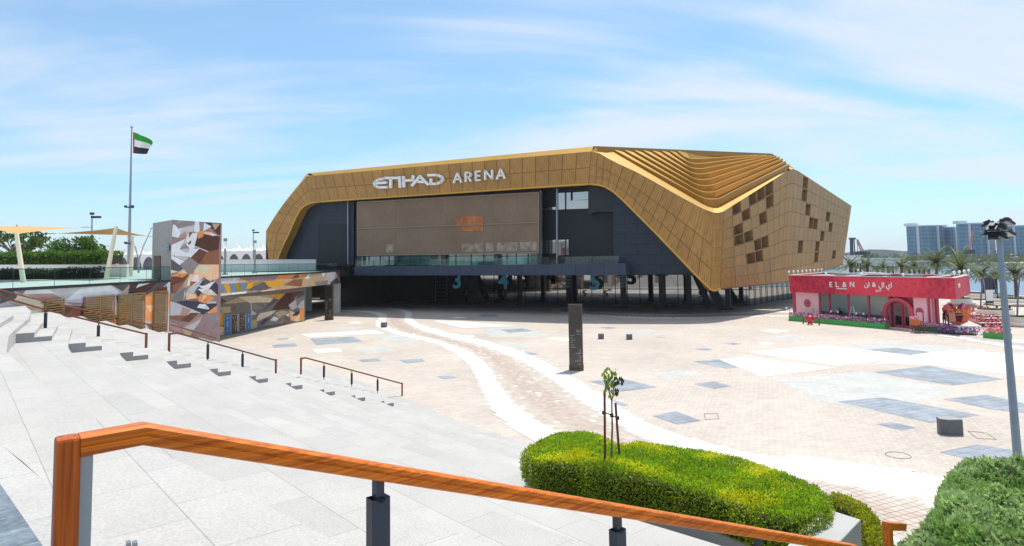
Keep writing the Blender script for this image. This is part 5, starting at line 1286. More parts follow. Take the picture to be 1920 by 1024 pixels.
# foreground handrail
pl = nvplane(3.0)
e0 = pl.at(96, 855); a0 = pl.at(268, 812); sl0 = pl.at(1600, 1028)
nr = thing('near_handrail', 'large glossy orange brown wooden handrail running across the foreground', 'handrail', (e0.x, e0.y, TOPZ))
def railprof(a, b, mb, rad=0.0):
    d = (b-a).normalized(); side = Vector((0, 0, 1)).cross(d).normalized(); up = d.cross(side)
    prof = [(-.047, .034), (-.036, .044), (.036, .044), (.047, .034), (.047, .010), (.041, .006), (.041, .000), (.047, -.004), (.047, -.040), (.038, -.046), (-.038, -.046), (-.047, -.040), (-.047, -.004), (-.041, 0), (-.041, .006), (-.047, .010)]
    return prof, d, side, up
def sweep(pts, mb, scale=1.0):
    n = len(pts); rings = []
    prof = railprof(pts[0], pts[1], mb)[0]
    side = Vector((-NV.y, NV.x, 0))
    for i, p in enumerate(pts):
        d0 = (pts[i]-pts[i-1]).normalized() if i else None; d1 = (pts[i+1]-pts[i]).normalized() if i < n-1 else None
        d = (d0+d1).normalized() if d0 is not None and d1 is not None else (d0 or d1)
        up = d.cross(side).normalized(); k = 1.0
        if d0 is not None and d1 is not None: k = 1/max(0.35, math.cos(d0.angle(d1)/2))
        rings.append([p+side*x*scale+up*(-y if up.z < -0.01 else y)*k*0.86 for x, y in prof])
    m_ = len(prof)
    for a, b in zip(rings, rings[1:]):
        for j in range(m_): mb.poly([a[j], a[(j+1) % m_], b[(j+1) % m_], b[j]])
    mb.poly(rings[0][::-1]); mb.poly(rings[-1])
n3v = Vector((NV.x, NV.y, 0))
left = Vector((e0.x, e0.y, a0.z-0.005))
lx0 = left+n3v*0.05
m = MB(); sweep([lx0+n3v*0.036, a0, sl0], m); m.build('rail', MT['woodf'], nr)
# end post: rounded wooden corner, wooden post and steel strip
m = MB()
pz = lx0+n3v*0.0
m2 = []
cpost = lx0+n3v*0.0
def vsec(z, mb, w_=0.047, l_=0.05): pass
m.bar((cpost.x, cpost.y, TOPZ), (cpost.x, cpost.y, lx0.z+0.038), 0.078, 0.094, up=(MV.x, MV.y, 0))
MT['woodv'] = wood('oiled_hardwood_post', lin((184, 88, 12))); [n for n in MT['woodv'].node_tree.nodes if n.type == 'MAPPING'][1].inputs['Scale'].default_value = (60, 60, 1.3); [n for n in MT['woodv'].node_tree.nodes if n.type == 'MAPPING'][1].inputs['Rotation'].default_value = (0, 0, 0)
o = m.build('end_post', MT['woodv'], nr); bv = o.modifiers.new('b', 'BEVEL'); bv.width = 0.012; bv.segments = 2
m = MB(); q = cpost+n3v*0.052; m.bar((q.x, q.y, TOPZ), (q.x, q.y, lx0.z-0.047), 0.06, 0.02, up=(MV.x, MV.y, 0)); m.build('steel_upright', MT['steel'], nr)
dirr = (sl0-a0).normalized()
for x, y in ((709, 905), (1157, 968), (1420, 1003)):
    c = pl.at(x, y); s_ = (Vector((c.x, c.y))-Vector((a0.x, a0.y))).dot(NV); zc_ = a0.z+s_*dirr.z/Vector((dirr.x, dirr.y)).length
    zb_ = stepz(Vector((c.x, c.y)).dot(NV), True, 3.0); c = Vector((c.x, c.y, 0)); m = MB()
    m.bar(c+Vector((0, 0, zc_-0.20)), c+Vector((0, 0, zc_-0.03)), 0.045, 0.045, up=(MV.x, MV.y, 0))
    m.build('stem', MT['bluepost'], nr)
    m = MB(); hw, hl, zt_ = 0.035, 0.05, zc_-0.125
    f = lambda sx, sy, z: c+n3v*sx*hl+Vector((MV.x, MV.y, 0))*sy*hw+Vector((0, 0, z))
    vb = [f(-1, -1, zb_), f(1, -1, zb_), f(1, 1, zb_), f(-1, 1, zb_)]; vt = [f(-1, -1, zt_), f(1, -1, zt_), f(1, 1, zt_), f(-1, 1, zt_)]
    mid0, mid1 = f(0, -1.0, zt_-0.03), f(0, 1.0, zt_-0.03)
    vs = vb+vt; m.faces(vs, [(0, 1, 5, 4), (1, 2, 6, 5), (2, 3, 7, 6), (3, 0, 4, 7), (3, 2, 1, 0)])
    m.faces([vt[0], vt[1], vt[2], vt[3], mid0, mid1], [(0, 4, 5, 3), (4, 1, 2, 5), (0, 1, 4), (2, 3, 5)])
    o = m.build('post', MT['bluepost'], nr); bv = o.modifiers.new('b', 'BEVEL'); bv.width = 0.004; bv.segments = 2; bv.limit_method = 'ANGLE'
m = MB()
for x in (240, 252): 
    c = G(x, 1022, TOPZ-RISE); m.bar(c+Vector((0, 0, 0.02)), c+Vector((.035, -.05, 0.02)), 0.03, 0.03)
tag(m.build('drain_slot', MT['steel'], origin=c), 'two small metal slots in the step under the near handrail', 'drain')
HAZE = 0.00013
# ================= vegetation helpers =================
def leafmat(name, c, rough=0.5, var=0.35, nsc=1.5, c2=None):
    m = mat(name, c, rough, vcol=True, noise_amt=0.22, nscale=nsc, spec=0.35); t = m.node_tree; b = t.nodes['Principled BSDF']
    out = [n for n in t.nodes if n.type == 'OUTPUT_MATERIAL'][0]; tl = t.nodes.new('ShaderNodeBsdfTranslucent'); ms = t.nodes.new('ShaderNodeMixShader'); ms.inputs[0].default_value = 0.42
    src = b.inputs['Base Color'].links[0].from_socket; t.links.new(src, tl.inputs[0]); t.links.new(b.outputs[0], ms.inputs[1]); t.links.new(tl.outputs[0], ms.inputs[2]); t.links.new(ms.outputs[0], out.inputs[0]); return m
MT['leaf'] = leafmat('leaf_green', (1, 1, 1)); MT['bark'] = mat('bark', (0.16, 0.11, 0.075), 0.9, noise_amt=0.3, nscale=8)
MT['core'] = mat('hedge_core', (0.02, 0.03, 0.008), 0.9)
def rv(rg):
    z = rg.uniform(-1, 1); a = rg.uniform(0, 6.283); s = math.sqrt(1-z*z); return Vector((s*math.cos(a), s*math.sin(a), z))
def leaf(mb, p, d, n, l, w_, col):
    s = d.cross(n)
    if s.length < 1e-3: s = Vector((1, 0, 0))
    s.normalize()
    mb.poly([p, p+d*l*.5+s*w_*.5, p+d*l, p+d*l*.5-s*w_*.5], None, col)
def colr(rg, base, k=0.25, yel=0.0):
    f = 1+rg.uniform(-k, k); y = rg.random()*yel; return (min(1, base[0]*f*(1+y*2.0)), min(1, base[1]*f*(1+y*.6)), base[2]*f)
def crown_tree(name, label, cat, base, h, rad, trunk_h, n_cl, leaf_s, basec, rg, group=None, flat=1.0, lean=0.0):
    t_ = thing(name, label, cat, base, group); b = Vector(base); m = MB(); top = b+Vector((lean, 0, trunk_h))
    m.tube([b, b.lerp(top, .5)+Vector((.05*h*rg.uniform(-1, 1), 0, 0)), top], [0.035*h, 0.028*h, 0.02*h], 7)
    cl = []
    cen = b+Vector((lean, 0, (trunk_h+h)/2+.02*h)); vh = (h-trunk_h)/2*1.1
    for i in range(n_cl):
        v = rv(rg)*rg.uniform(.45, 1)**.6; c = cen+Vector((v.x*rad, v.y*rad, v.z*vh*flat)); cl.append(c)
        if i % 3 == 0: mid = top.lerp(c, .5)+Vector((0, 0, -.03*h)); m.tube([top-Vector((0, 0, rg.uniform(0, .25)*trunk_h*.3)), mid, c], [0.014*h, 0.009*h, .003*h], 5, None, False)
    m.build('trunk', MT['bark'], t_); m = MB()
    for c in cl:
        r_ = rad*rg.uniform(.16, .32); k = rg.uniform(.7, 1.25)
        for _ in range(int(34*(r_/rad/.24)**2)):
            v = rv(rg)*r_*rg.uniform(.3, 1); p = c+Vector((v.x, v.y, v.z*.6)); leaf(m, p, rv(rg), rv(rg), leaf_s*rg.uniform(.7, 1.3), leaf_s*.55, colr(rg, [x*k for x in basec], .25))
    m.build('crown', MT['leaf'], t_); return t_
rg = random.Random(42)
g = P(48, 498, 84); crown_tree('tree', 'spreading green tree at the far left behind the shade sail', 'tree', (g.x-1.2, g.y, 6.4), 6.6, 3.2, 2.8, 52, .42, (0.075, 0.13, 0.02), rg, 'leafy trees on the terrace', .8)
g = P(128, 498, 82); crown_tree('tree', 'round green tree in front of the clipped hedge, between the two sail masts', 'tree', (g.x+.8, g.y, 6.4), 5.1, 3.0, 2.0, 64, .4, (0.07, 0.15, 0.02), rg, 'leafy trees on the terrace', .85)
g = P(186, 498, 96); crown_tree('tree', 'smaller loose tree right of the round terrace tree', 'tree', (g.x-.6, g.y, 6.4), 3.3, 2.3, 1.2, 26, .36, (0.07, 0.13, 0.025), rg, 'leafy trees on the terrace', .8)
# clipped hedge behind the garden wall
def hedge_box(name, label, x0, x1, y, dy, z0, z1, n, ls, basec, rg, cat='hedge'):
    t_ = thing(name, label, cat, ((x0+x1)/2, y, z0)); m = MB(); m.box(((x0+x1)/2, y+dy/2, (z0+z1)/2-.15), (x1-x0-.4, dy-.4, z1-z0-.3)); m.build('stems', MT['core'], t_); m = MB()
    for _ in range(n):
        x = rg.uniform(x0, x1); hgt = z1+.35*noise.noise((x*.35, 2, 0)); f = rg.random()
        p = Vector((x, y+rg.uniform(-.15, .3), rg.uniform(z0, hgt))) if f < .6 else Vector((x, y+rg.uniform(0, dy), hgt+rg.uniform(-.2, .15)))
        leaf(m, p, rv(rg), rv(rg), ls*rg.uniform(.7, 1.3), ls*.6, colr(rg, basec, .35))
    m.build('foliage', MT['leaf'], t_); return t_
a, b = P(-25, 490, 78), P(198, 490, 78); hedge_box('clipped_hedge', 'long clipped green hedge behind the low white garden wall', a.x, b.x, 78, 4, 6.4, 9.3, 9000, .3, (0.10, 0.20, 0.02), rg)
a, b = P(-40, 510, 64), P(160, 510, 64); hedge_box('low_hedge', 'low dark hedge seen through the glass balustrade', a.x, b.x, 66, 1.5, 6.4, 7.3, 4200, .22, (0.04, 0.08, 0.015), rg)
# ================= near hedge, seedling, bush =================
def inpoly(x, y, pg):
    c = False; n = len(pg); j = n-1
    for i in range(n):
        if (pg[i].y > y) != (pg[j].y > y) and x < (pg[j].x-pg[i].x)*(y-pg[i].y)/(pg[j].y-pg[i].y)+pg[i].x: c = not c
        j = i
    return c
def edist(x, y, pg):
    best = 9; p = Vector((x, y))
    for i in range(len(pg)):
        a, b = pg[i].xy, pg[(i+1) % len(pg)].xy; e = b-a; t = max(0, min(1, (p-a).dot(e)/e.length_squared)); best = min(best, (p-a-e*t).length)
    return best
def hedge_poly(name, label, px, z, zb, dens_t, dens_s, ls, colf, rg, rnd=.16, bump=.05, asp=.45, cat='hedge', undul=1.3, upb=.55, upright=.55, bed=False):
    pg = [G(x, y, z) for x, y in px]; cen = sum(pg, Vector((0, 0, 0)))/len(pg)
    t_ = thing(name, label, cat, (cen.x, cen.y, zb))
    def topz(x, y):
        e = edist(x, y, pg); r = min(1, e/rnd); return z-(1-math.sqrt(max(0, 1-(1-r)**2)))*rnd*.8+bump*noise.noise((x*undul, y*undul, 1.7))+bump*.5*noise.noise((x*undul*3.1, y*undul*3.1, 4.7))
    m = MB(); ins = [p.lerp(cen, .06) for p in pg]
    A2 = sum(pg[i].x*pg[(i+1) % len(pg)].y-pg[(i+1) % len(pg)].x*pg[i].y for i in range(len(pg)))/2
    m.extr([(p.x, p.y, zb) for p in ins], (0, 0, z-zb-.14)); m.build('stems', MT['core'], t_)
    if bed: m = MB(); m.extr([(p.x, p.y, zb-.35) for p in [q.lerp(cen, .02) for q in pg]], (0, 0, .36)); m.build('bed_edge', MT['step_shade'], t_)  # bed kerb, its dark tone standing in for the shadow gap
    m = MB(); xs = [p.x for p in pg]; ys = [p.y for p in pg]; N_ = int(abs(A2)*dens_t); k = 0
    while k < N_:
        x, y = rg.uniform(min(xs), max(xs)), rg.uniform(min(ys), max(ys))
        if not inpoly(x, y, pg): continue
        k += 1; zz_ = topz(x, y)+rg.uniform(-.05, .03); d = (rv(rg)+Vector((0, 0, upright*1.6))).normalized()
        leaf(m, Vector((x, y, zz_-ls*.3)), d, rv(rg), ls*rg.uniform(.7, 1.3), ls*asp, colf(x, y, zz_, rg, True))
    for i in range(len(pg)):
        a, b = pg[i], pg[(i+1) % len(pg)]; e = b-a; nrm = Vector((e.y, -e.x, 0)).normalized()*(1 if A2 > 0 else -1)
        for _ in range(int(e.length*(z-zb)*dens_s)):
            t = rg.random(); zz_ = rg.uniform(zb, z-.02); bul = .06*math.sin((zz_-zb)/(z-zb)*3.1)
            p = a.lerp(b, t); off = bul+rg.uniform(-.07, .05)+.05*noise.noise((p.x*2, p.y*2, zz_*2))-max(0, zz_-(z-rnd))*.45
            p = Vector((p.x, p.y, zz_))+nrm*off; d = (rv(rg)+nrm*.8+Vector((0, 0, .5))).normalized()
            leaf(m, p, d, rv(rg), ls*rg.uniform(.7, 1.3), ls*asp, colf(p.x, p.y, zz_, rg, False))
    m.build('foliage', MT['leaf'], t_); return t_
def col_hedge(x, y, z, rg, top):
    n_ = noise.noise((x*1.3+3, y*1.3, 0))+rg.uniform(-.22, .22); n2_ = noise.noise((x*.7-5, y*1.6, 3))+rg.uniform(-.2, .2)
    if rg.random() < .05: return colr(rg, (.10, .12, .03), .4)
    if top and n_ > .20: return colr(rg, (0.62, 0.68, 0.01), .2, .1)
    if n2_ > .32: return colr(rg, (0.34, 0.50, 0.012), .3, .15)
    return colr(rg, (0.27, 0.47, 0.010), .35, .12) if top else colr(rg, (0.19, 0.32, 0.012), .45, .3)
HP = [(984,838),(1000,834),(1015,824),(1045,810),(1085,806),(1127,815),(1155,832),(1175,834),(1198,828),(1317,842),(1400,863),(1469,884),(1530,908),(1550,928),(1545,952),(1490,975),(1400,946),(1329,921),(1198,890),(1150,885),(1079,869),(1007,860),(990,850)]
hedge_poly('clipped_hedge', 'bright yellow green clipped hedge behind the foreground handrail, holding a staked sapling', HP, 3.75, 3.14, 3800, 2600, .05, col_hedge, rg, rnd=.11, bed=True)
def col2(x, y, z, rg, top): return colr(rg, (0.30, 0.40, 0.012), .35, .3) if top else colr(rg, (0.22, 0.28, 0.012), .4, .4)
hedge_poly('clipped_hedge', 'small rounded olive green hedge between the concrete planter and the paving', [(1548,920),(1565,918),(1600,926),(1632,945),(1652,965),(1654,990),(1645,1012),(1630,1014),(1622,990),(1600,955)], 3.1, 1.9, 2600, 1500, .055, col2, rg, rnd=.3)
def col3(x, y, z, rg, top):
    n_ = noise.noise((x*1.7, y*1.7, 7)); b_ = (0.34, 0.50, 0.20) if n_ > 0 else (0.24, 0.42, 0.11)
    return colr(rg, b_, .3, .12)
BP = [(1625,1060),(1655,1024),(1690,1000),(1728,968),(1752,935),(1778,900),(1772,880),(1790,866),(1830,860),(1870,856),(1940,862),(1990,960),(2050,1120),(1800,1200),(1640,1200)]
hedge_poly('shrub', 'large blue green fleshy leaved shrub filling the bottom right corner', BP, 4.35, 2.6, 2600, 1300, .085, col3, rg, rnd=.35, bump=.22, asp=.5, cat='shrub', undul=1.6, upright=.7)
# concrete planter block
pt = thing('concrete_planter', 'pale concrete planter end at the right end of the bright hedge', 'planter', (*G(1555, 990, 2.5)[:2], 2))
m = MB(); tq = [G(x, y, 3.5) for x, y in ((1538,950),(1614,974),(1576,1014),(1465,1036))]
m.extr(tq, (0, 0, -1.8)); o = m.build('planter_box', MT['concrete'], pt); bv = o.modifiers.new('b', 'BEVEL'); bv.width = .015; bv.segments = 2
# low kerb of the hedge bed
m = MB(); kq = [G(x, y, 2.98) for x, y in ((975,887),(1010,880),(1200,955),(1180,975))]

# short rail end
s_ = thing('short_handrail', 'short end of a second wooden handrail at the edge of the big shrub', 'handrail', P(1665, 1000, 7.3)); m = MB()
a = P(1664, 984, 7.3); m.bar(a+n3v*-.04, a+n3v*.42+Vector((0, 0, -.13)), .085, .075); m.build('rail', MT['woodf'], s_); m = MB(); m.bar(a+Vector((0, 0, -.04)), a+Vector((0, 0, -1.0)), .085, .075, up=(MV.x, MV.y, 0)); m.build('end_post', MT['woodf'], s_)
# staked sapling
sb = G(1140, 868, 3.7); sp = thing('sapling', 'thin young sapling with few leaves rising from the bright hedge', 'sapling', sb)
D_ = sb.y; pp = lambda x, y, dd=0: P(x, y, D_+dd)
m = MB(); m.tube([pp(1146, 870), pp(1148, 800), pp(1147, 752)], [.022, .018, .016], 6)
m.tube([pp(1147, 752), pp(1142, 735), pp(1141, 715), pp(1139, 698)], [.015, .012, .008, .004], 5); m.tube([pp(1147, 752), pp(1150, 735), pp(1151, 712), pp(1155, 692)], [.014, .01, .007, .003], 5); m.tube([pp(1150, 725), pp(1157, 714), pp(1164, 708)], [.008, .006, .003], 5); m.tube([pp(1150, 745), pp(1156, 735)], [.008, .004], 5)
m.build('trunk', mat('sapling_bark', lin((120, 104, 90)), .8, noise_amt=.2, nscale=30), sp); m = MB()
for x, y in ((1134,696),(1140,692),(1146,698),(1136,706),(1141,704),(1133,713),(1138,716),(1143,711),(1149,706),(1152,700),(1147,716),(1137,726),(1135,731),(1142,728),(1147,733),(1152,722),(1150,716),(1144,721),(1163,709),(1166,713),(1160,717),(1156,719),(1155,731),(1157,737),(1152,738),(1131,702),(1154,709),(1139,721),(1145,742),(1165,718)):
    for _ in range(3):
        d = (Vector((rg.uniform(-.5, .5), rg.uniform(-.5, .5), -1))).normalized(); c = colr(rg, (0.22, 0.30, 0.03) if x < 1154 else (0.05, 0.08, 0.03), .4)
        leaf(m, pp(x+rg.uniform(-1.5, 1.5), y-4, rg.uniform(-.08, .08)), d, Vector((rg.uniform(-1, 1), 1, 0)), .11, .05, c)
m.build('leaves', MT['leaf'], sp)
MT['stake'] = mat('stake_wood', lin((110, 58, 44)), .7, noise_amt=.3, nscale=20)
for (x0, y0, x1, y1, lb) in ((1134.5, 862, 1133.5, 734, 'left wooden stake supporting the sapling'), (1161, 852, 1154, 756, 'right leaning wooden stake supporting the sapling')):
    a, b = pp(x0, y0, -.05), pp(x1, y1); m = MB(); m.tube([a, b], .023, 8); tag(m.build('tree_stake', MT['stake'], origin=a), lb, 'stake', 'sapling stakes')
m = MB(); q = [pp(1132, 774), pp(1140, 776), pp(1147, 779), pp(1158, 784)]; m.tube(q, .012, 5)
for p in (q[0], q[2], q[3]): m.tube([p+Vector((0, 0, -.03)), p+Vector((0, 0, .03))], .034, 8)
tag(m.build('tie_band', mat('tie_rubber', (.04, .035, .03), .8), origin=q[1]), 'dark tie band between the sapling and its two stakes', 'tie band')
# ================= lamp mast =================
lt = P(1868, 425, 18.2); lb_ = P(1919, 985, 18.2); lb_.z = 0
lm = thing('floodlight_mast', 'tall grey lamp mast with a cluster of square floodlights at the right edge', 'lamp mast', (lb_.x, lb_.y, 0))
lt.x = P(1871, 420, 18.2).x; m = MB(); m.tube([(lb_.x, lb_.y, 0), lb_.lerp(lt, .5), lt], [.115, .095, .07], 14); m.box((lb_.x, lb_.y, .05), (.5, .5, .1)); m.build('pole', mat('mast_paint', lin((120, 136, 150)), .4, .3, noise_amt=.08, nscale=4), lm)
MT['lampface'] = mat('lamp_lens', lin((170, 170, 165)), .3, 0, spec=.8)
for k, (x, y, yaw, til) in enumerate(((1851, 420, 150, 24), (1889, 416, 20, 24), (1861, 426, 215, 34), (1880, 425, 300, 34), (1852, 436, 160, 24), (1890, 436, 15, 24), (1863, 442, 230, 34), (1881, 442, 310, 34))):
    c = P(x, y, 18.2+ .25*math.sin(R(yaw))); ya = R(yaw); Mx = Matrix.Rotation(ya, 3, 'Z') @ Matrix.Rotation(R(til), 3, 'Y')
    m = MB(); m.box(c, (.31, .25, .06), 0, None, None, Mx); m.box(c+Mx @ Vector((-.02, 0, .06)), (.16, .14, .07), 0, None, None, Mx); h_ = m.build('floodlight', MT['dark2'], lm)
    m = MB(); m.box(c+Mx @ Vector((0, 0, -.05)), (.27, .21, .02), 0, None, None, Mx); m.build('lens', MT['lampface'], h_)
    m = MB(); m.bar(c, (lt.x, lt.y, c.z), .03); m.build('arm', MT['dark2'], lm)
# ================= cafe pavilion =================
KA, KB, KC, KD = Vector((33.8, 80.0)), Vector((41.9, 62.0)), Vector((49.0, 70.2)), Vector((43.0, 91.0))
KP = VP(KA, KB); KW = VP(KA, KB, -0.75); KS = VP(KB, KC)
kf = thing('cafe_pavilion', 'pink and red cafe pavilion with arched door and white lettering on its roof band', 'cafe', (41, 76, 0))
KR = mat('red_fascia', (1, 1, 1), .6); t = KR.node_tree; b = t.nodes['Principled BSDF']; geo = [n for n in t.nodes if n.type == 'NEW_GEOMETRY'][0]
n = t.nodes.new('ShaderNodeTexNoise'); n.inputs['Scale'].default_value = 2.6; n.inputs['Detail'].default_value = 9; n.inputs['Roughness'].default_value = .75; t.links.new(geo.outputs['Position'], n.inputs['Vector'])
n2_ = t.nodes.new('ShaderNodeTexNoise'); n2_.inputs['Scale'].default_value = .16; n2_.inputs['Detail'].default_value = 2; t.links.new(geo.outputs['Position'], n2_.inputs['Vector'])
r = t.nodes.new('ShaderNodeValToRGB'); r.color_ramp.elements[0].position = .36; r.color_ramp.elements[0].color = (*lin((150, 12, 56)), 1); r.color_ramp.elements[1].position = .56; r.color_ramp.elements[1].color = (*lin((228, 62, 80)), 1)
t.links.new(mth('ADD', mth('MULTIPLY', n.outputs[0], .6, tree=t), mth('MULTIPLY', n2_.outputs[0], .42, tree=t), tree=t), r.inputs[0]); t.links.new(r.outputs[0], b.inputs['Base Color'])
MT['pink'] = mat('pink_render', lin((252, 200, 204)), .7, noise_amt=.05); MT['dpink'] = mat('rose_frame', lin((190, 72, 96)), .5, noise_amt=.06); MT['pinkarch'] = mat('arch_pink', lin((222, 100, 120)), .5)
m = MB(); ring = [KA, KB, KC, KD]; cen = sum(ring, Vector((0, 0)))/4
for a, b in zip(ring, ring[1:]+ring[:1]):
    ai, bi = a+(cen-a)*.035, b+(cen-b)*.035; vs = [u(a, 3.25), u(b, 3.25), u(b, 5.27), u(a, 5.27), u(ai, 3.25), u(bi, 3.25), u(bi, 5.27), u(ai, 5.27)]
    m.faces(vs, [(0, 1, 2, 3), (5, 4, 7, 6), (0, 4, 5, 1)])
m.build('roof_band', KR, kf); m = MB()
for a, b in zip(ring, ring[1:]+ring[:1]):
    ai, bi = a+(cen-a)*.04, b+(cen-b)*.04; m.extr([u(a, 5.273), u(b, 5.273), u(bi, 5.273), u(ai, 5.273)], (0, 0, .05))
m.build('roof_coping', MT['offwhite'], kf)
m = MB(); rin = [a+(cen-a)*.035 for a in ring]; m.extr([u(p, 4.7) for p in rin], (0, 0, .1)); m.build('roof', mat('roof_membrane', lin((170, 170, 172)), .8, noise_amt=.15, nscale=1), kf)
m = MB(); m.extr([u(p, 3.3) for p in rin], (0, 0, .1)); m.build('ceiling', MT['dpink'], kf)
for k, (f, g_, w_, l_, h_, mt_) in enumerate(((.3, .5, 2, 3, .55, 'steel'), (.55, .45, 1.4, 4, .45, 'dark2'), (.7, .6, 1.5, 2.2, .5, 'steel'), (.2, .3, 1.2, 2, .45, 'offwhite'), (.82, .4, 1.2, 3, .3, 'dark2'), (.45, .75, 1.6, 3.4, .6, 'offwhite'))):
    p = KA.lerp(KB, f).lerp(KD.lerp(KC, f), g_); m = MB(); m.box(u(p, 4.8+h_/2), (w_, l_, h_), R(24)); m.box(u(p, 4.82+h_), (w_*.7, l_*.8, .08), R(24)); m.build('roof_unit', MT[mt_], kf)
for k in range(4):
    a = KA.lerp(KB, .05+.25*k).lerp(KD.lerp(KC, .05+.25*k), .2); b_ = KA.lerp(KB, .25+.22*k).lerp(KD.lerp(KC, .25+.22*k), .85); m = MB(); m.tube([u(a, 5.1), u(b_, 5.25)], .09, 6); m.build('roof_pipe', MT['offwhite'], kf)
# walls on the front plane
def kpoly(pts, off, th, mt_, name, par=None): return onw(KW, pts, off, th, mt_, name, par or kf)
s0, s1 = KW.s_of(KW.at(1490, 570)), KW.s_of(KW.at(1739, 570)); KL = s1-s0
def kx(px, py=575): return KW.s_of(KW.at(px, py))
def krect(x0, x1, z0, z1, off, th, mt_, name, par=None):
    m = MB(); a, b_ = kx(x0), kx(x1); m.extr([KW.pt(a, z0, off), KW.pt(b_, z0, off), KW.pt(b_, z1, off), KW.pt(a, z1, off)], -KW.n3*th); return m.build(name, mt_, par or kf)
krect(1493, 1536, 0, 3.3, 0, .25, MT['pink'], 'front_wall'); krect(1487, 1493, 0, 3.3, .05, .3, MT['dpink'], 'corner_post'); krect(1713, 1738, 0, 3.3, 0, .25, MT['pink'], 'front_wall')
krect(1536, 1668, 0, .45, -.02, .2, MT['dpink'], 'sill_wall')
MT['cafeglass'] = mat('cafe_glass', lin((120, 136, 130)), .08, spec=1.0, noise_amt=.12, nscale=.5)
for a, b_ in ((1539, 1553), (1557, 1589.5), (1592.5, 1627), (1631, 1667)): krect(a, b_, .45, 3.2, -.05, .06, MT['cafeglass'], 'window')
for x in (1537.5, 1555, 1591, 1629, 1668): krect(x-1.6, x+1.6, .1, 3.25, .04, .2, MT['dpink'], 'window_frame')
krect(1539, 1667, .45, 1.15, -.03, .03, mat('cafe_counter', lin((62, 70, 84)), .6), 'inner_counter')
# arch and door
def arch(cxp, w_, r_h, zsp, th, off, dep, mt_, name):
    cs = kx(cxp); m = MB(); n = 14; pi_ = []; po = []
    for k in range(n+1):
        a = math.pi*k/n; pi_.append((cs-math.cos(a)*(w_/2-th), zsp+math.sin(a)*(w_/2-th)*r_h)); po.append((cs-math.cos(a)*w_/2, zsp+math.sin(a)*w_/2*r_h))
    pi_ = [(pi_[0][0], 0)]+pi_+[(pi_[-1][0], 0)]; po = [(po[0][0], 0)]+po+[(po[-1][0], 0)]
    for (a, b_, c, d) in zip(po, po[1:], pi_[1:], pi_): m.extr([KW.pt(*a, off), KW.pt(*b_, off), KW.pt(*c, off), KW.pt(*d, off)], -KW.n3*dep)
    return m.build(name, mt_, kf)
wd = abs(kx(1713)-kx(1657)); krect(1668, 1713, 2.3, 3.3, -.3, .1, MT['dpink'], 'transom')
arch(1685, wd, .95, 1.55, .34, .35, .35, MT['pinkarch'], 'door_arch'); arch(1685, wd*.93, .95, 1.5, .1, .42, .08, MT['dpink'], 'arch_bead')
krect(1660, 1712, 0, 2.9, -.45, .1, MT['cafeglass'], 'lobby_glass')
for a, b_ in ((1673, 1689.5), (1691.5, 1706)):
    d = krect(a, b_, 0, 2.55, -.2, .08, MT['dpink'], 'door'); krect(a+2.5, b_-2.5, .3, 2.35, -.17, .05, MT['glassd'], 'glass_panel', d)
cs = kx(1514.5); m = MB(); m.poly([KW.pt(cs+.48*math.cos(a), 1.95+.48*math.sin(a), .06) for a in [k*math.pi/12 for k in range(24)]]); m.build('round_emblem', mat('emblem_red', lin((196, 88, 92)), .6), kf)
me_dir = KW.d3 if KW.d3.x > 0 else -KW.d3
place_text('EL&N', KW.pt(cs, 1.88, .075), me_dir, .2, MT['dpink'], kf, 'emblem_lettering', .005)
# arched notice
krect(1717, 1731, .35, 1.9, .03, .05, MT['dpink'], 'notice_board'); krect(1719, 1729, .9, 1.75, .06, .03, MT['pink'], 'notice_panel')
cs = kx(1724); rr = abs(kx(1731)-kx(1717))/2; m = MB(); m.poly([KW.pt(cs+rr*math.cos(a), 1.88+rr*.9*math.sin(a), .034) for a in [k*math.pi/10 for k in range(11)]]); m.build('notice_arch', MT['dpink'], kf)
# back volume so that the cafe is solid
m = MB(); pa, pb = KW.pt(kx(1495), 0, -.3), KW.pt(kx(1737), 0, -.3); q = [pa, pb, pb+Vector((5.0, 6.2, 0)), pa+Vector((7, 9, 0))]
for a, b_ in ((q[1], q[2]), (q[2], q[3]), (q[3], q[0])): m.extr([a, b_, b_+Vector((0, 0, 3.3)), a+Vector((0, 0, 3.3))], (.05, .05, 0))
m.build('side_wall', MT['pink'], kf)
# open corner posts
for x in (1742, 1751, 1757):
    p = KW.at(x, 575, -1.2 if x > 1745 else 0); m = MB(); m.bar((p.x, p.y, 0), (p.x, p.y, 3.3), .16 if x < 1745 else .25); m.build('corner_post', MT['dpink'] if x != 1751 else MT['pink'], kf)
# lettering on the band
KF = KP
def on_band(txt, px, py, size, name, bold=0.0, sx=1.0):
    p = KF.at(px, py, .05); return place_text(txt, p, me_dir, size, MT['white'], kf, name, .03, bold=bold, sx=sx)
for ch, x in (('E', 1558), ('L', 1569.5), ('&', 1583.5), ('N', 1598)): on_band(ch, x, 538.2, .82, 'sign_letter', .015)
on_band('LONDON', 1578.5, 542.3, .17, 'sign_lettering', .012, 1.7)
def ar(s): return s[::-1]
# Arabic shapes in visual order (presentation forms)
on_band('\ufe8d\ufee5'[::-1], 1626, 537.5, .72, 'sign_lettering', .012); on_band('&', 1639, 538, .72, 'sign_letter', .012); on_band('\ufe8d\ufedd'[::-1], 1653, 538.5, .72, 'sign_lettering', .012); on_band('\ufe8d\ufef1'[::-1], 1667, 539, .72, 'sign_lettering', .012)
on_band('\ufedf\ufee8\ufeaa\ufee5'[::-1], 1647, 546.2, .36, 'sign_lettering', .012)
sd_ = KS.d3 if KS.d3.x > 0 else -KS.d3
place_text('EL&N', KS.at(1798.5, 540, .05), sd_, .6, MT['white'], kf, 'sign_lettering', .02, sx=.9)
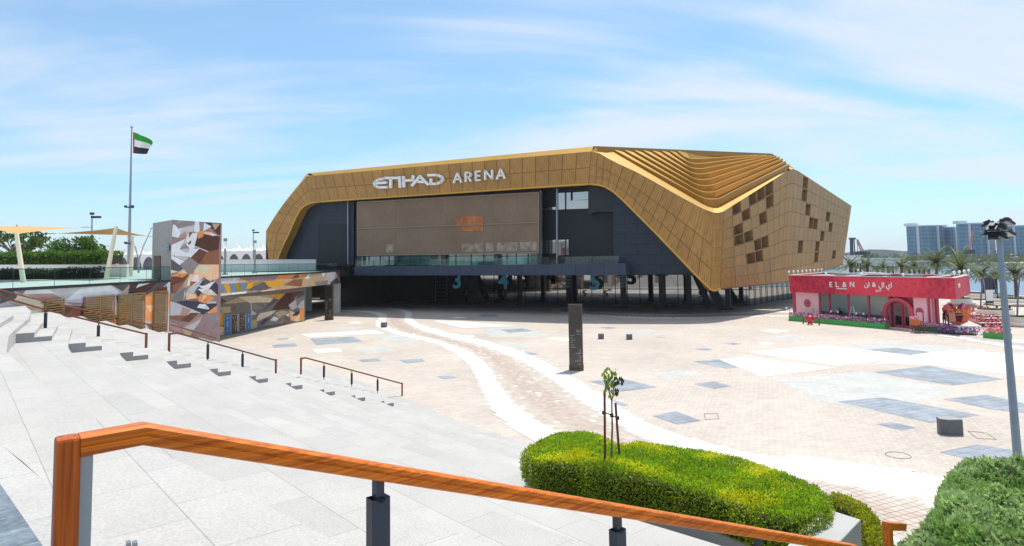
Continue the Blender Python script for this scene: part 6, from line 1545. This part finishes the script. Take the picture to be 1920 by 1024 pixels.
# festoon bulbs on the roof edge
MT['alu2'] = mat('pink_stem', lin((200, 120, 140)), .5)
MT['bulb'] = mat('bulb_glass', (.8, .8, .78), .3)
blist = [(KA.lerp(KD, k/8), 5.7) for k in range(9)]+[(KD.lerp(KC, .3), 5.7)]+[(KA.lerp(KB, .27), 5.55), (KA.lerp(KB, .5), 5.55), (KA.lerp(KB, .74), 5.55)]+[(KC.lerp(KB, k/3+.03), 5.8) for k in range(4)]
for p, z in blist:
    m = MB(); m.ball(u(p, z), .14, 8, 6); m.tube([u(p, 5.3), u(p, z-.1)], .025, 5); m.build('festoon_bulb', MT['bulb'], kf)
# ---- planters with flowers
MT['flower'] = mat('flower_petals', (1, 1, 1), .7, vcol=True); MT['pgreen'] = mat('planter_green', lin((62, 158, 78)), .6, noise_amt=.08)
FC = [lin((238, 160, 190)), lin((222, 130, 170)), lin((250, 215, 225)), lin((170, 120, 180)), lin((120, 70, 110)), lin((90, 110, 70))]
def flowers(mb, pts_fn, n, s, pal, rg):
    for _ in range(n):
        p = pts_fn(); c = rg.choice(pal); k = rg.uniform(.75, 1.15); c = tuple(min(.85, v*k) for v in c); d = rv(rg); e = rv(rg)
        leaf(mb, p, d, e, s*rg.uniform(.6, 1.3), s*.8, c)
def planter(label, a, b, wd_, h, pal, n, s=.16, hh=.45):
    a, b = Vector(a), Vector(b); t_ = thing('flower_planter', label, 'planter', (a+b)/2, 'green flower planters around the cafe'); e = (b-a).normalized(); nn = Vector((-e.y, e.x, 0))
    if nn.y < 0: nn = -nn
    m = MB(); m.extr([a, b, b+Vector((0, 0, h)), a+Vector((0, 0, h))], nn*wd_); m.build('planter_box', MT['pgreen'], t_); m = MB()
    def fn(): return a.lerp(b, rg.random())+nn*rg.uniform(0, wd_)+Vector((0, 0, h+rg.random()**1.3*hh))
    flowers(m, fn, n, s, pal, rg); m.build('flowers', MT['flower'], t_)
planter('long green planter of pink flowers below the cafe windows', G(1479, 601.5), G(1659, 617.5), .8, .55, FC, 2600)
planter('short green planter of pink flowers beside the lamp mast', G(1843, 634), G(1886, 638), 1.0, .5, [lin((240, 140, 160)), lin((250, 200, 205)), lin((225, 100, 130)), lin((200, 170, 90))], 500)
# pale stems and lollipop flowers
# ---- red water ball stand
g0, g1 = G(1506, 607.5), G(1536, 610.5); rs = thing('red_barrier', 'red ball shaped barrier with two side frames before the long planter', 'barrier', (g0+g1)/2); MT['red'] = mat('red_paint', lin((190, 18, 30)), .35, coat=.4)
c = (g0+g1)/2; m = MB(); m.ball(c+Vector((-.1, 0, .62)), .42, 14, 9, sq=(1, 1, 1)); m.tube([c+Vector((-.1, 0, .5)), c+Vector((-.1, 0, .1))], [.36, .22], 10)
m.build('ball', MT['red'], rs)
for dx in (-.3, .1): m = MB(); m.bar(c+Vector((dx, 0, 0)), c+Vector((dx, 0, .3)), .1); m.build('foot', MT['red'], rs)
for p in (g0, g1):
    m = MB(); m.bar(p, p+Vector((0, 0, .75)), .1); m.bar(p+Vector((0, 0, .72)), c+Vector((0, 0, .72)), .06); m.build('side_frame', mat('dark_red', lin((130, 20, 40)), .5), rs)
# ---- heart sign
HB = G(1793, 611); HPn = VP(HB, HB+Vector((1, -.45, 0)))
ht = thing('heart_sign', 'large faceted heart shaped sign in orange, red and mauve wedges beside the cafe', 'sign', HB)
r5 = lambda l: [(1640+x/7.385, 540+y/7.385) for x, y in l]
hc = [lin((215, 140, 190)), lin((225, 105, 70)), lin((248, 130, 85)), lin((252, 180, 145)), lin((160, 35, 70)), lin((225, 60, 75))]
cl_ = (1110, 340); cr_ = (1190, 345)
outL = [(940,290),(975,245),(1020,220),(1070,215),(1115,250),(1140,300)]; outR = [(1150,300),(1170,245),(1225,212),(1290,225),(1335,280),(1325,350)]
def wedge(pts, c, name='wedge'):
    mm = MB(); mm.extr([HPn.at(*r5([p])[0], 0) for p in pts], -HPn.n3*.5, None, c); mm.build(name, MT['flower'], ht)
cc_ = [hc[2], hc[0], hc[4], hc[1], hc[4]]
for k in range(5): wedge([outL[k], outL[k+1], cl_], cc_[k])
cc_ = [hc[4], hc[0], hc[1], hc[2], hc[2]]
for k in range(5): wedge([outR[k], outR[k+1], cr_], [hc[4], hc[4], hc[0], hc[1], hc[2]][k])
wedge([(940,290),(1110,340),(960,360)], hc[5]); wedge([(1140,300),(1190,345),(1110,340)], hc[3]); wedge([(960,360),(1110,340),(1130,470),(1010,470)], hc[3]); wedge([(1110,345),(1190,345),(1235,365),(1205,470),(1135,470)], lin((110, 14, 50))); wedge([(1190,345),(1325,350),(1290,470),(1205,470)], hc[2]); wedge([(1010,470),(1290,470),(1220,500),(1150,515),(1080,500)], hc[1])
MT['gyel'] = mat('sign_yellow', lin((250, 190, 90)), .5)
place_text('EL&N', HPn.at(1797, 587, .08), HPn.d3 if HPn.d3.x > 0 else -HPn.d3, .62, MT['gyel'], ht, 'lettering', .03, sx=1.35); place_text('LONDON', HPn.at(1799, 591.5, .08), HPn.d3 if HPn.d3.x > 0 else -HPn.d3, .2, MT['white'], ht, 'lettering', .02)
m = MB(); 
for dx in (-.6, .6): m.bar(HB+Vector((dx, .3, 0)), HB+Vector((dx, .3, 1.2)), .1)
m.build('support_leg', MT['dark2'], ht)
# flower bed under the heart
MP = [lin((150, 70, 150)), lin((190, 110, 190)), lin((110, 50, 120)), lin((230, 150, 200)), lin((80, 40, 60)), lin((225, 205, 230))]
fb = thing('flower_bed', 'purple flower bed at the foot of the heart sign', 'flower bed', HB); m = MB()
a, b_ = G(1770, 627), G(1830, 630)
def fn(): p = a.lerp(b_, rg.random()); return p+Vector((rg.uniform(-.4, 1.2), rg.uniform(0, 3.4), rg.random()**1.5*.7))
flowers(m, fn, 1500, .17, MP, rg); m.build('blossoms', MT['flower'], fb)
m = MB(); m.extr([a, b_, b_+Vector((.8, 3, 0)), a+Vector((.8, 3, 0))], (0, 0, .15)); m.build('soil', MT['core'], fb)
m = MB(); p = G(1793, 627); bn = thing('pale_bench', 'small pale mint bench among the purple flowers', 'bench', p); m.box(p+Vector((1.0, 0, .75)), (2.0, .45, .1), R(-8)); m.build('seat', mat('mint_paint', lin((205, 230, 222)), .5), bn)
for dx in (.25, 1.75): m = MB(); m.box(p+Vector((dx, 0, .37)), (.12, .4, .66), R(-8)); m.build('leg', MT['offwhite'], bn)
# flower garden and slatted steps on the right
fg = thing('flower_bed', 'pink rose garden right of the heart sign with slatted pale steps', 'flower bed', G(1850, 605)); m = MB()
qa, qb, qc, qd = G(1815, 600), G(1888, 632), G(1885, 590), G(1825, 578)
def fn():
    s, t2 = rg.random(), rg.random(); return (qa*(1-s)+qb*s)*(1-t2)+(qd*(1-s)+qc*s)*t2+Vector((0, 0, rg.random()**2*.6))
flowers(m, fn, 3000, .24, [lin((225, 130, 140)), lin((200, 90, 110)), lin((245, 190, 195)), lin((120, 90, 60)), lin((150, 60, 80))], rg); m.build('blossoms', MT['flower'], fg)
m = MB(); m.extr([qa, qb, qc, qd], (0, 0, .1)); m.build('soil', mat('rosy_soil', lin((150, 100, 90)), .9, noise_amt=.3, nscale=3), fg)
for k in range(5):
    p = G(1843+k*6.5, 614-k*9.0); t_ = thing('garden_slab', ['nearest', 'second', 'middle', 'fourth', 'farthest'][k]+' pale slatted slab stepping through the pink rose garden', 'slab', p, 'pale slatted slabs in the rose garden'); m = MB()
    m.box(p+Vector((.9, 0, .45)), (2.3, .5, .07), R(-5)); m.build('board', MT['offwhite'] if k else MT['pgreen2'] if 'pgreen2' in MT else MT['offwhite'], t_); m = MB()
    for dx in (0, 1.8): m.box(p+Vector((dx, 0, .2)), (.08, .4, .42), R(-5))
    m.build('support', MT['stake'], t_)
# ---- bicycle cart planter
bc = G(1709, 624); be = G(1762, 626.5); bk_ = thing('bicycle_planter', 'old bicycle cart planter with flowers in front of the cafe corner', 'bicycle', (bc+be)/2); ed = (be-bc).normalized()
def at_(s, z, o=0): return bc.lerp(be, s)+Vector((0, o, z))
for s in (.16, .52, .86):
    for rr_ in (.34,):
        m = MB(); c = at_(s, .36, -.12); m.tube([c+ed*rr_*math.cos(a)+Vector((0, 0, rr_*math.sin(a))) for a in [k*math.pi/10 for k in range(21)]], .025, 5)
        for k in range(4): a = k*math.pi/4; v = ed*rr_*math.cos(a)+Vector((0, 0, rr_*math.sin(a))); m.tube([c-v, c+v], .01, 4)
        m.build('wheel', MT['dark2'], bk_)
m = MB(); m.box(at_(.6, .38, .35), ((be-bc).length*.82, .5, .42), math.atan2(ed.y, ed.x)); m.build('planter_box', mat('mossy_green', lin((74, 110, 60)), .8, noise_amt=.3, nscale=6), bk_)
m = MB(); m.box(at_(.2, 1.0, .2), (.9, .6, .45), math.atan2(ed.y, ed.x)); m.build('basket', mat('basket_orange', lin((190, 100, 50)), .7, noise_amt=.3, nscale=10), bk_)
m = MB(); m.tube([at_(.02, 0), at_(.05, 1.2), at_(.2, 1.25)], .03, 5); m.tube([at_(.16, .36), at_(.34, .8), at_(.52, .36)], .025, 5); m.tube([at_(.34, .8), at_(.7, .85)], .025, 5); m.build('frame', MT['dpink'], bk_)
m = MB(); flowers(m, lambda: at_(.08+.26*rg.random(), 1.25+.3*rg.random(), rg.uniform(-.1, .6)), 260, .14, [lin((250, 180, 200)), lin((255, 235, 235)), lin((235, 120, 160))], rg); flowers(m, lambda: at_(.35+.6*rg.random(), .65+.35*rg.random(), rg.uniform(0, .7)), 300, .14, FC, rg); m.build('flowers', MT['flower'], bk_)
# ---- globe lamps standing in the long planter
for k, x in enumerate((1495, 1540, 1580, 1628)):
    q = KW.pt(kx(x), 0, 1.35); t_ = thing('globe_lamp', ['left end', 'second', 'third', 'right'][k]+' pair of small white globes on a stem above the long cafe planter', 'globe lamp', q, 'white globe lamps before the cafe windows'); m = MB(); m.tube([q, q+Vector((0, 0, 1.45))], .03, 5)
    for s in (-1, 1): m.tube([q+Vector((0, 0, 1.4)), q+me_dir*s*.3+Vector((0, 0, 1.5)), q+me_dir*s*.42+Vector((0, 0, 1.38))], .022, 5)
    m.build('stem', MT['alu2'], t_)
    for s in (-1, 1): m = MB(); m.ball(q+me_dir*s*.42+Vector((0, 0, 1.3)), .13, 8, 6); m.build('globe', MT['bulb'], t_)
# ---- step ladder
l0 = KW.pt(kx(1602), 0, 1.2); ld = thing('step_ladder', 'open aluminium step ladder before the cafe window', 'ladder', l0); xd = me_dir
MT['alu'] = mat('aluminium', lin((190, 190, 195)), .35, .7)
for o_ in (0, -.5):
    for s in (0, 1): m = MB(); m.bar(l0+xd*(s*.95)+KW.n3*o_, l0+xd*(.35+s*.25)+KW.n3*(-.25)+Vector((0, 0, 2.0)), .05); m.build('stile', MT['alu'], ld)
for k in range(5):
    f = .15+k*.17; m = MB(); m.bar(l0+xd*(.35*f)+Vector((0, 0, 2*f))-KW.n3*.25*f, l0+xd*(.95-.35*f)+Vector((0, 0, 2*f))-KW.n3*.25*f, .04); m.build('rung', MT['alu'], ld)
# ================= people =================
def person(name, label, foot, h, face, joints, cols, group=None):
    t_ = thing(name, label, 'person', foot, group); f = Vector(foot); Rm = Matrix.Rotation(face, 3, 'Z')
    J = {'pel': (0, 0, .52), 'bel': (0, 0, .60), 'che': (0, 0, .72), 'nec': (0, 0, .83), 'hed': (0, -.01, .90), 'top': (0, 0, .965),
         'shl': (-.105, 0, .80), 'ell': (-.14, .01, .63), 'wrl': (-.13, -.06, .49), 'hal': (-.13, -.08, .44), 'shr': (.105, 0, .80), 'elr': (.14, .01, .63), 'wrr': (.13, -.06, .49), 'har': (.13, -.08, .44),
         'hil': (-.055, 0, .50), 'knl': (-.06, -.015, .28), 'anl': (-.06, .01, .05), 'tol': (-.065, -.085, .015), 'hir': (.055, 0, .50), 'knr': (.06, -.015, .28), 'anr': (.06, .01, .05), 'tor': (.065, -.085, .015)}
    J.update(joints)
    E_ = [('pel', 'bel'), ('bel', 'che'), ('che', 'nec'), ('nec', 'hed'), ('hed', 'top'), ('che', 'shl'), ('shl', 'ell'), ('ell', 'wrl'), ('wrl', 'hal'), ('che', 'shr'), ('shr', 'elr'), ('elr', 'wrr'), ('wrr', 'har'), ('pel', 'hil'), ('hil', 'knl'), ('knl', 'anl'), ('anl', 'tol'), ('pel', 'hir'), ('hir', 'knr'), ('knr', 'anr'), ('anr', 'tor')]
    Rr = {'pel': .075, 'bel': .07, 'che': .085, 'nec': .034, 'hed': .056, 'top': .04, 'shl': .04, 'ell': .028, 'wrl': .02, 'hal': .022, 'hil': .058, 'knl': .036, 'anl': .026, 'tol': .02}
    ks = list(J); me = bpy.data.meshes.new('body'); me.from_pydata([Rm @ (Vector(J[k])*h) for k in ks], [(ks.index(a), ks.index(b)) for a, b in E_], [])
    o = bpy.data.objects.new('tmp', me); COL.objects.link(o); md = o.modifiers.new('s', 'SKIN'); sv = me.skin_vertices[0].data
    for i, k in enumerate(ks):
        kk = k if k in Rr else k[:2]+'l'; r_ = Rr[kk]*h; sv[i].radius = (r_, r_*(.8 if k in ('pel', 'bel', 'che') else 1)); sv[i].use_root = (k == 'pel')
    o.modifiers.new('u', 'SUBSURF').levels = 2; bpy.context.view_layer.update()
    m2_ = bpy.data.meshes.new_from_object(o.evaluated_get(bpy.context.evaluated_depsgraph_get())); bpy.data.objects.remove(o)
    m2_.materials.clear()
    for c in cols: m2_.materials.append(c)
    for p in m2_.polygons:
        z = p.center.z/h; p.use_smooth = True
        hand = (Rm.transposed() @ p.center).x; p.material_index = 2 if (z > .845 or (.40 < z < .5 and abs(hand) > .105*h)) else (0 if z > .5 else (1 if z > .045 else 3))
    b_ = bpy.data.objects.new('body', m2_); COL.objects.link(b_); b_.parent = t_
    m = MB(); hd = f+Rm @ (Vector(J['hed'])*h); m.ball(hd+Vector((0, 0, .03*h))+Rm @ Vector((0, .012*h, 0)), .068*h, 12, 8, sq=(.95, 1, 1)); m.build('hair', cols[4], t_); return t_
sk_ = mat('skin', lin((190, 140, 110)), .6); blk = mat('black_cloth', (.012, .012, .015), .85); shoe = mat('dark_shoe', (.02, .018, .016), .6); hr_ = mat('black_hair', (.01, .008, .007), .5); navy_ = mat('navy_cloth', (.02, .03, .06), .85)
g = G(1756, 612); person('person', 'person in black clothes standing with raised arm by the open cafe corner', g, 1.72, R(200), {'elr': (.17, -.08, .72), 'wrr': (.2, -.18, .8), 'har': (.2, -.22, .84), 'knl': (-.07, -.03, .28)}, [blk, blk, blk, shoe, blk])
g = G(1771, 611); person('person', 'second person in dark blue clothes bending left of the heart sign', g, 1.65, R(120), {'che': (0, -.07, .70), 'nec': (0, -.12, .80), 'hed': (0, -.15, .86), 'top': (0, -.17, .92), 'shl': (-.105, -.09, .77), 'shr': (.105, -.09, .77), 'ell': (-.13, -.14, .62), 'elr': (.13, -.14, .62), 'wrl': (-.1, -.22, .55), 'wrr': (.1, -.22, .55), 'hal': (-.09, -.26, .53), 'har': (.09, -.26, .53)}, [navy_, blk, sk_, shoe, hr_])
g = KW.pt(kx(1578), 0, .35); person('person', 'person in black working behind the planter at the cafe window', g, 1.7, R(150), {'elr': (.16, -.08, .66), 'wrr': (.12, -.18, .62), 'har': (.1, -.21, .62), 'ell': (-.16, -.08, .66), 'wrl': (-.12, -.18, .62), 'hal': (-.1, -.21, .62)}, [blk, blk, sk_, shoe, hr_])
# ================= palms =================
def frond(mb, base, az, elev, L_, rg, droop=1.0):
    n = 9; p = Vector(base); d = Vector((math.cos(az)*math.cos(elev), math.sin(az)*math.cos(elev), math.sin(elev))); pts = [p.copy()]
    for k in range(n): p = p+d*L_/n; d = (d+Vector((0, 0, -.14*droop))).normalized(); pts.append(p.copy())
    kk = rg.uniform(.75, 1.2); c = (0.135*kk, 0.17*kk, 0.035*kk); side = Vector((-math.sin(az), math.cos(az), 0))
    for k in range(n):
        a, b = pts[k], pts[k+1]; dd = (b-a).normalized(); w_ = .012*L_; mb.poly([a+side*w_, b+side*w_, b-side*w_, a-side*w_], None, (.2, .2, .06))
        for j in range(3):
            q = a.lerp(b, j/3); ll = L_*.20*(math.sin(math.pi*min(1, (k+j/3+.8)/(n+.6)))**.6)
            for s in (-1, 1):
                ld_ = (side*s*.8+dd*.75+Vector((0, 0, rg.uniform(-.35, .15)))).normalized(); leaf(mb, q, ld_, Vector((0, 0, 1)), ll, .026*L_, tuple(v*rg.uniform(.7, 1.3) for v in c))
def palm_proto(nf, seed, H_=5.6, L_=3.9):
    rg_ = random.Random(seed); t_ = thing('palm_tree', 'x', 'palm tree', (0, 0, 0), 'date palms along the waterfront'); m = MB(); pts = [(0, 0, 0)]; rad = [.34]; n = 14
    for k in range(1, n+1): pts.append((.03*k/n, 0, H_*k/n)); rad.append((.27-.05*k/n)*(1.12 if k % 2 else .95))
    rad[-1] = .34; rad[-2] = .33; m.tube(pts, rad, 10); m.build('trunk', mat('palm_bark', (.17, .12, .08), .9, noise_amt=.35, nscale=6), t_); m = MB()
    for i in range(nf): frond(m, (0, 0, H_-.05), i*2.399+rg_.uniform(-.2, .2), R(rg_.uniform(5, 30) if i < nf*.45 else rg_.uniform(35, 80)), L_*rg_.uniform(.85, 1.1), rg_, 1.35 if i < nf*.45 else 1.0)
    m.build('crown', MT['leaf'], t_); return t_
protos = [palm_proto(46, 1), palm_proto(42, 2)]; used = [False, False]
MT['plantw'] = mat('planter_white', lin((226, 220, 210)), .6, noise_amt=.05)
palms = [(1595,488,165,1.35,'date palm at the foot of the arena wall, nearest the golden building',0),(1626,489,160,1.3,'date palm just left of the cafe roof, behind it',1),(1690,490,150,1.2,'left one of the paired date palms behind the middle of the cafe roof',0),(1714,491,158,1.2,'right one of the paired date palms behind the middle of the cafe roof',1),
 (1755,482,132,1.25,'tall full date palm behind the cafe roof, below the blue glass block',0),(1801,493,97,.95,'date palm rising just behind the right end of the cafe roof',1),(1841,505,113,1.0,'date palm in a round white planter behind the hanging banner',0),(1866,508,118,1.0,'date palm close behind the floodlight mast',1),(1903,503,106,1.15,'large date palm right of the floodlight mast',0),(1932,505,120,1.0,'date palm half cut off by the right picture edge',1), (1655,492,190,1.2,'distant date palm beyond the centre of the cafe roof',1)]
for (px, py, d, s, lb, w_) in palms:
    g = P(px, py+7, d); s *= .88
    o = protos[w_] if not used[w_] else copy_tree(protos[w_]); used[w_] = True
    hz = g.z/6.0*1.0; o.location = (g.x, g.y, 0.0); sc_ = max(.45, g.z/6.0) if g.z > 3 else .8; o.scale = (s, s, max(.5, g.z/6.0)); o.rotation_euler = (0, 0, px*.37); o['label'] = lb
def bowl(px, py, r_, label, palm=True):
    g = G(px, py); t_ = thing('round_planter', label, 'planter', g, 'round white planters on the promenade'); m = MB(); n = 24
    prof = [(r_*.96, 0), (r_*1.12, .25), (r_*1.12, .45), (r_*.85, .47), (r_*.9, 1.0), (r_*.8, 1.0), (r_*.78, .8)]; vs = []; fs = []
    for (rr_, z) in prof:
        for k in range(n): a = 2*math.pi*k/n; vs.append(g+Vector((rr_*math.cos(a), rr_*math.sin(a), z)))
    for j in range(len(prof)-1):
        for k in range(n): fs.append((j*n+k, j*n+(k+1) % n, (j+1)*n+(k+1) % n, (j+1)*n+k))
    m.faces(vs, fs, None, None, False); m.build('bowl', MT['plantw'], t_); m = MB()
    for _ in range(int(500)): a = rg.uniform(0, 6.28); q = math.sqrt(rg.random())*r_*.8; leaf(m, g+Vector((q*math.cos(a), q*math.sin(a), .85)), (rv(rg)+Vector((0, 0, .9))).normalized(), rv(rg), .3, .14, colr(rg, (.07, .14, .03), .35))
    m.poly([g+Vector((r_*.8*math.cos(2*math.pi*k/16), r_*.8*math.sin(2*math.pi*k/16), .84)) for k in range(16)], MT['core']); m.build('ground_plants', MT['leaf'], t_)
bowl(1844, 561, 2.9, 'round white planter around the palm with the hanging banner'); bowl(1905, 572, 3.6, 'round white planter half hidden by the floodlight mast'); bowl(1866, 596, 2.2, 'round white planter of low green plants right of the heart sign'); bowl(1803, 572, 1.6, 'round white planter behind the heart sign'); bowl(1912, 612, 1.2, 'small round white planter at the right edge')
# banner poles
MT['purple'] = mat('pole_purple', lin((120, 104, 150)), .5, .2)
for (x0, y0, x1, y1, lb, ban) in ((1838, 588, 1843, 520, 'slim mauve banner pole with a black and white banner', 1), (1874, 570, 1862, 522, 'slim mauve banner pole with a dark banner', 2), (1907, 604, 1912, 510, 'slim mauve banner pole right of the floodlight mast', 0), (1820, 560, 1812, 500, 'slim mauve pole behind the right end of the cafe', 0)):
    g = G(x0, y0); t_ = thing('banner_pole', lb, 'banner pole', g, 'slim mauve banner poles'); tp_ = P(x1, y1, g.y); m = MB(); m.tube([g, g.lerp(tp_, .5)+Vector(((tp_.x-g.x)*-.1, 0, 0)), g.lerp(tp_, .85), tp_+Vector((0, 0, .1))], [.1, .09, .07, .05], 7); m.build('pole', MT['purple'], t_)
    if ban:
        m = MB(); w_ = 1.1; s = 1 if ban == 1 else .9; z1 = tp_.z; q0 = tp_+Vector((.15, 0, -.1)); hgt = 3.2 if ban == 1 else 1.6
        if ban == 2: q0 = tp_+Vector((-.4, 0, -.1))
        m.extr([q0, q0+Vector((w_, .1, 0)), q0+Vector((w_, .1, -hgt)), q0+Vector((0, 0, -hgt))], (0, .04, 0)); b_ = m.build('banner', MT['dark'] if ban == 2 else mat('banner_print', lin((50, 50, 70)), .6), t_)
        if ban == 1: m = MB(); m.extr([q0+Vector((.05, -.02, -1.5)), q0+Vector((w_-.05, .08, -1.5)), q0+Vector((w_-.05, .08, -2.9)), q0+Vector((.05, -.02, -2.9))], (0, -.02, 0)); m.build('banner_panel', MT['white'], b_)
# ================= far bank =================
def tower_block(x0, x1, yt, d, label, n):
    a, b = P(x0, 478, d), P(x1, 478, d); h = P((x0+x1)/2, yt, d).z; t_ = thing('glass_building', label, 'building', ((a.x+b.x)/2, d, .5), 'blue glass blocks across the water'); w_ = b.x-a.x; c = Vector(((a.x+b.x)/2, d+14, 0))
    pts = []
    for k in range(9): s = k/8; pts.append(Vector((a.x+w_*s, d+2.5*(2*s-1)**2*2, 0)))
    kb = (d+30)/d; pts += [Vector((b.x*kb, d+30, 0)), Vector((a.x*kb+.5, d+30, 0))]
    m = MB(); m.extr([p+Vector((0, 0, .6)) for p in pts], (0, 0, h-.6)); m.build('glass_body', MT['farglass'], t_)
    m = MB(); m.extr([p+Vector((0, 0, h)) for p in [q+(c-q)*.0 for q in pts]], (0, 0, 1.0)); m.build('roof_edge', MT['farwhite'], t_)
    m = MB(); m.box((a.x+w_*.2, d+9, h+2), (w_*.25, 8, 2.5)); m.build('roof_unit', MT['farwhite'], t_)
    for k in range(n): x = a.x+w_*(k+.5)/n+rg.uniform(-.1, .1)*w_/n; m = MB(); m.box((x, d+1.0, h/2), (w_*.035, 3.5, h-.5)); m.build('white_pier', MT['farwhite'], t_)
MT['farglass'] = wallbrick('far_glass_bands', (0.07, 0.20, 0.34), (0.055, 0.17, 0.30), (0.16, 0.27, 0.36), 6.0, 3.6, .5, rough=.3, dirv=Vector((1, 0)), off=0.0, nz=.15); MT['farwhite'] = mat('far_white', lin((196, 206, 218)), .7)
tower_block(1708, 1776, 424, 620, 'curved blue glass block left of the others across the water', 2); tower_block(1779, 1801, 427, 640, 'narrow blue glass block between two wider blocks across the water', 1); tower_block(1803, 1868, 419.5, 600, 'middle wide blue glass block behind the floodlight mast', 2); tower_block(1880, 1960, 424, 610, 'blue glass block at the right picture edge across the water', 2)
# cranes
def rig(px, yt, d, label):
    a, t2 = P(px, 478, d), P(px, yt, d); t_ = thing('piling_rig', label, 'crane', (a.x, d, .6)); m = MB(); m.bar((a.x, d, .6), (t2.x, d, t2.z), 1.5, 1.5, up=(0, 1, 0)); m.build('mast', MT['navy_s'], t_); m = MB(); m.box((t2.x+.5, d, t2.z+.5), (3.4, 2, 1.0)); m.box((t2.x+1.6, d, t2.z-5), (.5, .5, 10)); m.build('head', MT['navy_s'], t_)
rig(1596.5, 449, 400, 'dark piling rig mast on the far bank right of the golden arena')
def crane(p0, p1, d, label, c):
    a, b = P(*p0, d), P(*p1, d); t_ = thing('lattice_crane', label, 'crane', (a.x, d, .6), 'lattice cranes on the far bank'); m = MB(); w_ = 1.0
    for s in (-1, 1): m.bar(a+Vector((s*w_, 0, 0)), b+Vector((s*.3, 0, 0)), .5)
    for k in range(12): q0, q1 = a.lerp(b, k/12), a.lerp(b, (k+1)/12); s = 1 if k % 2 else -1; m.bar(q0+Vector((s*w_*(1-k/16), 0, 0)), q1+Vector((-s*w_*(1-(k+1)/16), 0, 0)), .3)
    m.build('boom', c, t_); m = MB(); m.box((a.x, d, max(2.2, a.z-1)), (7, 5, 3.4)); m.tube([b, (b.x, d, b.z-12)], .2, 4); m.build('cab', MT['dark2'], t_)
MT['cran'] = mat('crane_orange', lin((190, 130, 110)), .6); MT['crr'] = mat('crane_red', lin((190, 110, 120)), .6)
crane((1618, 474), (1607, 449), 420, 'small lattice crane beside the piling rig', MT['cran']); crane((1816, 470), (1825, 432), 520, 'red lattice crane in front of the middle glass block', MT['crr'])
# far bank greenery: one mass
m = MB(); rg2 = random.Random(8)
for _ in range(9000):
    x = rg2.uniform(60, 620); d = rg2.uniform(430, 560) if x < 330 else rg2.uniform(510, 600); hgt = 3+6*abs(noise.noise((x*.05, d*.02, 0)))+3*rg2.random(); p = Vector((x, d, rg2.uniform(1, hgt))); leaf(m, p, rv(rg2), rv(rg2), 3.2, 2.2, colr(rg2, (.10, .14, .08), .35))
tag(m.build('far_trees', MT['leaf']), kind='stuff', label='hazy belt of trees along the far bank', cat='trees')
# low pale sheds and walls beyond the cafe
for x0, x1, yt, yb, d, mt_, lb in ((1640, 1690, 486, 496, 210, 'offwhite', 'long low pale shed beyond the cafe roof'), (1590, 1615, 480, 490, 230, 'white', 'low white shed behind the palms by the arena'), (1700, 1745, 492, 498, 175, 'offwhite', 'low pale wall behind the paired palms')):
    a, b = P(x0, yb, d), P(x1, yb, d); zt_ = P(x0, yt, d).z; t_ = thing('low_shed', lb, 'shed', (a.x, d, 0), 'low pale sheds beyond the cafe'); m = MB(); m.box(((a.x+b.x)/2, d+3, zt_/2), (b.x-a.x, 6, zt_)); m.build('wall', MT[mt_], t_); m = MB(); m.box(((a.x+b.x)/2, d+3, zt_+.15), (b.x-a.x+1, 7, .3)); m.build('roof', MT['farwhite'], t_)
    m = MB()
    for k in range(5): m.box((a.x+(b.x-a.x)*(k+.5)/5, d-.05, zt_*.45), ((b.x-a.x)*.1, .1, zt_*.4))
    m.build('opening', MT['dark2'], t_)
g = P(1660, 498, 150); t_ = thing('boat', 'small blue and white boat moored beyond the cafe roof', 'boat', (g.x, 150, 0)); m = MB(); bx0 = P(1652, 498, 150).x
m.faces([(bx0, 150, 1.6), (bx0+5, 149.2, 1.6), (bx0+7, 150, 1.9), (bx0+5, 150.9, 1.6), (bx0, 150.9, 1.6), (bx0+.3, 150, .6), (bx0+5, 149.7, .6), (bx0+5, 150.4, .6)], [(0, 1, 6, 5), (1, 2, 6), (2, 3, 7), (2, 7, 6), (3, 4, 7), (4, 5, 7), (0, 5, 4), (0, 4, 3, 2, 1)]); m.build('hull', MT['white'], t_); m = MB(); m.box((bx0+2.5, 150, 2.3), (2.4, 1.2, 1.2)); m.build('cabin', mat('boat_blue', lin((60, 130, 190)), .5), t_)
# ================= air =================
hzm = bpy.data.materials.new('haze_air'); hzm.use_nodes = True; t = hzm.node_tree
for n in list(t.nodes):
    if n.type == 'BSDF_PRINCIPLED': t.nodes.remove(n)
out = [n for n in t.nodes if n.type == 'OUTPUT_MATERIAL'][0]; pv = t.nodes.new('ShaderNodeVolumePrincipled'); pv.inputs['Color'].default_value = (.86, .92, 1, 1); pv.inputs['Density'].default_value = HAZE; pv.inputs['Anisotropy'].default_value = .2
t.links.new(pv.outputs[0], out.inputs['Volume'])
if HAZE > 0: m = MB(); m.box((500, 2200, 40), (8000, 4900, 86)); tag(m.build('haze', hzm), kind='stuff')
C.render.resolution_x, C.render.resolution_y = 1024, 546
